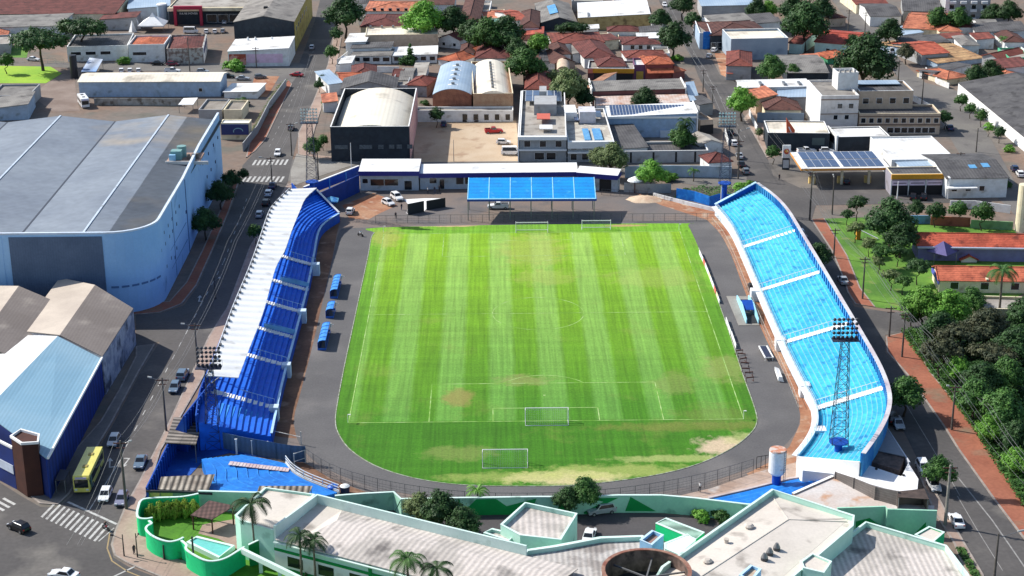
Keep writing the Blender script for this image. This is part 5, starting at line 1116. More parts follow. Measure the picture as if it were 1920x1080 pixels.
for p in q:e=p.lerp(sum(q,Vector())/4,.1);b=MB(o_);b.bar((e.x,e.y,0),(e.x,e.y,e.z-.15),.12,n=6);b.build('post',wood_b,o)
o=thing('garden_pool','small turquoise pool with white rim behind the curved green wall','pool',P(400,1020));o_=o.location
q=[P(x,y,.9)for x,y in((352,1015),(411,1044),(437,1023),(368,1006))];b=MB(o_);b.wall([(p.x,p.y)for p in q],0,.9,.5,closed=True);b.build('rim',mint_w,o)
b=MB(o_);b.prism([(p.x,p.y)for p in q],.1,.7);b.build('water',plain('pool_water',A(120,214,204,.8),.05),o)
o,q=wallpx('beam_wall','white mint beam on square pillars running over the hospital garden',[(454,1028),(560,1080),(640,1120)],3.4,mint_w,.5,None,2.6)
o_=o.location
for(x,y)in((488,1045),(524,1063)):p=P(x,y,2.6);b=MB(o_);b.box(p.x-.25,p.x+.25,p.y-.2,p.y+.2,0,2.58);b.build('pillar',mint_w,o)
wallpx('green_screen_wall','dark green sloping screen wall between the pale block and the garden beam',[(466,1022),(500,1006)],[3.6,4.2],green_d,.2,mint_w)
o=thing('caged_unit','black round caged unit standing beside the mint block wall','machine',P(466,1018));b=MB();
b.cyl((0,0),.55,0,2.2,12);b.build('body',plain('cage_black',A(50,52,56),.6),o);b=MB();[b.bar((.75*math.cos(a),.75*math.sin(a),0),(.75*math.cos(a),.75*math.sin(a),2.6),.04)for a in[2*math.pi*i/8 for i in range(8)]];[b.bar((.75*math.cos(a),.75*math.sin(a),2.6),(0,0,2.9),.04)for a in[2*math.pi*i/8 for i in range(8)]];b.build('cage',plain('cage_grey',A(120,124,128),.5),o)
# ================================================================== THE TOWN
B=bld
def hip_in(t,x0,x1,y0,y1,z,r,m):
 T,G=roof_faces('hip',x1-x0,y1-y0,z,r,0,'x');b=MB()
 for f_ in T:b.slab([(p[0]+x0,p[1]+y0,p[2])for p in f_],.12)
 return b.build('tiled_roof',m,t)
def barrel_in(t,x0,x1,y0,y1,z,r,m):
 T,G=roof_faces('barrel',x1-x0,y1-y0,z,r,0,'y');b=MB()
 for f_ in T:b.slab([(p[0]+x0,p[1]+y0,p[2])for p in f_],.12)
 for g_ in G:b.add([(p[0]+x0,p[1]+y0,p[2])for p in g_],[tuple(range(len(g_)))])
 return b.build('vaulted_roof',m,t,smooth=False)
# --- north-west
t=B('long white shed with pale blue wall just behind the huge warehouse',(147,153),(412,152),yr=138,g=182,roof='gable',r=1.0,rm=met_c,wall=W_BLUE,cat='shed',wins=[('S',1,1.6,2.6,1.0,(.82,.9))])
wallpx('boundary_wall','stained white panel wall below the long white shed',[(176,184),(250,184),(340,185)],2.2,mat('stained_white_panel',A(206,204,198),A(176,170,160),ns=.5,dirt=(.6,.5,A(130,120,108))),.2)
p=P(140,146);o=thing('black_tank_tower','tall black cylindrical tank beside the left end of the long white shed','water tower',p);hh=hgt(140,146,103);b=MB();b.cyl((0,0),1.15,0,hh-.3,20);b.build('tank',plain('tank_black',A(40,42,50),.5),o);b=MB();b.cyl((0,0),1.25,hh-.3,hh,20,0,1.1);b.build('lid',plain('tank_black',A(40,42,50),.5),o)
px_roof('carport','slanted blue and white carport roof right of the black tank tower',[(152,134),(180,134),(193,111),(168,108)],[3,3,3.4,3.4],mat('blue_white_carport',A(236,240,246),A(120,170,230),ns=.01,wave=('X',5.5,.45)),'carport')
t=B('long white hall with dark roof and thin dark windows left of the orange hip roof',(125,88),(239,85),yb=64,g=116,par=.5,rm=fib_d,cat='hall',name='white_hall',wins=[('S',3,2.2,3.2,3.2,(.02,.75))])
t=B('white walled building with inset orange hip roof behind the long white shed',(240,84),(308,83),yb=66,g=117,par=.9,rm=slab_m,cat='building',wins=[('S',1,2.4,3.4,4.4,(.0,.6))]);W_,D_,H_=dims(t);hip_in(t,.5,W_-.5,.5,D_-.5,H_-.6,1.3,ORANGE)
t=B('white walled building with inset rusty brown hip roof beside the orange one',(312,92),(380,90),yb=65,g=121,par=.9,rm=slab_m,wall=mat('mural_stained',A(214,210,200),A(170,150,140),ns=.7,hard=.05,dirt=(.7,.55,A(120,104,96))),cat='building');W_,D_,H_=dims(t);hip_in(t,.5,W_-.5,.5,D_-.5,H_-.6,1.3,RUST)
part(t,'side_panel',W_WHITE,[(W_+.02,W_+.2,.2,D_,0,H_)]);part(t,'blue_sign',plain('sign_navy',A(40,60,130)),[(W_+.21,W_+.3,2,D_-4,H_-2.2,H_-.6)])
B('low grey roofed annex behind the long white hall and the dark trees',(185,82),(250,79),yb=66,h=3.6,roof='shed',r=.8,rm=fib,cat='annex',name='grey_annex')
B('grey cement roof below the brown tile roofs in the top left corner',(-60,52),(108,51),yb=28,h=4,roof='shed',r=.6,rm=fib,cat='shed')
B('great red brown tiled roof filling the top left corner',(-60,26),(215,25),yr=-6,h=4.5,roof='gable',r=2.2,rm=RUST,wall=W_CREAM,cat='hall',name='tiled_hall')
B('brown tiled roof strip with pale wall edge left of the white marquee',(188,36),(255,35),yb=25,h=4,roof='shed',r=.7,rm=RUST,wall=W_GREY,cat='shed')
B('blue-grey sheet roof at the top edge left of the red portal',(240,16),(318,13),yb=-8,h=5,roof='shed',r=.6,rm=met_b,cat='shed')
for i,(x,y,l)in enumerate(((222,24,'leftmost white fabric spire at the top left'),(231,19,'second white fabric spire from the left at the top'),(239,15,'third white fabric spire from the left at the top'),(249,60,'near white fabric spire left of the marquee'),(257,54,'rear white fabric spire close to the marquee'))):
 p=P(x,y);o=thing('fabric_spire',l,'spire',p,0,'white fabric spires');b=MB();b.cyl((0,0),1.5,0,4.2,4,0,.03);b.build('cone',white,o);b=MB();b.bar((0,0,4.1),(0,0,4.6),.05);b.build('pole',steel,o)
p=P(288,57);o=thing('marquee','white pointed marquee tent in front of the dark building with the red portal','marquee',p);b=MB();s_=4.6
b.add([(-s_,-s_,2.6),(s_,-s_,2.6),(s_,s_,2.6),(-s_,s_,2.6),(-1,-1,5),(1,-1,5),(1,1,5),(-1,1,5),(0,0,6.6)],[(0,1,5,4),(1,2,6,5),(2,3,7,6),(3,0,4,7),(4,5,8),(5,6,8),(6,7,8),(7,4,8),(3,2,1,0)]);b.build('canopy',white,o)
b=MB();b.wall([(-s_,-s_),(s_,-s_),(s_,s_),(-s_,s_)],2.2,2.6,.06,closed=True);b.build('valance',white,o)
for sx in(-s_,s_):
 for sy in(-s_,s_):b=MB();b.bar((sx,sy,0),(sx,sy,2.6),.08);b.build('leg',steel,o)
t=B('dark showroom with tall red portal frame and white lettering at the top',(316,14),(470,13),yb=-10,g=46,par=.3,wall=W_BLACK,parm=W_CREAM,rm=slab_m,cat='showroom',name='showroom',wins=[('S',4,.8,3.6,3.6,(.45,1))]);W_,D_,H_=dims(t)
part(t,'roof_fascia',W_CREAM,[(-.3,W_+.3,-1.4,-.3,H_-1.2,H_)]);part(t,'portal_frame',plain('portal_red',A(190,30,70,.8),.5),[(2.2,3.2,-2.8,-1.5,0,H_+.9),(11.6,12.6,-2.8,-1.5,0,H_+.9),(3.2,11.6,-2.8,-1.5,H_-.3,H_+.9)])
sign(t,'SUL RE IMÓVEIS',7.4,-1.5,H_-2.0,.95,white)
p=P(305,30);tank_p=P(305,22);o=thing('water_tower','stout white water tower at the top edge left of the red portal','water tower',P(306,42));b=MB();b.cyl((0,0),1.9,0,6.6,24);b.build('tank',met_b,o);b=MB();b.cyl((0,0),2.0,6.6,7.0,24,0,1.7);b.build('lid',white,o)
t=B('black fronted gable hall with yellow side wall by the avenue at the top',(438,41),(551,40),d=62,g=97,roof='gable',ax='y',r=2.0,o=.2,rm=fib_y,wall=W_BLACK,cat='hall',name='gable_hall');W_,D_,H_=dims(t)
part(t,'yellow_side',mat('yellow_render',A(214,196,110),A(190,168,86),ns=.4,dirt=(.5,.56,A(130,110,70))),[(W_+.01,W_+.2,.3,D_,0,H_-.1)]);part(t,'roof_hood',dark,[(W_*.42,W_*.48,14,16,H_+1.4,H_+2.4)])
for i in range(6):window(t,4+7*i,6+7*i,W_+.2,H_-4,H_-2.6,'E')
t=B('white roofed shop with pink wall panels in front of the black gable hall',(427,96),(541,95),yb=73,g=125,roof='shed',r=.9,o=.2,rm=met_w,cat='shop',name='shop');W_,D_,H_=dims(t)
part(t,'pink_panel',paint(232,200,222),[(6,W_-2,-.1,-.01,1.2,H_-1)]);part(t,'mural',mat('mural_red',A(190,90,70),A(240,170,160),ns=.4,hard=.03),[(0.3,5.8,-.1,-.01,.6,H_-1)])
for x in(4.5,7,12.5):b=MB();b.cyl((x,D_-3),.5,H_+.4,H_+1.3,12,0,.2);b.build('roof_vent',white,t)
t=B('small white roofed building right of the long white shed by the parking',(420,172),(482,173),yb=157,g=184,roof='shed',r=.3,rm=met_w,cat='building')
t=B('white topped building with dark navy sign board right of the warehouse corner',(413,231),(467,231),yb=224,g=262,rm=met_w,cat='building',wall=W_CREAM,par=.2);W_,D_,H_=dims(t)
part(t,'sign_board',plain('sign_navy',A(40,44,120,.8)),[(.2,W_-.2,-.4,-.05,H_-3.2,H_-.3)]);b=MB()
for k in range(10):a0,a1=-.3+k*.34,-.3+(k+1)*.34;b.bar((4.9-1.3*math.cos(a0),-.45,H_-2.2+.9*math.sin(a0)),(4.9-1.3*math.cos(a1),-.45,H_-2.2+.9*math.sin(a1)),.12)
b.build('swoosh_logo',mat('logo_pale_teal',A(190,230,240),A(160,210,226),ns=1),t)
px_roof('awning','small white awning at the right end of the stained panel wall',[(334,196),(362,196),(371,183),(344,184)],[2.6,2.6,2.9,2.9],white,'awning')
B('cluttered flat grey roof left of two behind the warehouse corner',(372,206),(416,206),yb=186,h=3.2,rm=mat('rubble_roof',A(176,168,156),A(150,140,128),ns=.3,fine=.2),wall=W_GREY,cat='building')
B('cluttered flat grey roof right of two behind the warehouse corner',(419,206),(453,206),yb=188,h=3.4,rm=mat('rubble_roof',A(176,168,156),A(150,140,128),ns=.3,fine=.2),wall=W_CREAM,cat='building')
B('grey roofed house with blue side wall at the left edge above the warehouse',(-30,205),(52,202),yb=180,h=3.5,roof='shed',r=1.2,rm=fib,wall=W_BLUE)
B('flat grey building at the left edge above the blue walled house',(-20,180),(54,179),yb=158,h=4,rm=fib,wall=W_GREY,cat='building')
wallpx('boundary_wall','tall dark boundary wall slanting along the dirt verge of the avenue',[(455,268),(482,235),(505,190),(536,148)],2.4,W_GREY,.2)
# --- north centre-left
t=B('dark walled hall with big cream vaulted roof behind the club house',(619,238),(767,237),yb=166,g=303,par=2.9,wall=W_BLACK,rm=slab_m,parm=white,cat='hall',name='vaulted_hall');W_,D_,H_=dims(t)
barrel_in(t,.5,W_-.5,.35,D_-.5,H_-2.6,3.0,met_c);part(t,'pink_side',paint(206,160,158),[(W_+.01,W_+.15,.3,D_,0,H_-.1)])
for x in(1,7.4,12.4,15.2,17.2,20):part(t,'sign_plate',mat('grey_sign_plate',A(120,130,136),A(90,98,104),ns=2),[(x,x+(3.4 if x<8 else 1.4),-.12,-.01,3.4,4.5)])
t=B('brick hall with blue-white vaulted roof and white cross ribs',(811,177),(884,177),yb=124,h=6.5,roof='barrel',ax='y',r=1.7,o=.1,rm=met_b,wall=mat('red_brick',A(190,128,100),A(160,104,84),ns=.6,wave=('Z',.3,.15),fine=.15),cat='hall',name='vaulted_hall');W_,D_,H_=dims(t)
for k in range(5):b=MB();T_,G_=roof_faces('barrel',W_-2.6,.9,H_+.14,1.62,0,'y');[b.slab([(q[0]+1.3,q[1]+5+k*6.2,q[2])for q in f_],.05)for f_ in T_];b.build('skylight_rib',white,t);b=MB();b.cyl((W_/2,5.5+k*6.2),.5,H_+1.7,H_+2.3,10);b.build('roof_vent',steel,t)
t=B('taller brick fronted hall with cream vaulted roof and a row of roof vents',(887,176),(962,175),yb=115,h=7,par=1.9,rm=slab_m,wall=mat('tan_brick',A(206,172,140),A(186,146,116),ns=.6,wave=('Z',.3,.12),fine=.12),parm=W_CREAM,cat='hall',name='vaulted_hall');W_,D_,H_=dims(t)
barrel_in(t,.3,W_-.3,.02,D_-.5,H_-1.6,2.4,met_c)
for k in range(9):b=MB();b.cyl((W_/2,4+k*4),.4,H_+.7,H_+1.5,10);b.build('roof_vent',steel,t)
t=B('low white row building facing the sandy yard',(780,208),(962,207),yb=200,g=229,rm=slab_m,cat='building',wins=[('S',5,.5,2.2,1.3,(.45,1))],doors=[('S',.5,1.2,2.3),('S',.62,1.2,2.3)])
t=B('white school with beige upper wall and cream roof above the vaulted halls',(685,66),(821,64),yb=50,g=96,rm=met_c,wall=W_BEIGE,parm=W_CREAM,cat='school',name='school_block',par=.2);W_,D_,H_=dims(t)
for k in range(7):part(t,'roof_cap',steel,[(1+3.9*k,1.7+3.9*k,D_-1.6,D_-.6,H_,H_+.7)])
B('white sheet roofed wing on the left of the beige walled school',(648,79),(685,79),yb=63,h=4.6,roof='shed',r=.3,rm=met_w,cat='school',name='school_wing')
B('grey roofed middle wing of the school',(659,90),(733,90),yb=80,h=3.8,roof='shed',r=.4,rm=fib_d,cat='school',name='school_wing')
t=B('front school wing with pale grey roof and dark windows',(659,105),(733,105),yb=93,g=120,roof='shed',r=.3,rm=fib,cat='school',name='school_wing',wins=[('S',4,.9,2.2,2.2)])
t=B('front school wing with bright white roof and dark windows',(735,104),(819,103),yb=88,g=119,roof='shed',r=.4,rm=met_w,cat='school',name='school_wing',wins=[('S',5,.9,2.2,1.7)])
wallpx('boundary_wall','white boundary wall in front of the school wings',[(630,122),(700,124),(748,125)],2.0,W_WHITE,.2)
B('two storey white house under a long salmon hip roof at the top',(684,20),(790,20),yr=4,g=42,roof='hip',r=1.4,rm=SALMON,wins=[('S',5,4.2,5.2,1.1,(.1,.8))])
B('rusty hip roofed house just above the beige walled school',(676,50),(760,50),yr=30,h=3.6,roof='hip',r=1.6,rm=RUST,wall=W_CREAM)
B('small gabled house with rust roof right of the beige walled school',(822,71),(862,75),yr=53,g=88,roof='gable',ax='y',r=1.6,rm=RUST,wins=[('S',2,.8,1.8,1.0)])
B('bright orange hip roofed house between the school and the vaulted halls',(822,110),(862,115),yr=86,g=122,roof='hip',r=1.5,rm=ORANGE,wins=[('S',1,.8,1.8,1.2)])
B('tiny white gabled house below the round dark trees',(868,100),(890,100),yr=91,g=112,roof='gable',ax='y',r=.8,rm=BROWN)
B('brown hip roofed house directly behind the cream vaulted hall',(892,108),(948,108),yr=86,h=3.4,roof='hip',r=1.8,rm=RUST)
B('blue-white roofed house at the kerb left of the orange gable',(617,158),(642,156),yb=133,h=3.6,roof='shed',r=.3,rm=met_b)
B('orange roofed gable house behind the dark vaulted hall',(640,152),(680,150),yr=137,h=3.4,roof='gable',r=1.0,rm=ORANGE,wall=W_GREY)
B('rusty hip roof between the orange gable and the school wall',(660,142),(705,141),yr=123,h=3.4,roof='hip',r=1.5,rm=RUST)
B('grey walled gabled house with pale roof edges behind the dark vaulted hall',(640,166),(742,165),yr=151,h=4.2,roof='gable',ax='y',d=14,r=2.2,rm=fib_d,wall=W_GREY)
B('small rust roof beside the leaning pale roof left of the blue-white vault',(737,143),(752,143),yr=131,h=3.2,roof='gable',r=.8,rm=RUST)
B('pale flat grey roof left of the blue-white vaulted hall',(733,160),(764,160),yb=136,h=3.4,rm=slab_m,wall=W_GREY,cat='building')
B('dark red hip house touching the left side of the blue-white vaulted hall',(762,158),(800,160),yr=144,h=3.6,roof='hip',r=1.3,rm=RED,wall=W_GREY)
B('long pale strip roof running up beside the school car park',(772,142),(796,142),yb=118,h=3,roof='shed',r=.2,rm=slab_m,cat='shed')
B('orange dirt coloured shed roof left of the dark vaulted hall',(606,192),(632,191),yb=176,h=3,roof='shed',r=.4,rm=SALMON,cat='shed')
# --- north centre
t=B('hall with weathered gable roof and blue skylight left of the big white roof',(1015,42),(1082,41),yb=6,g=58,roof='gable',ax='y',r=1.8,o=.2,rm=fib,wall=W_BLACK,parm=W_WHITE,cat='hall',name='gable_hall');W_,D_,H_=dims(t)
b=MB();b.slab([(3.6,8,H_+1.4),(6.6,8,H_+2.1),(6.6,24,H_+2.1),(3.6,24,H_+1.4)],.05);b.build('skylight',mat('skylight_blue',A(120,190,236),A(90,160,220),ns=.5),t)
t=B('big white roofed hall with stained yellow front wall at the top centre',(1084,33),(1219,33),yb=5,g=56,roof='shed',r=1.4,o=.1,rm=met_w,wall=mat('stained_yellow',A(222,200,140),A(190,164,108),ns=.5,dirt=(.5,.55,A(130,112,80))),cat='hall',name='white_roof_hall');W_,D_,H_=dims(t)
for f_ in(.13,.41,.74):part(t,'ridge_gap',steel,[(W_*f_,W_*f_+.8,.5,7,H_+.1,H_+.5)])
B('low white roof tucked under the grey end of the yellow walled hall',(1095,54),(1122,54),yb=47,h=3,roof='shed',r=.3,rm=met_w,cat='shed')
B('brown hip roof strip below the stained yellow wall',(1140,58),(1200,58),yr=48,h=3.2,roof='hip',r=1.2,rm=RUST)
B('dark grey shed roof right of the brown strip below the yellow wall',(1201,60),(1240,60),yb=50,h=3.4,roof='shed',r=.6,rm=fib_d,cat='shed')
B('pale cream house behind the brown hip house with three windows',(1160,73),(1196,73),yb=60,g=84,rm=slab_m,wall=W_CREAM)
B('white roof strip left of the big street corner tree',(1196,72),(1240,72),yb=62,h=3.2,roof='shed',r=.3,rm=met_w,cat='shed')
B('long red hip roofed house in the middle of the tiled block',(1036,81),(1133,79),yr=62,h=3.6,roof='hip',r=1.5,rm=RED)
B('brown hip house stacked below the left end of the long red roof',(1036,101),(1070,100),yr=83,h=3.4,roof='hip',r=1.6,rm=BROWN)
B('grey sheet lean-to between the brown and rust hip houses',(1074,101),(1094,101),yb=84,h=3,roof='shed',r=.8,rm=fib_y,cat='shed')
B('brown gabled house with many small gables left of the blue gate',(1040,119),(1078,116),yr=100,h=3.4,roof='gable',ax='y',r=1.6,rm=BROWN,wall=W_BEIGE)
B('domed beige little house left of the blue gate',(1044,131),(1068,131),yb=116,h=3.6,roof='barrel',ax='y',r=1.2,rm=W_BEIGE,wall=W_BEIGE)
B('wide rust hip house directly above the yellow fascia shop',(1096,108),(1154,106),yr=82,h=3.6,roof='hip',r=1.8,rm=RUST)
B('brown hip roof rising behind the yellow fascia shop',(1122,124),(1174,123),yr=107,h=4.2,roof='hip',r=1.6,rm=RUST)
B('white house with rust hip roof and three front windows',(1168,83),(1238,82),yr=69,g=98,roof='hip',r=1.2,rm=RUST,wins=[('S',3,1.0,2.3,1.3,(.15,.8))])
B('red hip roof in front of the white house with three windows',(1175,108),(1252,106),yr=94,h=3.2,roof='hip',r=1.2,rm=RED)
B('white slab wall building at the foot of the street corner tree',(1226,100),(1256,100),yb=88,h=3.2,rm=slab_m,cat='building')
t=B('shop row with long yellow fascia and dark entrances',(1102,128),(1189,129),yb=114,g=150,rm=slab_m,wall=mat('maroon_render',A(110,70,76),A(90,56,62),ns=.5),parm=W_WHITE,cat='shop',name='shop_row');W_,D_,H_=dims(t)
part(t,'yellow_fascia',mat('yellow_fascia',A(232,170,50),A(222,156,44),ns=.3),[(1.6,W_,-.3,-.05,H_-1.4,H_-.1)]);part(t,'red_sign',plain('sign_red',A(220,120,100)),[(.1,1.6,-.35,-.05,H_-1.5,H_-.2)]);part(t,'dark_shopfront',dark,[(2,W_-.4,-.06,-.01,.1,H_-1.7)])
t=B('narrow wine coloured shop with grey roof between the yellow and orange ones',(1189,122),(1211,122),yb=109,g=149,rm=met_w,wall=paint(120,80,110),cat='shop',name='shop',doors=[('S',.5,2.2,2.6,paint(200,170,80))])
t=B('orange roofed corner shop with a long tiled awning',(1211,120),(1262,119),yr=106,g=150,roof='hip',r=1.2,rm=ORANGE,wall=paint(150,80,76),cat='shop',name='shop');W_,D_,H_=dims(t)
b=MB();b.slab([(.3,-2.6,2.7),(W_,-2.6,2.7),(W_,-.05,3.7),(.3,-.05,3.7)],.12);b.build('tiled_awning',ORANGE,t)
B('rounded orange roofed corner house next to the street junction',(1262,134),(1284,131),yr=114,g=150,roof='hip',r=1.0,rm=SALMON,wall=paint(140,90,86))
t=B('long cement roofed warehouse with white parapets above the rusty white one',(1112,171),(1284,169),yb=151,h=5,roof='shed',r=.5,o=.1,rm=fib,wall=paint(120,80,80),cat='warehouse');W_,D_,H_=dims(t);part(t,'side_parapet',white,[(-.45,-.15,0,D_,0,H_+.9)]);part(t,'side_parapet',white,[(W_+.15,W_+.5,0,D_,0,H_+.9)])
B('long low roof of rust stained white sheets below the cement roofed warehouse',(1118,197),(1294,196),yb=180,h=3.6,roof='shed',r=.5,o=.1,rm=mat('rust_white_sheet',A(236,222,214),A(214,170,146),ns=.3,wave=('X',.9,.1),dirt=(.3,.6,A(190,110,90))),cat='warehouse')
t=B('long white building with a roof full of solar panels and blue-grey wall',(1140,219),(1306,218),yb=198,g=258,roof='shed',r=.9,o=.05,rm=met_w,wall=paint(150,176,204),cat='building',name='solar_building');W_,D_,H_=dims(t)
panels(t,.8,W_-2.5,1.2,D_*.8,24,3,lambda x,y:H_+.9*y/D_,.1);part(t,'end_gable',white,[(W_+.1,W_+.4,-.4,D_,0,H_+1.4)]);part(t,'front_band',white,[(-.1,W_+.1,-.25,-.1,H_-.5,H_+.05)])
t=B('grey box container roof below the solar building',(1238,245),(1262,245),yb=236,g=258,rm=met_w,wall=paint(190,206,222),cat='container',name='white_container')
t=B('left of two white apartment fronts, with striped roof shelter and solar panels',(974,255),(1062,255),yb=170,g=303,par=.8,rm=slab_m,wall=W_GREY,parm=white,cat='apartments',name='apartment_house',wins=[('S',2,.6,2.4,2.4,(.3,.8)),('S',3,4.0,5.6,1.6)]);W_,D_,H_=dims(t)
part(t,'floor_band',white,[(-.15,W_+.1,-.9,-.05,3.1,3.5),(-.15,W_+.1,-.9,-.05,H_-.9,H_),(-.45,-.16,-.9,D_,0,H_)]);part(t,'roof_hut',W_GREY,[(3.6,9.8,D_*.50,D_*.70,H_-.8,H_+2.2),(5.0,7,D_*.72,D_*.85,H_-.8,H_+3.2)]);panels(t,1,W_-1,D_*.72,D_*.97,5,2,lambda x,y:H_+.3,.15)
part(t,'striped_shelter',mat('red_white_awning',A(232,120,100),A(224,112,96),ns=.01,wave=('Y',1.6,.1)),[(4.4,8.0,D_*.3,D_*.42,H_+.5,H_+.7)]);part(t,'white_pergola',white,[(5.2,8.6,D_*.12,D_*.2,H_+.2,H_+.4)])
t=B('right of two white apartment fronts, with skylights and small roof houses',(1065,265),(1151,264),yb=204,g=304,par=.9,rm=mat('cream_terrace',A(226,220,206),A(196,188,176),ns=.4,hard=.04),wall=W_GREY,parm=white,cat='apartments',name='apartment_house',wins=[('S',4,.6,2.2,1.6),('S',4,3.4,4.8,1.6)]);W_,D_,H_=dims(t)
part(t,'floor_band',white,[(-.1,W_+.1,-.8,-.05,H_-1.8,H_),(-.1,W_+.1,-.8,-.05,2.5,2.9)]);part(t,'roof_hut',paint(206,206,214),[(4.4,8.8,D_*.62,D_*.8,H_-.8,H_+2.4)]);part(t,'roof_hut',white,[(.5,3.8,D_*.7,D_*.95,H_-.8,H_+1.6)]);part(t,'skylight',mat('skylight_blue',A(120,190,236),A(90,160,220),ns=.5),[(7.2,9.4,3,D_*.42,H_-.7,H_-.4),(4.6,6.2,3,D_*.42,H_-.7,H_-.4)]);part(t,'solar_array',solar,[(3.0,4.2,D_*.6,D_*.78,H_+.1,H_+.3)]);part(t,'solar_array',solar,[(9.0,10.6,D_*.65,D_*.85,H_+.5,H_+.7)])
B('dark striped cement roof below the solar building wall',(1152,279),(1214,277),yb=234,h=3.6,roof='shed',r=.3,rm=fib_d,cat='shed')
t=B('grey yard walls with narrow dark gaps behind the palm and shrubs',(1165,284),(1328,282),yb=266,g=306,par=.6,rm=fib_d,wall=W_GREY,parm=white,cat='building',name='grey_yard_building');W_,D_,H_=dims(t)
for f_ in(.1,.36,.62,.84):part(t,'dark_gap',dark,[(W_*f_,W_*f_+.5,-.05,-.01,.1,H_-.3)])
wallpx('boundary_wall','pale blue-grey boundary wall north of the stadium beyond the shrubs',[(1172,312),(1260,310),(1372,312)],3.0,paint(176,190,204),.25)
B('small rust roofed kiosk house with white pillars at the street corner',(1330,304),(1372,301),yr=286,g=330,roof='hip',r=1.4,rm=RUST,doors=[('S',.3,1.2,2.2),('S',.7,1.2,2.2)])
B('white gabled lean-to above the corner kiosk house',(1312,272),(1356,268),yr=257,h=3,roof='gable',ax='y',r=1.2,d=9,rm=slab_m,cat='shed')
# --- north-east
B('blue and white painted corner hall beside the east avenue',(1312,62),(1334,62),yb=34,g=92,rm=slab_m,wall=W_BLUE,parm=white,cat='hall',name='blue_hall',doors=[('S',.6,2.4,6,blue_m)])
B('long grey cement roof behind the dark rust roofed house',(1338,44),(1412,42),yb=28,h=4.6,roof='shed',r=.6,rm=fib,cat='shed')
B('dark grey roof to the right of the long grey cement roof',(1414,44),(1462,43),yb=27,h=4.6,roof='shed',r=.6,rm=fib_d,cat='shed')
B('white and blue sheet hall at the very top right of the avenue',(1316,11),(1420,11),yb=-8,h=5,roof='shed',r=.5,rm=met_b,wall=W_GREY,cat='hall',name='white_roof_hall')
t=B('large dark rust hip roofed house behind the tall pale blue-grey hall',(1333,66),(1444,62),yr=42,h=5,roof='hip',r=1.8,rm=BROWN,wall=W_BLACK,wins=[('S',3,.8,2.4,1.6,(0,.3))])
t=B('tall windowless pale blue-grey hall with cream roof',(1371,73),(1478,71),yb=54,g=113,par=.7,rm=met_c,wall=mat('pale_grey_blue',A(186,202,218),A(170,188,206),ns=.2,fine=.05,dirt=(.2,.6,A(150,166,186))),parm=white,cat='hall',name='plain_hall')
t=B('small white corner house with red hip roof below the tall pale hall',(1363,122),(1409,123),yr=102,g=150,roof='hip',r=1.3,rm=RED,wall=W_GREY);W_,D_,H_=dims(t);part(t,'white_side',white,[(-.2,-.01,0,D_,0,H_-.1)]);part(t,'red_awning',plain('sign_red',A(220,120,100)),[(-.1,2,-1.2,-.1,2.2,2.4)])
t=B('long white roofed hall with roof fins north of the apartment block',(1390,164),(1520,163),yb=150,h=5.2,roof='shed',r=.3,rm=met_w,cat='hall',name='white_roof_hall');W_,D_,H_=dims(t)
for f_ in(.28,.62,.84):part(t,'roof_fin',steel,[(W_*f_,W_*f_+.8,1,5,H_+.1,H_+.7)])
B('salmon tiled gable on the left half of the yard behind the orange blade sign',(1418,186),(1456,184),yr=164,h=4.4,roof='shed',r=1.2,d=11,rm=SALMON,wall=W_BEIGE)
B('grey sheet roof joining the salmon roof before the apartment block',(1458,182),(1514,184),yb=166,h=4.4,roof='shed',r=.5,rm=met_b,wall=W_GREY,cat='shed')
B('dark brown hip roofed house behind the slate blue wall',(1436,205),(1502,205),yr=184,h=3.6,roof='hip',r=1.6,rm=BROWN,wall=W_CREAM,wins=[('S',2,1.2,2.2,1.4)])
wallpx('boundary_wall','slate blue-grey wall in front of the dark brown hip house',[(1420,211),(1508,212)],3.0,paint(120,136,152),.25)
t=B('white six windowed front block of the cream apartment building',(1541,180),(1611,179),yb=150,g=252,par=.5,rm=fib_y,wall=paint(226,220,216),parm=W_WHITE,cat='apartments',name='apartment_block',wins=[('S',2,7.3,8.6,1.3,(.35,.95)),('S',2,4.2,5.4,1.1,(.25,.85))]);W_,D_,H_=dims(t)
part(t,'cornice',paint(150,130,116),[(-.1,W_+.1,-.12,-.01,H_-1.2,H_-.9),(-.1,W_+.1,-.12,-.01,H_*.52,H_*.52+.25)]);part(t,'white_side',white,[(-.2,-.01,0,D_,0,H_)])
t=B('upper rear wing of the cream apartment building with round windows',(1612,171),(1713,170),yb=152,g=240,par=.4,rm=fib_d,wall=W_BEIGE,parm=W_WHITE,cat='apartments',name='apartment_block',wins=[('S',4,7.0,8.5,1.6)]);W_,D_,H_=dims(t);part(t,'blue_glazed_roof',met_b,[(1,W_-2,D_*.6,D_,H_+.08,H_+.3)])
t=B('lower long wing of the cream apartment building with many dark windows',(1612,213),(1764,213),yb=196,g=252,par=.5,rm=fib_d,wall=W_BEIGE,parm=W_CREAM,cat='apartments',name='apartment_block',wins=[('S',10,3.3,4.6,1.2),('S',7,.5,1.9,1.6,(.35,.95))]);W_,D_,H_=dims(t);part(t,'cornice',paint(120,96,84),[(-.05,W_+.05,-.14,-.01,2.6,2.9),(-.05,W_+.05,-.14,-.01,H_-.9,H_-.7)])
t=B('white stair tower with crenellated water tank rising over the apartment block',(1572,137),(1610,136),yb=128,h=15.2,par=.6,rm=slab_m,wall=W_WHITE,cat='stair tower');W_,D_,H_=dims(t);[part(t,'merlon',W_GREY,[(x,x+.5,-.05,.35,H_+.08,H_+.9)])for x in(.3,1.7,3.1,4.5)]
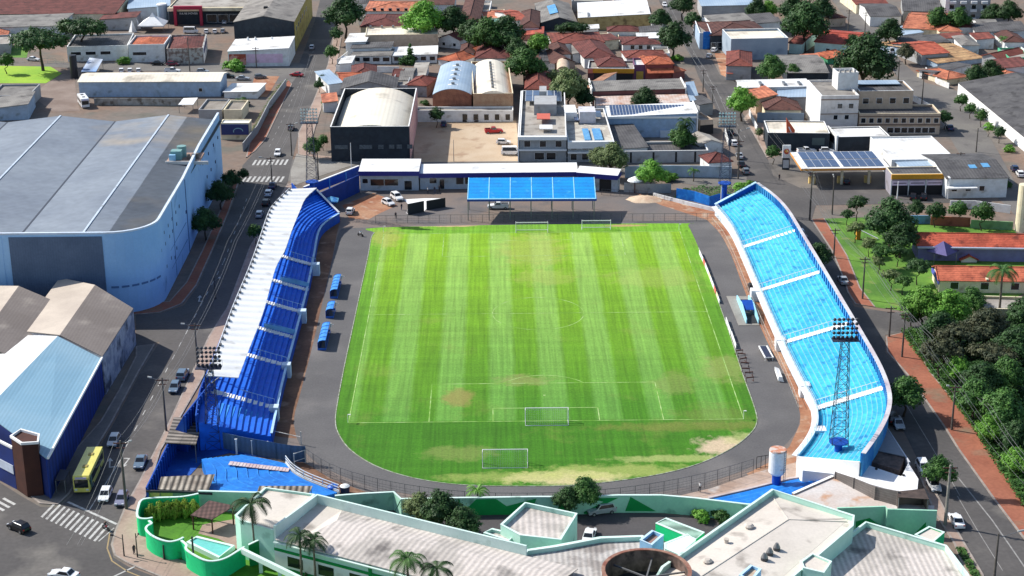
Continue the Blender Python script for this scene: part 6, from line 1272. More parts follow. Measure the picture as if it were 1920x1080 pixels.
t=B('black store with long cream roof behind the fuel canopy',(1440,249),(1556,250),yb=227,g=282,par=.25,rm=met_c,wall=W_BLACK,parm=white,cat='store',name='black_store');W_,D_,H_=dims(t);part(t,'grey_board',paint(86,100,100),[(W_*.72,W_*.92,-.1,-.01,1.6,3.6)])
t=B('black walled store with bright white roof right of the cream roofed one',(1571,257),(1668,255),yb=238,g=286,par=.25,rm=met_w,wall=W_BLACK,parm=white,cat='store',name='black_store');W_,D_,H_=dims(t)
part(t,'side_sign',W_WHITE,[(-.5,-.05,-.6,D_,0,H_+.5)]);part(t,'sign_letters',plain('sign_black',A(40,40,48)),[(-.56,-.51,D_*.15,D_*.75,H_*.45,H_-.2)])
o=thing('blade_sign','tall orange blade shaped banner sign on a white pole by the black store','sign',P(1480,282));hh=hgt(1480,282,220);b=MB();b.bar((-1.1,0,0),(-1.1,0,hh*.5),.12);b.bar((1.1,0,0),(1.1,0,hh*.4),.14);b.build('pole',white,o)
b=MB();b.add([(-1.3,-.15,hh),(1.2,-.15,hh*.62),(1.1,-.15,hh*.3),(-1.0,-.15,hh*.55),(-1.3,.15,hh),(1.2,.15,hh*.62),(1.1,.15,hh*.3),(-1.0,.15,hh*.55)],[(0,1,2,3),(7,6,5,4),(0,4,5,1),(1,5,6,2),(2,6,7,3),(3,7,4,0)]);b.build('blade',plain('sign_orange',A(244,110,70,.8),.5),o);b=MB();b.bar((-.5,-.2,hh*.72),(.2,-.2,hh*.56),.2);b.build('emblem',white,o)
h_=4.9;q=[P(1503,316,h_),P(1669,314,h_),P(1650,283,h_),P(1486,285,h_)];o=thing('fuel_canopy','fuel station canopy with rows of solar panels and orange edge','canopy',(q[0].x,q[0].y,0),math.atan2((q[1]-q[0]).y,(q[1]-q[0]).x));L_=(q[1]-q[0]).length;Dc=(q[3].y-q[0].y)
b=MB();b.box(0,L_,0,Dc,h_-.75,h_);b.build('roof',white,o);part(o,'orange_fascia',plain('fascia_orange',A(240,160,60,.8)),[(-.06,L_+.06,-.12,-.01,h_-.62,h_-.12),(-.12,-.01,0,Dc,h_-.62,h_-.12)])
for x0,n_ in((1.6,4),(10.6,5)):
 for y0,y1 in((1,Dc*.48),(Dc*.52,Dc-.6)):panels(o,x0,x0+n_*2.05,y0,y1,n_,1,lambda x,y:h_,.09)
for x in(3.2,10.4,17.2):b=MB();b.box(x,x+.6,2.2,2.8,0,h_-.76);b.build('column',W_CREAM,o);b=MB();b.box(x-.5,x+1.1,3.2,4.2,.01,1.7);b.build('fuel_pump',paint(220,190,120),o)
t=B('fuel station shop with yellow fascia, three pale banners and dark bays',(1672,327),(1772,326),yb=313,g=366,par=.3,rm=fib_d,wall=paint(150,146,156),parm=W_CREAM,cat='shop',name='fuel_shop');W_,D_,H_=dims(t)
part(t,'yellow_fascia',mat('yellow_fascia',A(232,170,50),A(222,156,44),ns=.3),[(-.1,W_+.1,-.6,-.05,H_-1.1,H_+.05)])
bn=paint(232,214,232)
for i in range(3):x0=W_*(.02+.325*i);part(t,'banner',bn,[(x0,x0+W_*.29,-.16,-.03,2.5,3.7)]);part(t,'dark_bay',dark,[(x0,x0+W_*.3,-.06,-.01,.05,2.4)]);part(t,'banner_text',plain('banner_grey',A(130,110,130)),[(x0+.3,x0+W_*.29-.3,-.19,-.165,2.95,3.2)])
for i in range(4):part(t,'pillar',W_WHITE,[(W_*(.0+.325*i)-.1,W_*(.0+.325*i)+.15,-.3,-.17,0,3.9)])
part(t,'side_wall',W_WHITE,[(W_+.1,W_+.5,-3.5,D_,0,H_)])
B('big white roofed hall left of the grey roofed house with skylights',(1672,300),(1792,298),yb=256,h=5.0,rm=met_w,par=.3,cat='hall',name='white_roof_hall')
B('pale grey roof strip in front of the big white roofed hall',(1690,312),(1780,310),yb=302,h=4.6,roof='shed',r=.2,rm=met_b,cat='shed')
t=B('white house under wide dark grey roof with two blue skylights',(1776,334),(1890,332),yr=300,g=372,roof='gable',r=1.4,rm=fib_d,wall=W_WHITE,wins=[('S',3,1.8,3.0,1.2,(.02,.7))]);W_,D_,H_=dims(t);b=MB();k=lambda y:H_+1.4*y/(D_/2)+.1
for x0,x1,y0,y1 in((7.2,9,10,14),(10.6,12.4,11,15.5)):b.slab([(x0,y0*.55,k(y0*.55)),(x1,y0*.55,k(y0*.55)),(x1,y1*.55,k(y1*.55)),(x0,y1*.55,k(y1*.55))],.05)
b.build('skylight',mat('skylight_blue',A(120,190,236),A(90,160,220),ns=.5),t);part(t,'balcony',W_WHITE,[(-.3,7,-2.2,-.1,2.9,3.2)])
wallpx('boundary_wall','low white garden wall with blue gate before the skylight house',[(1782,376),(1828,376),(1895,385)],2.0,W_WHITE,.2)
wallpx('painted_wall','street wall painted in blue, brick red and green panels behind the roadside trees',[(1702,404),(1745,404)],2.0,paint(110,160,200),.25)
wallpx('painted_wall','brick red middle section of the street wall behind the roadside trees',[(1746,405),(1820,408)],2.2,paint(170,100,80),.25)
wallpx('painted_wall','green right section of the street wall near the cream tower',[(1821,412),(1900,416)],2.0,paint(130,170,120),.25)
p=P(1915,432);o=thing('cream_tower','cream round tower standing at the right edge behind the school roofs','tower',p);hh=hgt(1915,432,346);b=MB();b.cyl((0,0),1.5,0,hh,20);b.build('shaft',W_CREAM,o);[part(o,'porthole',dark,[(-.15,.15,-1.56,-1.45,z,z+.35)])for z in(3,5.5,8)]
t=B('long orange tiled school roof, the farther of two at the right edge',(1722,459),(1990,463),yr=438,g=488,roof='gable',r=1.6,rm=tile(226,112,84),wall=paint(120,120,170),cat='school',name='tiled_school');W_,D_,H_=dims(t);part(t,'gutter',paint(170,176,196),[(-.3,W_+.3,-1.0,-.4,H_-.5,H_-.2)])
t=B('orange and salmon tiled school roof, the nearer of two at the right edge',(1762,524),(1990,527),yr=500,g=548,roof='gable',r=1.6,rm=tile(232,128,96),wall=W_CREAM,cat='school',name='tiled_school',wins=[('S',4,.8,2.2,1.6)]);W_,D_,H_=dims(t);part(t,'roof_divider',W_CREAM,[(W_*.38,W_*.38+.5,-.3,D_/2-.2,H_+.05,H_+.3)]);part(t,'blue_gable',paint(90,100,190),[(-.3,-.05,-.2,D_,H_-1,H_)])
p=P(1766,490);o=thing('fabric_tent','small violet grey peaked tent between the two orange school roofs','tent',p);b=MB();b.cyl((0,0),3.6,2.4,4.6,4,0,.1);b.build('canopy',paint(96,90,140),o);[part(o,'leg',steel,bars=[((a,c,0),(a,c,2.4),.07)])for a in(-2.4,2.4)for c in(-2.4,2.4)]
B('tiny orange tiled gable between the two long school roofs',(1803,486),(1832,486),yr=474,g=492,roof='gable',ax='y',d=6,r=.8,rm=tile(226,112,84),cat='shed')
t=B('long white walled warehouse with dark corrugated roof at the right edge',(1797,155),(2010,330),d=34,g=178,roof='gable',r=3.0,o=.1,rm=fib_d,wall=white,cat='warehouse')
B('flat pale concrete park building behind the trees at the right edge',(1832,578),(1960,582),yb=556,h=3,rm=slab_m,wall=paint(190,180,150),cat='building',parm=W_CREAM)
# --- top right tiled houses
for l,a,c,kw in[('mint walled house with bright red gable roof near the round dark tree',(1528,78),(1600,84),dict(yr=62,g=100,roof='gable',r=1.4,rm=tile(206,92,72),wall=paint(214,234,222),wins=[('S',1,1,2,1.2,(.2,.5))])),('narrow mint wall house with dark red roof beside the tall pale hall',(1480,80),(1503,82),dict(yr=64,g=100,roof='gable',r=1.0,rm=RED,wall=paint(206,230,222))),('green walled house with orange roof half hidden by the round dark tree',(1552,110),(1586,108),dict(yr=95,g=121,roof='shed',r=.9,d=9,rm=ORANGE,wall=paint(70,150,110))),('grey sheet gable house left of the round dark tree',(1476,136),(1553,136),dict(yr=112,h=3.8,roof='gable',r=1.2,rm=fib,wall=W_BLACK)),('salmon roofed cream house with a white sheet annex at upper right',(1694,52),(1762,56),dict(yr=28,g=66,roof='gable',r=1.8,rm=SALMON,wall=W_CREAM)),('white ribbed sheet annex in front of the salmon roofed cream house',(1688,66),(1730,64),dict(yb=52,g=74,roof='shed',r=.8,rm=met_b)),('small salmon roofed house right of the large salmon one',(1762,58),(1802,58),dict(yr=43,h=3.2,roof='hip',r=1.0,rm=SALMON,wall=W_CREAM)),('brown red hip house in front of the grey balcony apartments',(1788,50),(1832,50),dict(yr=34,h=3.4,roof='hip',r=1.3,rm=RUST)),('orange red gable house left of the tan roofed pale blue house',(1730,102),(1778,98),dict(yr=81,h=3.6,roof='gable',r=1.5,rm=tile(214,110,84),wall=W_GREY)),('pale blue walled house under a wide tan roof',(1758,118),(1842,108),dict(yr=84,g=128,roof='gable',r=1.8,rm=TAN,wall=W_BLUE)),('small tan roofed house at the kerb below the pale blue house',(1776,148),(1818,142),dict(yr=131,g=160,roof='hip',r=1.0,rm=SALMON,wall=W_CREAM)),('salmon roofed house above the dark roofed warehouse at the right edge',(1866,146),(1922,146),dict(yr=131,g=158,roof='hip',r=1.0,rm=SALMON,wall=W_WHITE)),('dark grey roofed house at the top between the two right streets',(1632,30),(1690,30),dict(yr=12,h=3.8,roof='gable',r=1.2,rm=fib_d,wall=W_WHITE)),('red roofed house at the top edge right of the street',(1606,8),(1664,7),dict(yr=-10,h=3.6,roof='gable',r=1.3,rm=RED,wall=W_CREAM)),('dark sheet roofed house right of the top street houses',(1694,20),(1764,22),dict(yr=2,h=3.8,roof='gable',r=1.2,rm=fib_d,wall=W_GREY)),('wide dark cement roof right of the brown red hip house',(1830,60),(1925,62),dict(yb=44,h=3.6,roof='shed',r=1.0,rm=fib_d,cat='shed')),('long thin red roof strip below the small salmon house',(1772,72),(1812,71),dict(yb=63,h=3.0,roof='shed',r=.5,rm=RED)),('dark grey roof between the salmon annex and the orange red gable',(1700,84),(1780,82),dict(yb=69,h=3.2,roof='shed',r=.8,rm=fib_d,wall=W_GREY,cat='shed')),('grey hip roofed house right of the red strip roof',(1804,84),(1836,84),dict(yr=70,h=3.4,roof='hip',r=1.0,rm=fib)),('reddish brown roof strip near the right edge below the dark cement roof',(1832,74),(1864,74),dict(yb=62,h=3.2,roof='shed',r=.6,rm=RED)),('rust roofed house at the right edge above the green walled one',(1884,78),(1925,78),dict(yr=62,h=3.4,roof='hip',r=1.2,rm=BROWN)),('white walled house with red ridge roof left of the green walled house',(1842,104),(1872,110),dict(yr=86,h=3.6,roof='gable',ax='y',d=14,r=1.2,rm=RED,wall=W_GREY)),('green walled house at the right edge',(1892,108),(1935,108),dict(yb=90,h=4,rm=slab_m,wall=paint(90,180,140))),('dark brown roof at the right edge above the salmon roofed house',(1876,128),(1930,128),dict(yb=112,h=3.4,roof='shed',r=1.0,rm=RUST)),('brown rust house left of the orange flat house at the top centre',(862,40),(898,40),dict(yr=12,h=3.4,roof='hip',r=1.4,rm=BROWN,wall=W_GREY)),('white house with round arch at the top centre',(892,20),(918,20),dict(yb=2,g=30,rm=slab_m,doors=[('S',.4,1.2,2.4)])),('flat orange coloured terrace house at the top centre',(906,34),(952,33),dict(yb=18,g=44,rm=SALMON,wall=W_CREAM,par=.3)),('low teal sheet roof below the flat orange terrace',(898,46),(938,46),dict(yb=37,h=2.6,roof='shed',r=.3,rm=paint(120,170,160),cat='shed')),('orange gable house left of the weathered gable hall',(962,38),(988,36),dict(yr=22,h=3.4,roof='gable',r=1.2,rm=tile(196,104,84))),('brown roof house between the orange gable and the weathered hall',(976,50),(1010,50),dict(yr=28,h=3.4,roof='hip',r=1.4,rm=BROWN)),('coral walled house with tiled roof behind the bright banana trees',(976,66),(1018,66),dict(yb=54,g=76,roof='shed',r=.8,rm=tile(206,104,84),wall=paint(226,150,130))),('small orange hip roof among the trees left of the tiled block',(964,100),(990,100),dict(yr=90,h=3.2,roof='hip',r=1.0,rm=SALMON)),('brown lean-to roof right of the small orange hip roof',(990,116),(1012,116),dict(yb=100,h=3.0,roof='shed',r=.8,rm=BROWN,wall=W_GREY)),('red hip house right of the cream vaulted hall',(985,166),(1031,166),dict(yr=140,h=3.8,roof='hip',r=1.8,rm=RED,wall=W_BEIGE)),('tan tiled roof behind the dark trees right of the red hip house',(1085,168),(1106,170),dict(yb=140,h=3.6,roof='shed',r=1.0,rm=tile(190,140,110))),('grey flat building at the top edge left of the white roofed hall',(1072,2),(1130,2),dict(yb=-8,h=4,rm=slab_m,wall=W_GREY,cat='building')),('beige flat building at the top edge above the white roofed hall',(1150,2),(1200,2),dict(yb=-8,h=4,rm=slab_m,wall=W_BEIGE,cat='building')),('brown roofed house at the top edge above the bright round tree',(790,8),(850,8),dict(yr=-6,h=3.4,roof='gable',r=1.2,rm=BROWN)),('grey roofed house at the top edge left of the salmon hip roof',(640,6),(700,5),dict(yr=-8,h=3.4,roof='gable',r=1.2,rm=fib_d)),('white cabin beside the curved tree left of the salmon hip house',(672,32),(690,32),dict(yb=22,h=3.0,rm=slab_m)),]:B(l,a,c,**kw)
t=B('grey and white apartment house with stacked balconies at the top right',(1776,-4),(1858,-4),yb=-14,g=40,rm=slab_m,wall=W_GREY,parm=white,cat='apartments',name='balcony_apartments',wins=[('S',4,1.0,2.6,1.6),('S',4,4.4,6.0,1.6)]);W_,D_,H_=dims(t)
[part(t,'balcony',white,[(1+3.8*i,3.2+3.8*i,-1.2,-.05,z,z+.9)])for i in range(4)for z in(.5,3.6,6.6)];part(t,'white_pier',white,[(-.6,.9,-.5,-.05,0,H_)])
B('dark low roof behind the trees beside the top right street',(1440,48),(1466,48),yb=34,h=3,roof='shed',r=.5,rm=fib_d,cat='shed')
finish_dims()
# ================================================================== TREES
def leaf_mat(name,c1,c2,hard=.10):
 m=bpy.data.materials.new(name);m.use_nodes=True;t=m.node_tree;N=t.nodes;L=t.links;b=N['Principled BSDF'];b.inputs['Roughness'].default_value=.6;b.inputs['Specular IOR Level'].default_value=.25
 ge=N.new('ShaderNodeNewGeometry');tc=N.new('ShaderNodeTexCoord');n1=N.new('ShaderNodeTexNoise');n1.inputs['Scale'].default_value=.55;n1.inputs['Detail'].default_value=4;L.new(tc.outputs['Object'],n1.inputs['Vector'])
 mr=N.new('ShaderNodeMapRange');mr.inputs[1].default_value=.5-hard;mr.inputs[2].default_value=.5+hard;L.new(n1.outputs[0],mr.inputs[0])
 mx=N.new('ShaderNodeMix');mx.data_type='RGBA';mx.inputs[6].default_value=c1;mx.inputs[7].default_value=c2;L.new(mr.outputs[0],mx.inputs[0])
 oi=N.new('ShaderNodeObjectInfo');ad=N.new('ShaderNodeMath');ad.operation='ADD';L.new(ge.outputs['Random Per Island'],ad.inputs[0]);L.new(oi.outputs['Random'],ad.inputs[1])
 m2=N.new('ShaderNodeMapRange');m2.inputs[1].default_value=0;m2.inputs[2].default_value=2;m2.inputs[3].default_value=.62;m2.inputs[4].default_value=1.45;L.new(ad.outputs[0],m2.inputs[0])
 x=N.new('ShaderNodeMix');x.data_type='RGBA';x.blend_type='MULTIPLY';x.inputs[0].default_value=1;L.new(mx.outputs[2],x.inputs[6]);L.new(m2.outputs[0],x.inputs[7]);L.new(x.outputs[2],b.inputs['Base Color'])
 tr=N.new('ShaderNodeBsdfTranslucent');L.new(x.outputs[2],tr.inputs[0]);ms=N.new('ShaderNodeMixShader');ms.inputs[0].default_value=.22;L.new(b.outputs[0],ms.inputs[1]);L.new(tr.outputs[0],ms.inputs[2]);L.new(ms.outputs[0],N['Material Output'].inputs[0])
 return m
LD=leaf_mat('leaf_dark',(.022,.060,.018,1),(.046,.105,.028,1));LM=leaf_mat('leaf_mid',(.038,.105,.024,1),(.075,.17,.034,1));LB=leaf_mat('leaf_bright',(.10,.26,.03,1),(.17,.36,.05,1))
LO=leaf_mat('leaf_olive',(.10,.15,.05,1),(.17,.22,.085,1));LY=leaf_mat('leaf_yellow_green',(.30,.36,.05,1),(.18,.32,.04,1));LP=leaf_mat('leaf_plum',(.040,.055,.028,1),(.085,.09,.045,1))
def leaf_quads(b,c,nrm,s,rnd):
 a=nrm.cross(Vector((rnd.uniform(-1,1),rnd.uniform(-1,1),rnd.uniform(-1,1))));a=a.normalized()if a.length>1e-3 else Vector((1,0,0));d=nrm.cross(a).normalized();w_=s*rnd.uniform(.55,.8)
 b.add([c-a*s-d*w_*.25,c-d*w_,c+a*s*.9,c+d*w_],[(0,1,2,3)])
def crown(blobs,n_cl,per,ls,seed,gap=.9):
 rnd=random.Random(seed);b=MB();tot=sum(q[3]**2 for q in blobs)
 for(bx,by,bz,br,sq)in blobs:
  for _ in range(int(n_cl*br*br/tot)):
   d=Vector((rnd.gauss(0,1),rnd.gauss(0,1),rnd.gauss(0,1)+.25)).normalized();rr=br*rnd.uniform(.62,1.04);c=Vector((bx+d.x*rr,by+d.y*rr,bz+d.z*rr*sq));cr=br*rnd.uniform(.14,.28)
   for _ in range(per):
    e=Vector((rnd.gauss(0,1),rnd.gauss(0,1),rnd.gauss(0,.7)))*cr*.6;n_=(e.normalized()*.6+d*.7+Vector((0,0,.5))+Vector((rnd.uniform(-.5,.5),rnd.uniform(-.5,.5),rnd.uniform(-.4,.4)))).normalized();leaf_quads(b,c+e,n_,ls*rnd.uniform(.6,1.3),rnd)
  n=10
  k0=len(b.v);vs=[];
  for i in range(1,6):
   for j in range(n):th=math.pi*i/6;ph=2*math.pi*j/n;q=.66*br*rnd.uniform(.8,1.1);vs.append((bx+q*math.sin(th)*math.cos(ph),by+q*math.sin(th)*math.sin(ph),bz+q*math.cos(th)*sq))
  b.add(vs,[(i*n+j,i*n+(j+1)%n,(i+1)*n+(j+1)%n,(i+1)*n+j)for i in range(4)for j in range(n)]+[tuple(range(n))])
 return b
def trunk(h,r,tips,seed):
 rnd=random.Random(seed);b=MB();p=Vector((0,0,0));n=4;pts=[p]
 for i in range(n):pts.append(Vector((rnd.uniform(-.12,.12)*(i+1),rnd.uniform(-.12,.12)*(i+1),h*(i+1)/n)))
 for i in range(n):b.bar(pts[i],pts[i+1],r*(1-.12*i),n=7,r2=r*(1-.12*(i+1)))
 for t in tips:m_=pts[-1].lerp(Vector(t),.5)+Vector((0,0,.3));b.bar(pts[-1],m_,r*.5,n=5,r2=r*.34);b.bar(m_,t,r*.34,n=5,r2=r*.12)
 return b
PROTO={}
def make_tree(kind):
 S={'round':([(0,0,5.6,3.2,.85),(2.2,.6,4.9,2.3,.85),(-2.1,.9,5.0,2.2,.85),(.4,-2.2,4.7,2.3,.8),(-.5,2.1,5.0,2.2,.8),(.5,.2,7.4,2.0,.8)],400,15,.23,2.6,.3),'broad':([(0,0,6.0,2.6,.55),(3.4,.4,5.6,2.4,.5),(-3.3,.8,5.7,2.5,.5),(1.2,-3.0,5.4,2.3,.5),(-1.4,3.0,5.9,2.3,.5),(1.5,2.5,6.5,2.0,.5),(-2.0,-2.2,5.6,2.1,.5)],430,14,.23,4.0,.32),'airy':([(0,0,5.0,1.7,.8),(1.9,.6,4.5,1.4,.8),(-1.8,-.5,4.6,1.5,.8),(.3,1.7,5.2,1.3,.8),(-.4,-1.6,4.2,1.3,.7)],190,10,.2,2.7,.16),'young':([(0,0,3.3,1.6,.85),(.8,.3,2.9,1.1,.85),(-.7,-.4,3.0,1.1,.85)],120,12,.19,1.7,.12),'shrub':([(0,0,1.0,1.3,.8),(1.3,.2,.8,1.0,.8),(-1.2,.3,.8,1.05,.8),(.2,-1.0,.7,.9,.8)],140,12,.18,.5,.1),'slim':([(0,0,1.6,1.0,1.2),(0,0,3.2,.8,1.3),(.1,0,4.6,.5,1.4)],120,12,.16,1.0,.12)}[kind]
 bl,n,per,ls,th,tr_=S;o=thing({'slim':'conifer','shrub':'shrub'}.get(kind,'tree'),'x',{'slim':'conifer','shrub':'shrub'}.get(kind,'tree'));ALL.pop()
 trunk(th,tr_,[(q[0]*.7,q[1]*.7,q[2])for q in bl],hash(kind)%99 if False else len(kind)).build('trunk',wood_m,o)
 crown(bl,n,per,ls,len(kind)*7+1).build('crown',LD,o);register(o);return o
RAD={'round':4.2,'broad':5.4,'airy':3.1,'young':1.85,'shrub':2.2,'slim':1.0};CZ={'round':5.6,'broad':5.9,'airy':4.8,'young':3.2,'shrub':1.0,'slim':2.6}
def make_palm(seed,H,n,L_,droop):
 rnd=random.Random(seed);o=thing('palm_tree','x','palm tree');ALL.pop();b=MB();pts=[Vector((.12*math.sin(i*.5),.1*i*.1,H*i/8))for i in range(9)]
 for i in range(8):b.bar(pts[i],pts[i+1],.24-.012*i,n=7,r2=.24-.012*(i+1))
 b.build('trunk',mat('palm_trunk',A(150,140,124),A(120,110,96),ns=1.5,wave=('Z',.35,.2)),o);b=MB();top=pts[-1]
 for k in range(n):
  a=2*math.pi*k/n+rnd.uniform(-.2,.2);up_=rnd.uniform(.2,1.0);d=Vector((math.cos(a),math.sin(a),0));sd=Vector((-d.y,d.x,0));q=top.copy();prev=q;ns_=16;v=d*(1-.35*up_)+Vector((0,0,up_));v.normalize()
  for i in range(ns_):
   q=prev+v*(L_/ns_);v=(v+Vector((0,0,-droop/ns_*(1+i*.12)))).normalized();b.bar(prev,q,.035,n=3);ll=L_*.24*math.sin(math.pi*(i+1.2)/(ns_+2))
   for s_ in(-1,1):
    e=q+sd*s_*ll+v*ll*.35-Vector((0,0,ll*.35));b.add([prev,q,e],[(0,1,2)])
   prev=q
 b.build('fronds',LM,o);register(o);return o
TREES=[]
def T(x,y,rpx,kind,m,label,H=None,group=None):
 used=kind in PROTO
 if not used:PROTO[kind]=make_palm(3,8.5,15,3.4,1.5)if kind=='palm' else make_palm(8,3.4,13,2.6,1.3)if kind=='dwarf' else make_tree(kind)
 r0=PROTO[kind];palm=kind in('palm','dwarf');rnd=random.Random(int(x*7+y*3))
 if palm:g=P(x,y);s=rpx;rz=rnd.uniform(0,6);sc_=(s,s,s)
 else:
  s=1.2*rpx/(scale_at(y)*RAD[kind]*1.02);sz=s if H is None else H;zc=CZ[kind]*sz;g=P(x,y,zc);g.z=0;rz=rnd.uniform(0,6.28);sc_=(s,s,sz)
 if m is LD and not palm:m_=None
 else:m_={'leaf_dark':m,'leaf_mid':m}
 TREES.append((kind,g,rz,label,sc_,m_,group))
def plant_all():
 first=set()
 for kind,g,rz,label,sc_,m_,group in TREES:
  r0=PROTO[kind];o=dup(r0,g,rz,label,group,sc_,m_)
 for r0 in PROTO.values():
  for k in KIDS.get(r0.name,()):bpy.data.objects.remove(k)
  bpy.data.objects.remove(r0)
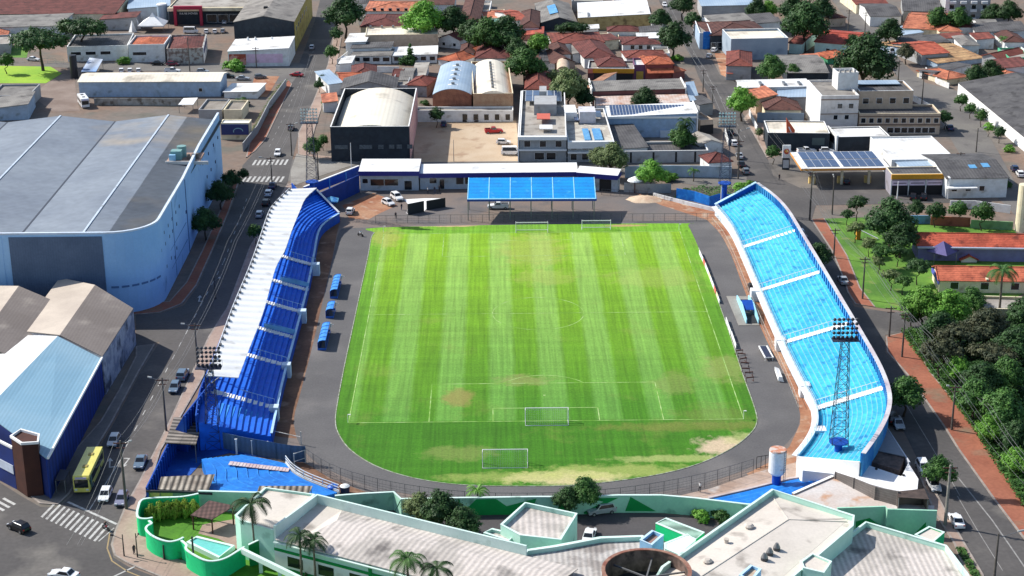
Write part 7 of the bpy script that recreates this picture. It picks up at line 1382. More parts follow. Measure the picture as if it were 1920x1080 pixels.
for a in[(75,72,44,'broad',LD,'left of two wide dark trees above the bright lawn'),(153,48,40,'broad',LD,'right of two wide dark trees, tall with a bare trunk'),(10,112,13,'young',LM,'small tree at the left edge beside the bright lawn'),(187,97,13,'shrub',LM,'round shrub in front of the long white hall'),(233,113,13,'shrub',LB,'light green shrub behind the long white shed'),(440,122,20,'shrub',LB,'bright shrub in front of the white roofed shop with pink panels'),(646,20,31,'round',LD,'big dark tree overhanging the avenue at the top'),(630,62,12,'young',LD,'small dark tree beside the kerb below the big avenue tree'),(622,96,12,'young',LM,'small green kerb tree left of the school wings'),(793,31,32,'round',LB,'bright green round tree right of the salmon hip house'),(848,36,27,'round',LD,'dark tree touching the bright green round one'),(598,158,8,'young',LD,'tiny dark street tree on the avenue verge'),(606,147,8,'young',LD,'second tiny dark street tree just above the first on the verge'),(611,192,12,'shrub',LM,'shrub beside the orange shed roof on the verge'),(588,272,17,'round',LM,'bushy green tree at the corner left of the dark vaulted hall'),(605,262,10,'young',LM,'thin green tree touching the dark vaulted hall'),(818,213,13,'young',LD,'round dark tree against the low white row building'),(797,192,9,'shrub',LM,'shrub in the gap left of the brick hall'),(677,106,13,'shrub',LD,'dark shrub at the left corner of the front school wing'),(765,112,16,'shrub',LM,'spreading shrub in front of the bright white school wing'),(769,100,6,'slim',LM,'small conifer behind the spreading shrub of the school'),(822,48,9,'airy',LM,'sparse small tree left of the brown rust house'),(884,58,24,'round',LD,'leftmost dark tree of the clump above the cream vault'),(913,62,30,'round',LM,'middle tree of the clump above the cream vaulted hall'),(947,58,31,'round',LD,'right dark tree of the clump below the teal sheet roof'),(970,88,20,'round',LD,'low dark tree at the right foot of the clump'),(1012,77,22,'airy',LB,'bright banana-like tree before the coral walled house'),(1000,92,16,'round',LM,'green tree just under the bright banana-like one'),(1072,50,25,'broad',LD,'low dark tree in front of the weathered gable hall'),(984,117,29,'round',LM,'leafy green tree right of the cream vaulted hall'),(1008,126,16,'round',LM,'smaller tree attached to the right of the leafy one'),(1068,158,31,'round',LO,'big olive green tree behind the apartment house'),(1094,180,18,'round',LD,'dark tree at the right foot of the olive green tree'),(1036,142,12,'young',LO,'small grey-green tree beside the domed beige house'),(1210,184,22,'round',LD,'dome shaped dark tree on the rust stained white roof line'),(1262,66,27,'round',LD,'large corner tree beside the overhead wires'),(1238,33,18,'round',LD,'dark tree right of the yellow walled hall'),(1280,5,20,'round',LD,'dark tree at the top edge beside the east avenue'),(1300,36,14,'young',LD,'small round dark tree against the blue corner hall'),(1270,108,11,'shrub',LB,'bright shrub above the orange corner shop'),(1165,134,9,'shrub',LM,'shrub in front of the yellow fascia shop'),(1418,14,18,'round',LD,'dark tree at the right end of the blue-white sheet hall'),(1443,16,16,'round',LB,'bright tree next to the dark one at the top right'),(1488,12,24,'round',LD,'left crown of the dark grove behind the pale hall'),(1512,38,35,'round',LD,'largest crown of the dark grove behind the pale hall'),(1540,14,22,'round',LD,'upper right crown of the dark grove behind the pale hall'),(1626,108,45,'round',LD,'huge round dark tree beside the street near the red gable'),(1600,78,15,'round',LD,'small dark crown above the huge round tree'),(1668,55,22,'round',LD,'dark tree left of the salmon roofed cream house'),(1700,95,16,'round',LP,'plum brown tree beside the street at upper right'),(1682,84,12,'shrub',LM,'green shrub above the plum brown tree'),(1449,126,25,'round',LM,'green tree in front of the tall pale hall'),(1488,132,14,'round',LM,'smaller green tree before the grey gable house'),(1392,187,25,'round',LB,'bright round tree at the avenue corner'),(1278,255,23,'round',LM,'dense round tree at the foot of the tall palm'),(1148,293,27,'round',LO,'olive tree behind the east end of the club wing'),(1120,292,18,'round',LO,'smaller olive tree left of the one behind the club wing'),(1222,322,24,'round',LB,'bright leafy tree north of the patchy white wall'),(1252,330,17,'shrub',LB,'bright bush to the right of the leafy tree north of the wall'),(1228,352,9,'shrub',LM,'round bush in front of the patchy white wall'),(1286,358,10,'shrub',LM,'weedy bush behind the buckled blue wall'),(1388,352,18,'shrub',LB,'bright bush behind the north end of the open stand'),(1404,345,12,'shrub',LB,'second bright bush touching the north end of the open stand'),(1450,284,12,'young',LM,'small tree left of the fuel station sign'),(1424,247,8,'young',LO,'tiny topiary tree on the pale corner pavement'),(1758,32,20,'round',LM,'left half of the green mass before the balcony apartments'),(1797,32,20,'round',LM,'right half of the green mass before the balcony apartments'),(1862,22,17,'round',LD,'dark tree right of the balcony apartments'),(1893,20,20,'round',LD,'dark tree in the top right corner'),(1850,36,12,'shrub',LM,'green bush below the tree right of the balcony apartments'),(1828,138,18,'round',LD,'left part of the dark hedge trees above the long warehouse'),(1858,130,20,'round',LD,'right part of the dark hedge trees above the long warehouse'),(1782,126,10,'shrub',LM,'bush in the garden of the pale blue house'),(1803,186,11,'young',LM,'farthest street tree along the long white warehouse'),(1820,202,10,'young',LM,'second street tree along the long white warehouse'),(1841,214,12,'young',LM,'third street tree along the long white warehouse'),(1854,238,9,'young',LB,'bright fourth street tree along the long white warehouse'),(1875,246,11,'young',LD,'fifth street tree along the long white warehouse'),(1893,278,12,'shrub',LB,'bright bush at the near end of the warehouse street trees'),(1772,218,12,'young',LD,'street tree at the right end of the apartment building'),(1885,344,12,'shrub',LM,'bush right of the skylight house'),(1608,378,20,'airy',LD,'flat topped park tree nearest the street wall'),(1589,400,13,'airy',LD,'small park tree left of the flat topped one'),(1605,425,17,'airy',LO,'pale sparse park tree below the flat topped one'),(1672,408,38,'round',LD,'big dark tree in the middle of the park'),(1690,440,28,'round',LD,'lower half of the big dark mass in the park'),(1720,388,15,'round',LD,'dark tree right behind the big park tree'),(1755,394,16,'young',LD,'left of three round trees along the painted street wall'),(1797,391,15,'young',LM,'middle of three round trees along the painted street wall'),(1843,396,18,'young',LM,'right of three round trees along the painted street wall'),(1630,455,15,'airy',LO,'olive sparse tree on the park grass'),(1652,470,20,'airy',LM,'mid green sparse tree on the park grass'),(1684,470,17,'airy',LD,'dark sparse tree beside the park path'),(1648,488,14,'airy',LO,'pale sparse tree near the park path'),(1722,497,21,'airy',LD,'dark wide tree left of the violet tent'),(1672,515,17,'airy',LO,'olive tree near the overhead wires in the park'),(1694,525,16,'airy',LM,'nearest of the sparse park trees'),(1533,476,24,'round',LD,'dark tree squeezed behind the open stand'),(1698,733,32,'round',LM,'green tree beside the road at the curve of the open stand'),(1763,880,27,'round',LM,'green street tree leaning over parked cars near the white block'),(1732,568,34,'round',LB,'bright tree at the edge of the wood by the side street'),(1780,572,34,'round',LB,'second bright tree at the top of the wood'),(1826,560,24,'round',LM,'green tree before the flat pale park building'),(1760,610,30,'round',LD,'dark tree under the two bright ones'),(1800,620,40,'broad',LP,'brownish open tree in the middle of the wood'),(1765,655,34,'airy',LP,'bare looking brown tree at the edge of the wood'),(1850,608,36,'round',LP,'brown-green tree right of the open one in the wood'),(1862,658,38,'broad',LP,'wide brownish tree in the centre right of the wood'),(1905,640,34,'round',LD,'dark tree at the right edge of the wood'),(1798,688,24,'round',LB,'lime green tree beside the wire fence'),(1842,705,32,'round',LD,'dark tree right of the lime green one'),(1890,700,32,'round',LM,'mid green tree at the right edge above the big clump'),(1830,742,34,'round',LM,'leafy tree low in the wood beside the hedge'),(1880,762,38,'round',LM,'wide leafy tree at the right edge of the wood'),(1858,800,24,'round',LB,'bright tree near the lower end of the wood'),(1905,815,32,'round',LD,'dark tree at the lower right of the wood'),(1908,860,24,'round',LB,'bright tree in the lower right corner of the wood'),(1925,580,30,'round',LD,'dark tree at the right edge above the wood'),(1710,590,16,'round',LM,'small tree at the left tip of the wood'),(828,950,33,'round',LD,'dark tree left of two behind the long hospital wing'),(872,975,30,'round',LD,'dark tree right of two behind the long hospital wing'),(785,948,27,'round',LO,'olive tree behind the parapet of the long hospital wing'),(1100,918,28,'round',LM,'right and taller of the two trees in the hospital car park'),(1062,934,23,'round',LD,'left and lower of the two trees in the hospital car park'),(1315,966,19,'shrub',LB,'left end of the bright hedge by the mural wall'),(1352,966,20,'shrub',LM,'right end of the bright hedge by the mural wall'),(432,334,17,'round',LD,'farthest dark street tree beside the huge warehouse'),(412,358,23,'round',LD,'second dark street tree beside the huge warehouse'),(384,412,25,'round',LD,'nearest dark street tree beside the huge warehouse'),(478,432,13,'young',LM,'green tree between the avenue and the roofed stand'),(455,325,10,'young',LD,'small dark tree at the warehouse corner crossing'),(852,1080,24,'round',LB,'bright bush at the bottom edge beside the palms'),(582,1072,16,'shrub',LD,'dark bush at the foot of the twin palms'),(1124,1068,13,'shrub',LB,'leafy bush at the left rim of the round brown tank'),(455,190,14,'shrub',LM,'bush at the avenue end of the slanting boundary wall'),(448,250,12,'shrub',LD,'dark bush in the small garden beside the navy sign board')]:T(*a)
for a in[(478,1056,1.12,'palm',LD,'tall palm in front of the pale hospital block'),(566,1092,.86,'palm',LD,'left palm of the twin palms by the hospital windows'),(592,1094,.8,'palm',LD,'right palm of the twin palms by the hospital windows'),(766,1154,1.0,'palm',LM,'palm at the bottom edge left of the bright bush'),(1284,290,1.05,'palm',LD,'tall palm rising from the round tree north of the stadium'),(1300,340,.8,'dwarf',LM,'low palm in front of the pale blue-grey boundary wall'),(895,955,.9,'dwarf',LB,'bright banana plant behind the dark hospital trees'),(1872,600,1.2,'palm',LM,'palm among the trees at the top of the wood'),(1880,92,1.0,'dwarf',LM,'low palm among the roofs at the right edge'),(820,1160,.9,'palm',LD,'second palm at the bottom edge nearer the bright bush')]:T(*a)
for i,(x,y)in enumerate([(285,962),(300,958),(316,956),(332,954),(348,953),(362,955)]):T(x,y,13,'shrub',LY,['leftmost','second','third','fourth','fifth','rightmost'][i]+' yellow-green bamboo clump from the left along the curved garden wall',1.5,'bamboo clumps in the hospital garden')
plant_all()
def hedge(name,label,px,wd,h,m,dens,ls=.2,seed=1,cat='hedge',kind=None):
 rnd=random.Random(seed);q=[P(*p)for p in px];b=MB(q[0])
 for p,r_ in zip(q[:-1],q[1:]):
  L_=(r_-p).length;n=int(L_*dens);u=(r_-p).normalized();nn=Vector((-u.y,u.x,0))
  for _ in range(n):
   t=rnd.random();hh_=h*(.6+.7*abs(noise.noise(Vector((p.x+t*L_,p.y,0))*.4)));c=p.lerp(r_,t)+nn*rnd.uniform(-wd/2,wd/2)+Vector((0,0,rnd.random()**.6*hh_));leaf_quads(b,c,Vector((rnd.uniform(-.6,.6),rnd.uniform(-.6,.6),1)).normalized(),ls*rnd.uniform(.7,1.5),rnd)
 tag(b.build(name,m),label,cat)
hedge('hedge','long rough green hedge between the red footpath and the wire fence',[(1706,622),(1730,660),(1772,712),(1830,790),(1885,872),(1940,955)],3.6,1.5,LM,150)
hedge('weed_strip','ragged strip of weeds between the hospital pavement and the road at bottom right',[(1800,1030),(1818,1062),(1836,1092)],1.2,.5,LM,60,cat='weeds')
hedge('weed_strip','thin weeds growing beside the north end of the roofed stand',[(588,385),(606,398),(622,408)],1.4,.5,LO,50,cat='weeds')
# ================================================================== VEHICLES
tyre=plain('tyre',(.02,.02,.02,1),.85);rim=plain('rim',(.35,.35,.36,1),.35,.6);hl=plain('headlamp',(.7,.72,.74,1),.1);tl=plain('tail_lamp',(.35,.02,.02,1),.25);trim=plain('black_trim',(.02,.02,.022,1),.5)
def paintc(name,c,metal=.3):return plain('car_'+name,c,.28,metal,.6)
CC={'white':paintc('white',(.78,.78,.78,1),0),'silver':paintc('silver',(.45,.47,.49,1)),'grey':paintc('grey',(.16,.18,.20,1)),'blue_grey':paintc('blue_grey',(.16,.23,.30,1)),'black':paintc('black',(.014,.014,.017,1)),'red':paintc('red',(.45,.02,.03,1)),'dark_blue':paintc('dark_blue',(.02,.04,.11,1)),'lilac':paintc('lilac',(.28,.28,.38,1)),'maroon':paintc('maroon',(.18,.02,.05,1))}
def make_car(kind):
 L_,W_,zb,H_,bf,bb,rf,rb={'hatch':(3.95,1.70,.92,1.50,.95,-1.80,.25,-1.45),'sedan':(4.4,1.74,.92,1.46,.85,-1.45,.2,-.95),'suv':(4.45,1.84,1.05,1.70,.95,-2.05,.35,-1.8),'pickup':(5.1,1.84,1.05,1.72,.95,-.75,.4,-.6),'van':(5.2,2.0,1.2,2.3,2.0,-2.45,1.5,-2.4)}[kind]
 o=thing({'pickup':'pickup_truck','van':'van'}.get(kind,'car'),'x',{'pickup':'pickup','van':'van'}.get(kind,'car'));ALL.pop();h=L_/2;w_=W_/2
 pf=[(-h,.32),(-h-.02,.6),(-h+.05,zb-.06),(bb-.02,zb+.01),(bf,zb),(h-.55,zb-.14),(h-.12,zb-.26),(h,.55),(h-.04,.3)]
 b=MB();vs=[];n=len(pf)
 for s_ in(-1,1):
  for x,z in pf:k=1-.10*(abs(x)/h)**4-(.06 if z>zb-.1 else 0);vs.append((x,s_*w_*k,z))
 b.add(vs,[(i,(i+1)%n,(i+1)%n+n,i+n)for i in range(n)]+[tuple(range(n))[::-1],tuple(range(n,2*n))])
 wb,wr=w_*.90,w_*.76;rz=H_-.04
 c=[(bf,-wb,zb-.02),(bf,wb,zb-.02),(bb,wb,zb),(bb,-wb,zb),(rf,-wr,rz),(rf,wr,rz),(rb,wr,rz),(rb,-wr,rz)]
 b.add(c,[(0,1,5,4),(1,2,6,5),(2,3,7,6),(3,0,4,7),(4,5,6,7)]);cr=[(rf-.06,-wr+.06,H_),(rf-.06,wr-.06,H_),(rb+.08,wr-.06,H_),(rb+.08,-wr+.06,H_)]
 b.add(c[4:]+cr,[(0,1,5,4),(1,2,6,5),(2,3,7,6),(3,0,4,7),(4,5,6,7)])
 if kind=='pickup':b.box(-h+.1,bb-.1,-w_*.86,-w_*.78,zb,zb+.28);b.box(-h+.1,bb-.1,w_*.78,w_*.86,zb,zb+.28);b.box(-h+.02,-h+.1,-w_*.86,w_*.86,zb,zb+.28)
 b.build('body',CC['white'],o)
 if kind=='pickup':b=MB();b.box(-h+.12,bb-.12,-w_*.76,w_*.76,zb+.005,zb+.03);b.build('load_bed',trim,o)
 C=[Vector(q)for q in c]
 def pane(name,i,j,k,l,e=.05,off=.012):
  a,d,f_,g_=C[i],C[j],C[k],C[l];cc=(a+d+f_+g_)/4;nn=(d-a).cross(g_-a).normalized()
  if nn.dot(cc-Vector((-.4,0,1)))<0:nn=-nn
  q=[p.lerp(cc,.13)+nn*off for p in(a,d,f_,g_)];b=MB();b.add(q,[(0,1,2,3)]);b.build(name,glass_b,o)
 pane('windscreen',0,1,5,4);pane('rear_window',2,3,7,6);pane('side_window',1,2,6,5);pane('side_window',3,0,4,7)
 for x in(h-.82,-h+.78):
  for s_ in(-1,1):
   b=MB();y=s_*(w_-.12);b.bar((x,y-.11,.31),(x,y+.11,.31),.31,0,n=16);b.bar((x,y+s_*.112,.31),(x,y+s_*.125,.31),.18,1,n=12);b.build('wheel',[tyre,rim],o)
 for s_ in(-1,1):
  b=MB();b.box(h-.16,h-.0,s_*w_*.62-.17,s_*w_*.62+.17,zb-.36,zb-.2);b.build('headlight',hl,o);b=MB();b.box(-h-.03,-h+.06,s_*w_*.72-.12,s_*w_*.72+.12,zb-.26,zb-.04);b.build('taillight',tl,o)
 b=MB();b.box(h-.06,h+.02,-w_*.5,w_*.5,.36,.52);b.build('grille',trim,o)
 register(o);return o
CPR={};CARS=[]
def car(x,y,x2,y2,kind,col,label,group='cars and vans in the streets',z=.02):CARS.append((x,y,x2,y2,kind,col,label,group,z))
for a in[(214,832,200,860,'hatch','silver','silver hatchback coming down the avenue right of the yellow bus'),(264,872,252,900,'sedan','blue_grey','blue-grey sedan parked at the kerb beside the blue boundary wall'),(198,934,186,962,'hatch','white','white hatchback waiting at the stop line'),(229,942,218,966,'hatch','lilac','lilac grey hatchback half behind the lamp pole at the junction'),(36,994,8,982,'hatch','black','black hatchback crossing the junction at bottom left'),(343,708,356,684,'suv','blue_grey','farther of two blue-grey cars parked behind the roofed stand'),(328,732,316,756,'hatch','blue_grey','nearer of two blue-grey cars parked behind the roofed stand'),(120,1084,80,1078,'sedan','white','white car roof just entering at the bottom edge'),(487,406,494,390,'hatch','silver','silver hatchback parked left of the white ribbed roof'),(499,384,506,370,'hatch','black','dark car parked behind the silver one by the ribbed roof'),(504,366,510,354,'hatch','white','white car parked between two dark ones by the ribbed roof'),(511,352,516,340,'sedan','dark_blue','dark blue car parked at the crossing end of the row'),(521,291,515,306,'hatch','white','white hatchback driving towards the zebra crossings'),(546,243,550,232,'hatch','grey','grey car beside the lamp pole on the avenue'),(556,143,535,141,'sedan','red','red car turning at the avenue junction'),(585,92,590,80,'hatch','silver','silver car near the yellow wall of the gable hall'),(228,136,229,128,'hatch','white','left of three white cars parked behind the long white shed'),(244,136,245,128,'hatch','white','middle of three white cars parked behind the long white shed'),(260,136,261,128,'hatch','white','right of three white cars parked behind the long white shed'),(324,136,340,136,'pickup','white','white pickup behind the middle of the long white shed'),(380,137,396,137,'hatch','silver','silver car behind the right end of the long white shed'),(296,122,312,122,'sedan','black','black car parked under the white wall left of the maroon one'),(324,123,340,123,'hatch','maroon','maroon car parked by the mural stained wall'),(455,150,470,150,'sedan','silver','silver sedan in the small car park right of the long shed'),(428,146,444,146,'sedan','black','black sedan left of the silver one in the small car park'),(488,147,500,146,'hatch','grey','grey car on the orange dirt of the small car park'),(387,62,388,54,'hatch','white','left of three white cars in front of the showroom'),(403,62,404,54,'hatch','white','middle of three white cars in front of the showroom'),(418,61,420,54,'hatch','silver','right and greyer of three cars in front of the showroom'),(421,44,423,36,'hatch','white','white car parked close to the showroom wall'),(63,114,80,115,'sedan','white','white car beside the fence above the bright lawn'),(832,236,833,228,'hatch','dark_blue','dark blue car at the far left corner of the sandy yard'),(944,270,960,270,'hatch','white','white car on the right side of the sandy yard'),(958,290,975,290,'van','white','white van at the lower right of the sandy yard'),(926,249,946,248,'pickup','red','red truck at the far side of the sandy yard'),(657,400,665,388,'hatch','white','white hatchback beside the small pale blue tent'),(728,384,742,390,'hatch','white','white hatchback parked before the club house'),(744,374,756,382,'suv','white','white larger car touching the white slab before the club house'),(934,391,916,391,'pickup','white','white pickup parked under the front edge of the blue canopy'),(1410,543,1406,530,'hatch','black','black car on the orange dirt beside the open stand'),(1580,530,1566,508,'sedan','silver','silver sedan driving beside the red pavement behind the open stand'),(1672,790,1660,768,'suv','black','black car parked behind the south curve of the open stand'),(1683,800,1694,818,'hatch','silver','silver car touching the black one behind the open stand'),(1731,884,1742,904,'suv','white','white car parked left of the leaning street tree'),(1750,915,1760,932,'hatch','white','white car mostly hidden under the leaning street tree'),(1792,982,1778,958,'sedan','white','white sedan parked beside the green mural wall hut'),(1500,440,1492,428,'hatch','white','white car parked behind the top of the open stand'),(1507,452,1499,440,'hatch','dark_blue','dark blue car parked just below the white one behind the stand'),(1376,272,1370,260,'hatch','white','white car parked at the far kerb north of the rust kiosk'),(1386,296,1380,284,'sedan','silver','silver car parked beside the rust roofed kiosk'),(1390,312,1384,300,'sedan','black','black car parked below the silver one at the kiosk corner'),(1398,325,1392,314,'hatch','grey','grey car nearest the stadium at the kiosk corner'),(1369,252,1364,242,'hatch','black','black car parked beyond the white one at the far kerb'),(1322,201,1330,214,'hatch','black','black car in the small yard left of the avenue'),(1512,287,1528,286,'pickup','white','white pickup parked behind the fuel canopy'),(1550,286,1566,286,'hatch','white','white car parked behind the middle of the fuel canopy'),(1588,344,1590,334,'hatch','black','black car refuelling under the fuel canopy'),(1712,373,1713,362,'hatch','black','left of two black cars before the fuel shop bays'),(1732,373,1733,362,'hatch','black','right of two black cars before the fuel shop bays, pale roof reflection'),(1456,268,1472,268,'hatch','white','white car parked left of the orange blade sign'),(1339,97,1352,88,'hatch','white','white car parked askew by the dark rust hip house'),(1330,108,1340,100,'hatch','silver','silver car parked near the red hip corner house'),(1665,130,1658,120,'suv','grey','grey car parked on the right hand street near the kerb house'),(1662,92,1656,82,'hatch','white','white car on the right hand street by the plum tree'),(1672,100,1666,90,'van','white','white van just below the white car by the plum tree'),(1902,320,1894,308,'hatch','dark_blue','dark blue car on the brown verge at the right edge'),(1912,330,1904,318,'hatch','white','white car below the dark blue one at the right edge'),(1781,243,1774,232,'sedan','dark_blue','dark blue car right of the cream apartment building'),(1246,12,1252,22,'hatch','white','white car at the top of the east avenue'),(1340,24,1352,24,'hatch','white','white car parked under the blue-white sheet hall'),(1127,962,1100,966,'suv','silver','silver car parked under the two car park trees'),(1105,1010,1112,990,'sedan','white','white sedan in the hospital car park behind the mint wall'),(1062,300,1078,300,'hatch','blue_grey','blue-grey car just behind the club wing roof'),(1370,192,1378,202,'hatch','white','white car driving by the bright round corner tree'),(1533,24,1548,22,'sedan','white','white car at the top of the right hand street'),(358,62,374,62,'van','white','long white van parked behind the inset rusty roof')]:car(*a)
def park():
 for x,y,x2,y2,kind,col,label,group,z in CARS:
  if kind not in CPR:CPR[kind]=make_car(kind)
  p,q=P(x,y),P(x2,y2);d=q-p;dup(CPR[kind],(p.x,p.y,z),math.atan2(d.y,d.x),label,group,None,None if col=='white' else{'car_white':CC[col]})
 for r0 in CPR.values():
  for k in KIDS.get(r0.name,()):bpy.data.objects.remove(k)
  bpy.data.objects.remove(r0)
park()
def bus(x,y,x2,y2,L_,W_,H_,body,label,mark_m=None):
 p,q=P(x,y),P(x2,y2);d=q-p;o=thing('bus',label,'bus',(p.x,p.y,.02),math.atan2(d.y,d.x));h,w_=L_/2,W_/2;b=MB();pf=[(-h,.4),(-h,H_-.15),(-h+.2,H_),(h-.25,H_),(h-.02,H_-.3),(h,.4)];vs=[(x_,s_*w_,z_)for s_ in(-1,1)for x_,z_ in pf];n=len(pf)
 b.add(vs,[(i,(i+1)%n,(i+1)%n+n,i+n)for i in range(n)]+[tuple(range(n))[::-1],tuple(range(n,2*n))]);b.build('body',body,o)
 b=MB();b.box(h-.02,h+.03,-w_*.86,w_*.86,1.15,H_-.62);b.build('windscreen',glass_b,o);b=MB();b.box(h-.02,h+.04,-w_*.7,w_*.7,H_-.52,H_-.2);b.build('destination_sign',plain('route_sign',(.5,.45,.6,1)),o)
 for s_ in(-1,1):b=MB();y0=s_*w_;b.box(-h+.5,h-.6,min(y0,y0+s_*.03),max(y0,y0+s_*.03),1.35,H_-.6);b.build('side_window',glass_b,o)
 b=MB();y0=w_;b.box(h-1.9,h-1.0,y0+.031,y0+.06,.5,H_-.5);b.build('door',plain('bus_door',(.08,.16,.12,1),.3),o)
 for x_ in(h-2.6,-h+2.8):
  for s_ in(-1,1):b=MB();b.bar((x_,s_*(w_-.28),.5),(x_,s_*(w_+.01),.5),.5,0,n=16);b.bar((x_,s_*(w_+.012),.5),(x_,s_*(w_+.03),.5),.28,1,n=12);b.build('wheel',[tyre,rim],o)
 for x_ in(-h*.45,h*.35):b=MB();b.box(x_-.4,x_+.4,-.4,.4,H_+.002,H_+.12);b.build('roof_hatch',trim if mark_m is None else mark_m,o)
 for s_ in(-1,1):b=MB();b.box(h,h+.04,s_*w_*.7-.2,s_*w_*.7+.2,.7,.95);b.build('headlight',hl,o);b=MB();b.bar((h,s_*w_,H_-.5),(h+.35,s_*(w_+.25),H_-.9),.05);b.build('mirror',trim,o)
bus(168,898,152,932,11.0,2.5,3.15,paintc('bus_yellow',A(250,238,120,.75),0),'pale yellow city bus waiting before the zebra crossing',plain('hatch_tan',A(190,170,90)))
bus(157,198,170,216,8.0,2.3,2.9,CC['white'],'white and dark blue bus parked left of the stained white panel wall')
def body(parts,radii,edges):
 me=bpy.data.meshes.new('body');me.from_pydata(parts,edges,[]);o=bpy.data.objects.new('tmp',me);COL.objects.link(o);md=o.modifiers.new('s','SKIN');
 me.skin_vertices[0].data[0].use_root=True
 for i,r_ in enumerate(radii):me.skin_vertices[0].data[i].radius=r_ if isinstance(r_,tuple)else(r_,r_)
 sb=o.modifiers.new('d','SUBSURF');sb.levels=1;bpy.context.view_layer.update()
 m2=bpy.data.meshes.new_from_object(o.evaluated_get(bpy.context.evaluated_depsgraph_get()));bpy.data.objects.remove(o);return m2
def person(x,y,x2,y2,shirt,pants,label,sit=False,z=.02,loc=None):
 p=loc or P(x,y);q=P(x2,y2);d=q-P(x,y);o=thing('person',label,'person',(p.x,p.y,z),math.atan2(d.y,d.x)-R(90))
 if not sit:V=[(0,0,.98),(0,.01,1.2),(0,0,1.42),(0,.01,1.52),(0,.02,1.66),(.1,0,.92),(.11,.04,.5),(.12,-.06,.08),(.12,.1,.04),(-.1,0,.92),(-.12,-.06,.5),(-.12,-.16,.1),(-.12,0,.04),(.19,0,1.4),(.25,.0,1.12),(.26,.1,.88),(.27,.14,.78),(-.19,0,1.4),(-.25,-.02,1.12),(-.26,.06,.88),(-.27,.1,.78)]
 else:V=[(0,0,.82),(0,.08,1.05),(0,.14,1.26),(0,.18,1.36),(0,.22,1.5),(.12,.02,.8),(.2,.42,.7),(.2,.25,.36),(.2,.38,.3),(-.12,.02,.8),(-.2,.42,.7),(-.2,.25,.36),(-.2,.38,.3),(.2,.14,1.24),(.27,.3,1.02),(.25,.55,1.0),(.24,.62,1.0),(-.2,.14,1.24),(-.27,.3,1.02),(-.25,.55,1.0),(-.24,.62,1.0)]
 E_=[(0,1),(1,2),(2,3),(3,4),(0,5),(5,6),(6,7),(7,8),(0,9),(9,10),(10,11),(11,12),(2,13),(13,14),(14,15),(15,16),(2,17),(17,18),(18,19),(19,20)]
 rad=[(.15,.11),(.15,.11),(.14,.1),.055,.1,.095,.07,.05,.04,.095,.07,.05,.04,.06,.045,.038,.035,.06,.045,.038,.035]
 me=body(V,rad,E_);skin=plain('skin',A(150,104,84),.6);me.materials.clear();[me.materials.append(m)for m in(skin,shirt,pants,plain('hair',(.02,.015,.012,1),.7))]
 for f_ in me.polygons:
  c=f_.center;f_.use_smooth=True;zz=c.z-(-.16 if sit else 0)
  f_.material_index=3 if(zz>1.66 or(zz>1.58 and c.y<(.18 if sit else 0)))else 0 if zz>1.46 else 1 if(zz>.98 and abs(c.x)<.3 and not(abs(c.x)>.2 and zz<1.15))else 0 if(abs(c.x)>.215 and zz>.7)else 2
 b_=bpy.data.objects.new('body',me);COL.objects.link(b_);b_.parent=o;return o
ws,dk,jn,rd=plain('cloth_white',(.7,.7,.7,1),.9),plain('cloth_dark',(.03,.03,.04,1),.9),plain('cloth_denim',(.06,.09,.16,1),.9),plain('cloth_red',(.4,.05,.05,1),.9)
for a in[(742,410,742,420,dk,dk,'person in dark clothes walking on the paved yard near the wire fence'),(753,394,764,398,dk,jn,'person in dark clothes beside the left black panel'),(802,363,790,364,ws,dk,'person in a white shirt outside the club wing'),(815,362,806,366,dk,jn,'dark clothed person right of the white shirted one at the club wing'),(1312,922,1324,918,ws,dk,'person in a white shirt at the mesh fence right of the south bend'),(252,1040,262,1046,dk,dk,'person in dark clothes walking on the pavement at the bottom left'),(824,360,830,364,dk,dk,'dark clothed person nearest the blue canopy at the club wing'),(662,402,670,402,ws,jn,'person standing beside the white hatchback near the pale blue tent'),(1461,338,1470,342,dk,dk,'dark figure on the roadway left of the fuel station')]:person(*a)
def motorbike(x,y,x2,y2,m,label,rl,sh):
 p,q=P(x,y),P(x2,y2);d=q-p;a=math.atan2(d.y,d.x);o=thing('motorcycle',label,'motorcycle',(p.x,p.y,.02),a)
 for x_ in(.65,-.65):b=MB();b.bar((x_,-.05,.3),(x_,.05,.3),.3,n=16);b.build('wheel',tyre,o)
 b=MB();b.bar((-.6,0,.35),(.1,0,.45),.09,n=6);b.bar((.1,0,.45),(.65,0,.32),.07,n=6);b.bar((.62,0,.34),(.42,0,.95),.04,n=6);b.build('frame',trim,o);b=MB();b.bar((.05,0,.72),(.42,0,.78),.15,n=8);b.build('fuel_tank',m,o);b=MB();b.box(-.6,.05,-.12,.12,.66,.76);b.build('seat',trim,o);b=MB();b.bar((.4,-.33,.98),(.4,.33,.98),.025);b.build('handlebar',trim,o);b=MB();b.bar((.55,0,.8),(.66,0,.8),.09,n=8);b.build('headlight',hl,o)
 person(x,y,x2,y2,sh,jn,rl,True,.0,p-Vector((math.cos(a),math.sin(a),0))*.22)
motorbike(676,443,690,447,CC['black'],'dark motorcycle standing on the far left of the running track','rider in a white shirt on the motorcycle at the far left of the track',ws)
motorbike(199,994,216,1003,CC['red'],'small motorcycle crossing at the right end of the zebra stripes','rider in dark clothes on the motorcycle at the zebra stripes',dk)
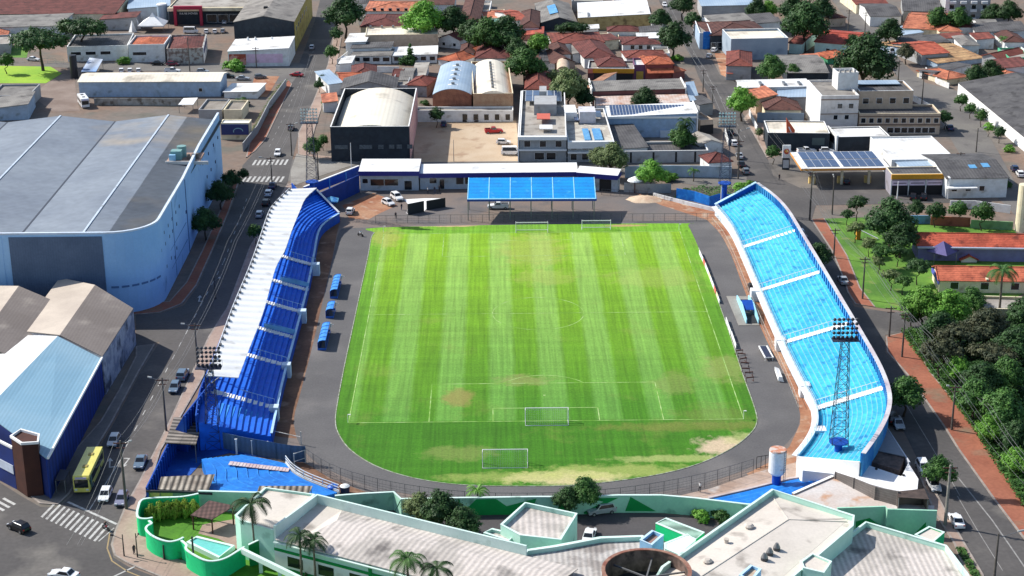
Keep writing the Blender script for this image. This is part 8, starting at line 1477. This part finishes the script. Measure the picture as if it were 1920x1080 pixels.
# ================================================================== POLES, LAMPS, WIRES, SIGNS
TOPS={}
def pole(x,yb,yt,label,arm=None,cross=True,m=None,r=.16,key=None,lamp=None):
 H=hgt(x,yb,yt);o=thing('utility_pole' if cross else 'street_lamp',label,'utility pole' if cross else 'street lamp',P(x,yb),0,'poles along the streets');m=m or pole_m
 b=MB();b.bar((0,0,0),(0,0,H),r*1.25,n=8,r2=r*.75);b.build('post',m,o)
 if cross:b=MB();b.box(-1.1,1.1,-.07,.07,H-.55,H-.4);b.box(-.7,.7,-.06,.06,H-1.3,H-1.18);b.build('crossarm',wood_b,o)
 if cross:b=MB();[b.cyl((k,0),.06,H-.4,H-.2,6)for k in(-1,0.45,1)];b.build('insulators',steel,o)
 if arm:ax_,ay_=arm;b=MB();b.bar((0,0,H-.8),(ax_,ay_,H-.1),.05,n=6);b.build('arm',steel,o);b=MB();b.bar((ax_*.9,ay_*.9,H-.12),(ax_*1.25,ay_*1.25,H-.06),.16,n=8);b.build('lamp_head',lamp or plain('lamp_head',A(206,208,206),.4),o)
 TOPS[key or label]=P(x,yb)+Vector((0,0,H-.45));return o
for a in[((371,693,606,'utility pole beside the avenue behind the middle of the roofed stand'),dict(key='a3',arm=(-2,0))),((312,809,708,'utility pole beside the avenue at the corrugated shed'),dict(key='a2',arm=(-2,.4))),((237,955,826,'tall dark utility pole at the junction corner right of the white hatchback'),dict(key='a1',arm=(1.4,0),r=.2)),((404,560,520,'street lamp beside the avenue below the dark street trees'),dict(cross=False,arm=(1,0))),((510,342,294,'utility pole between the two zebra crossings'),dict(key='a4',arm=(-2.4,0))),((547,292,230,'tall lamp pole with cross lamps on the avenue verge'),dict(key='a5',arm=(1.6,0))),((597,336,286,'lamp post beside the blue entrance wall'),dict(cross=False,arm=(-1.2,0))),((659,318,268,'thin white post in front of the dark vaulted hall'),dict(cross=False,m=white,r=.1)),((356,134,70,'lamp pole with globe lights before the inset rusty roof'),dict(cross=False,arm=(-.8,0))),((481,127,88,'utility pole in front of the pink panelled shop'),dict()),((17,905,845,'lamp pole in front of the navy shop front'),dict(cross=False,arm=(1,0))),((851,303,262,'thin pole behind the club wing on the sandy yard edge'),dict(cross=False,m=steel,r=.08)),((1518,413,322,'dark utility pole at the corner between the open stand and the fuel station'),dict(key='e1',r=.2)),((1560,402,330,'slim lamp pole on the pavement opposite the fuel station'),dict(cross=False,arm=(0,1.2))),((1682,372,340,'white post on the pavement in front of the fuel shop'),dict(cross=False,m=white,r=.12)),((1563,484,428,'utility pole on the red pavement beside the park grass'),dict(key='e2')),((1617,561,482,'utility pole at the end of the red pavement by the side street'),dict(key='e3')),((1667,632,574,'utility pole at the start of the red footpath'),dict(key='e4')),((1691,670,586,'second utility pole on the red footpath by the hedge'),dict(key='e5')),((1784,807,722,'utility pole with round lamp on the red footpath'),dict(key='e6',arm=(-1.2,0))),((1772,985,872,'pale concrete utility pole under the leaning street tree'),dict(m=concrete,r=.22)),((1864,1085,1000,'dark lamp pole with a long white arm at the bottom right'),dict(cross=False,arm=(3.2,.8))),((1384,336,262,'utility pole at the kiosk corner of the east avenue'),dict(key='n1')),((1383,300,242,'lamp pole with a long arm on the east avenue'),dict(cross=False,arm=(2.4,1))),((1335,215,160,'utility pole on the west side of the avenue by the solar building'),dict(key='n2')),((1318,172,130,'utility pole beside the long cement roofed warehouse'),dict(key='n3')),((1728,200,140,'utility pole on the street behind the apartment building'),dict(arm=(2,0))),((1684,150,113,'utility pole beside the huge round dark tree'),dict()),((1830,285,240,'lamp pole on the brown verge opposite the long warehouse'),dict(cross=False,arm=(2,1))),((1798,330,285,'utility pole behind the skylight house'),dict()),((1621,68,22,'utility pole at the top of the right hand street'),dict()),((1590,60,18,'utility pole across the top right hand street'),dict()),((233,1044,1002,'traffic signal post left of two on the rounded pavement'),dict(cross=False,arm=(-1.4,0),m=plain('signal_dark',A(60,60,64)),r=.09,lamp=plain('signal_dark',A(60,60,64)))),((258,1046,1000,'traffic signal post right of two on the rounded pavement'),dict(cross=False,arm=(.4,0),m=plain('signal_dark',A(60,60,64)),r=.09,lamp=plain('signal_dark',A(60,60,64)))),((308,1050,1022,'short dark post on the pavement before the green bays'),dict(cross=False,m=plain('signal_dark',A(60,60,64)),r=.12)),((365,1072,1006,'dark post in front of the pool bay of the green wall'),dict(cross=False,m=plain('signal_dark',A(60,60,64)),r=.16)),((521,1052,982,'slim grey post beside the twin palms'),dict(cross=False,m=steel,r=.08)),((677,1085,1048,'short slim post before the green banded hospital wall'),dict(cross=False,m=steel,r=.08))]:pole(*a[0],**a[1])
wire=plain('cable',A(150,152,152),.6)
def wires(label,pts,offs=(-1,.45,1),r=.02,sag=.9):
 b=MB(pts[0])
 for o_ in offs:
  for p,q in zip(pts[:-1],pts[1:]):
   d=(q-p);u=Vector((1,0,0));n=8;pr_=p+u*o_
   for i in range(1,n+1):t=i/n;c=p.lerp(q,t)+u*o_-Vector((0,0,sag*4*t*(1-t)));b.bar(pr_,c,r,n=3);pr_=c
 tag(b.build('power_line',wire),label,'power line')
tp=lambda x,y,z:P(x,y)+Vector((0,0,z))
wires('overhead wires following the avenue west of the roofed stand',[tp(150,1130,9),TOPS['a1'],TOPS['a2'],TOPS['a3'],tp(440,520,8.2),TOPS['a4'],TOPS['a5'],tp(590,150,8)])
wires('overhead wires running from the fuel station corner past the park to the right edge',[tp(1440,300,8),TOPS['e1'],TOPS['e2'],TOPS['e3'],TOPS['e5'],TOPS['e6'],tp(1935,1010,8)])
wires('overhead wires crossing above the hedge beside the wood',[tp(1505,400,6.4),tp(1640,560,6.4),tp(1740,690,6.4),tp(1850,830,6.4),tp(1960,980,6.4)],(-.4,.3),.035)
wires('overhead wires along the east avenue towards the top of the photo',[TOPS['n1'],TOPS['n2'],TOPS['n3'],tp(1275,100,8),tp(1238,20,8)],(-.8,.8),.03)
wires('wires reaching from the dark corner pole towards the fuel canopy',[TOPS['e1'],tp(1475,320,6)],(-.5,.5))
mesh_fence('wire_fence','grey wire fence along the wood behind the hedge',[(1722,620),(1760,675),(1800,730),(1850,795),(1900,870),(1950,945)],2.0,2.6,plain('fence_pale',A(190,194,190),.5),wires=5)
mesh_fence('wire_fence','white rail fence above the bright lawn at the left edge',[(-20,116),(40,117),(120,120)],1.6,3,paint(206,204,200),wires=3)
o=thing('price_sign','fuel station totem with a round red emblem on a white board','sign',P(1473,318));hh=hgt(1473,318,272);b=MB();b.box(-1.05,1.05,-.2,.2,hh*.48,hh);b.build('board',white,o);b=MB();b.box(-.75,.75,-.18,.18,.5,hh*.4);b.build('lower_board',paint(210,214,220),o);b=MB();b.box(-.95,.95,-.1,.1,0,hh*.47);b.build('pylon',W_BLACK,o)
b=MB();cz_=hh*.75;b.bar((0,-.21,cz_),(0,-.26,cz_),.72,0,n=24);n=9
for i in range(n):a0,a1=math.pi*(.06+.88*i/n),math.pi*(.06+.88*(i+1)/n);b.add([(0,-.27,cz_-.42),(.5*math.cos(a0),-.27,cz_-.05+.5*math.sin(a0)),(.5*math.cos(a1),-.27,cz_-.05+.5*math.sin(a1))],[(0,1,2)],1)
b.build('emblem',[plain('emblem_red',A(214,70,50,.8)),plain('emblem_gold',A(240,180,90,.8))],o)
p=P(1190,362);o=thing('parasol','white parasol on a brown post behind the patchy white wall','parasol',p);b=MB();b.bar((0,0,0),(0,0,3.3),.12,n=6);b.build('post',wood_b,o);b=MB();b.cyl((0,0),1.9,3.2,3.5,14,0,1.7);b.cyl((0,0),1.7,3.5,4.3,14,0,.1);b.build('canopy',white,o)
p=P(1066,962);o=thing('blue_parasol','small blue parasol beside the silver car in the hospital car park','parasol',p);b=MB();b.bar((0,0,0),(0,0,2.2),.05,n=6);b.build('post',steel,o);b=MB();b.cyl((0,0),1.2,2.1,2.7,8,0,.05);b.build('canopy',blue_l,o)
o=thing('park_slide','white and orange playground slide in the park under the dark tree','slide',P(1632,448));b=MB();b.slab([(-2.4,-.5,2.2),(1.6,-.9,.3),(1.6,-.2,.3),(-2.4,.2,2.2)],.12);b.build('chute',white,o);b=MB();b.box(-3.3,-2.4,-.6,.3,0,2.2);b.build('tower',plain('fascia_orange',A(240,160,60,.8)),o)
# ================================================================== UNDERGROWTH AND LAST DETAILS
def scatter(name,label,px,n,h0,h1,m,ls,seed,cat):
 rnd=random.Random(seed);q=[P(*p)for p in px];b=MB(q[0]);xs=[p.x for p in q];ys=[p.y for p in q];k=0
 def inside(x,y):
  c=False;j=len(q)-1
  for i in range(len(q)):
   if(q[i].y>y)!=(q[j].y>y)and x<(q[j].x-q[i].x)*(y-q[i].y)/(q[j].y-q[i].y)+q[i].x:c=not c
   j=i
  return c
 while k<n:
  x,y=rnd.uniform(min(xs),max(xs)),rnd.uniform(min(ys),max(ys))
  if inside(x,y):
   k+=1;z=h0+(h1-h0)*abs(noise.noise(Vector((x,y,seed))*.22))*1.6*rnd.uniform(.5,1);leaf_quads(b,Vector((x,y,z)),Vector((rnd.uniform(-.5,.5),rnd.uniform(-.5,.5),1)).normalized(),ls*rnd.uniform(.7,1.5),rnd)
 tag(b.build(name,m),label,cat,None,'stuff')
scatter('undergrowth','dense dark undergrowth covering the floor of the wood on the right',[(1735,640),(1760,598),(1990,590),(2050,800),(1990,950),(1930,935),(1860,820),(1780,700)],26000,.1,2.8,LD,.34,4,'undergrowth')
scatter('weeds','rough grass and weeds behind the pavement of the avenue verge',[(470,262),(500,222),(540,150),(520,160),(486,215),(455,268)],1500,.05,.8,LO,.2,5,'weeds')
scatter('weeds','tufts of weeds on the dirt between the roofs and the fence at the north-east corner',[(1262,372),(1300,350),(1372,350),(1372,380),(1345,388),(1300,376)],1800,.05,.9,LM,.2,6,'weeds')
sheet('orange_dirt',[(478,142),(524,143),(500,182),(466,180)],.014,dirt_m)
sheet('paved_lot',[(1340,100),(1372,100),(1412,150),(1395,160),(1352,140)],.016,dirt_m)
GREYH=fib_d
for l,a,c,kw in[('small grey gable shed just right of the school car park strip roof',(749,150),(771,150),dict(yr=133,h=3.2,roof='gable',r=.9,rm=fib,wall=W_WHITE,cat='shed')),('brown hip roofed cottage between the orange hip house and the dark trees',(863,98),(888,98),dict(yr=84,h=3.2,roof='hip',r=1.2,rm=BROWN)),('rust hip roofed cottage at the right shoulder of the cream vaulted hall',(930,106),(963,106),dict(yr=87,h=3.3,roof='hip',r=1.5,rm=RUST,wall=W_CREAM)),('dark grey gabled house left of the brown stacked roofs',(1012,114),(1036,114),dict(yr=96,h=3.3,roof='gable',r=1.1,rm=GREYH,wall=W_GREY)),('low dark shed roof below the dark grey gabled house in the tiled block',(1004,134),(1038,134),dict(yb=122,h=2.8,roof='shed',r=.5,rm=GREYH,cat='shed')),('cream house with flat roof below the brown hip strip and yellow wall',(1132,76),(1158,75),dict(yb=63,g=85,rm=slab_m,wall=W_CREAM,wins=[('S',2,.9,2.1,1.2)])),('grey brown shed on the west kerb of the avenue below the cement roofed warehouse',(1312,196),(1337,194),dict(yb=182,h=3.4,roof='shed',r=.4,rm=GREYH,wall=W_GREY,cat='shed')),('flat pinkish roofed garage with dark opening beside the solar building gable',(1314,226),(1337,224),dict(yb=212,h=4.0,rm=slab_m,wall=W_BEIGE,cat='garage',doors=[('S',.5,4,2.6)])),('small white house under the blue-white sheet hall at the top',(1352,31),(1382,31),dict(yb=20,g=40,rm=slab_m,wins=[('S',3,.9,2.1,1.0)])),('low salmon roof strip right of the narrow mint wall house',(1508,112),(1538,112),dict(yb=102,h=2.8,roof='shed',r=.4,rm=SALMON,wall=W_CREAM)),('tiny white house with one window above the tan roofed pale blue house',(1767,86),(1791,86),dict(yb=76,g=95,rm=slab_m,wins=[('S',1,1,2.2,1.2)])),('grey roofed garage house at the kerb left of the tan roofed house',(1724,132),(1752,138),dict(yb=120,g=146,roof='shed',r=.4,rm=GREYH,wall=W_WHITE,doors=[('S',.4,2.4,2.3)])),('grey cement roof between the avenue trees and the stained yellow hall',(1222,44),(1244,44),dict(yb=28,h=3.6,roof='shed',r=.4,rm=fib,cat='shed')),('long dark shed roof behind the mint walled red gable house',(1500,66),(1560,66),dict(yb=54,h=3.0,roof='shed',r=.5,rm=GREYH,cat='shed')),('beige house with brown hip roof at the top edge between the right streets',(1556,34),(1586,32),dict(yr=16,h=3.3,roof='hip',r=1.1,rm=BROWN,wall=W_BEIGE)),('small grey flat house at the left edge above the long grey cement roof',(-20,84),(18,82),dict(yb=66,h=3.6,rm=slab_m,wall=W_GREY)),('orange roofed little house at the left edge below the grey cement roof',(-30,66),(14,64),dict(yr=54,h=3.0,roof='hip',r=.9,rm=SALMON,wall=W_CREAM)),('pale shed with white sheet roof against the school boundary wall',(636,119),(658,119),dict(yb=106,h=2.8,roof='shed',r=.3,rm=met_w,cat='shed')),('rust roofed lean-to behind the long row of red tiled roofs',(1096,80),(1160,76),dict(yb=68,h=3.0,roof='shed',r=.6,rm=RUST,wall=W_CREAM)),('grey gable house right of the balcony apartments hedge',(1836,48),(1872,48),dict(yr=36,h=3.4,roof='gable',r=1.1,rm=fib,wall=W_WHITE)),('white parapet house at the right edge between dark roofs',(1896,96),(1925,96),dict(yb=84,g=106,rm=slab_m)),]:B(l,a,c,**kw)
finish_dims()
px_roof('side_lean_to','slanting blue-white sheet roof along the east side of the cement roofed warehouse',[(1293,190),(1312,186),(1301,152),(1285,154)],[3.8,3.4,3.4,3.8],met_b,'lean-to',wallm=W_WHITE)
for l,px in[('white garden wall at the kerb below the tan roofed house',[(1736,126),(1757,146)]),('grey garden wall joining the white kerb wall to the small tan house',[(1757,147),(1780,156)]),('white wall edging the street corner behind the long warehouse',[(1700,172),(1745,196)]),('pale wall at the pavement edge of the apartment yard',[(1405,205),(1420,236)]),('white yard wall left of the silver car on the avenue kerb',[(1358,236),(1366,262)]),('white wall between the avenue and the school shrubs',[(632,112),(652,96)])]:wallpx('garden_wall',l,px,1.7,W_WHITE,.2)
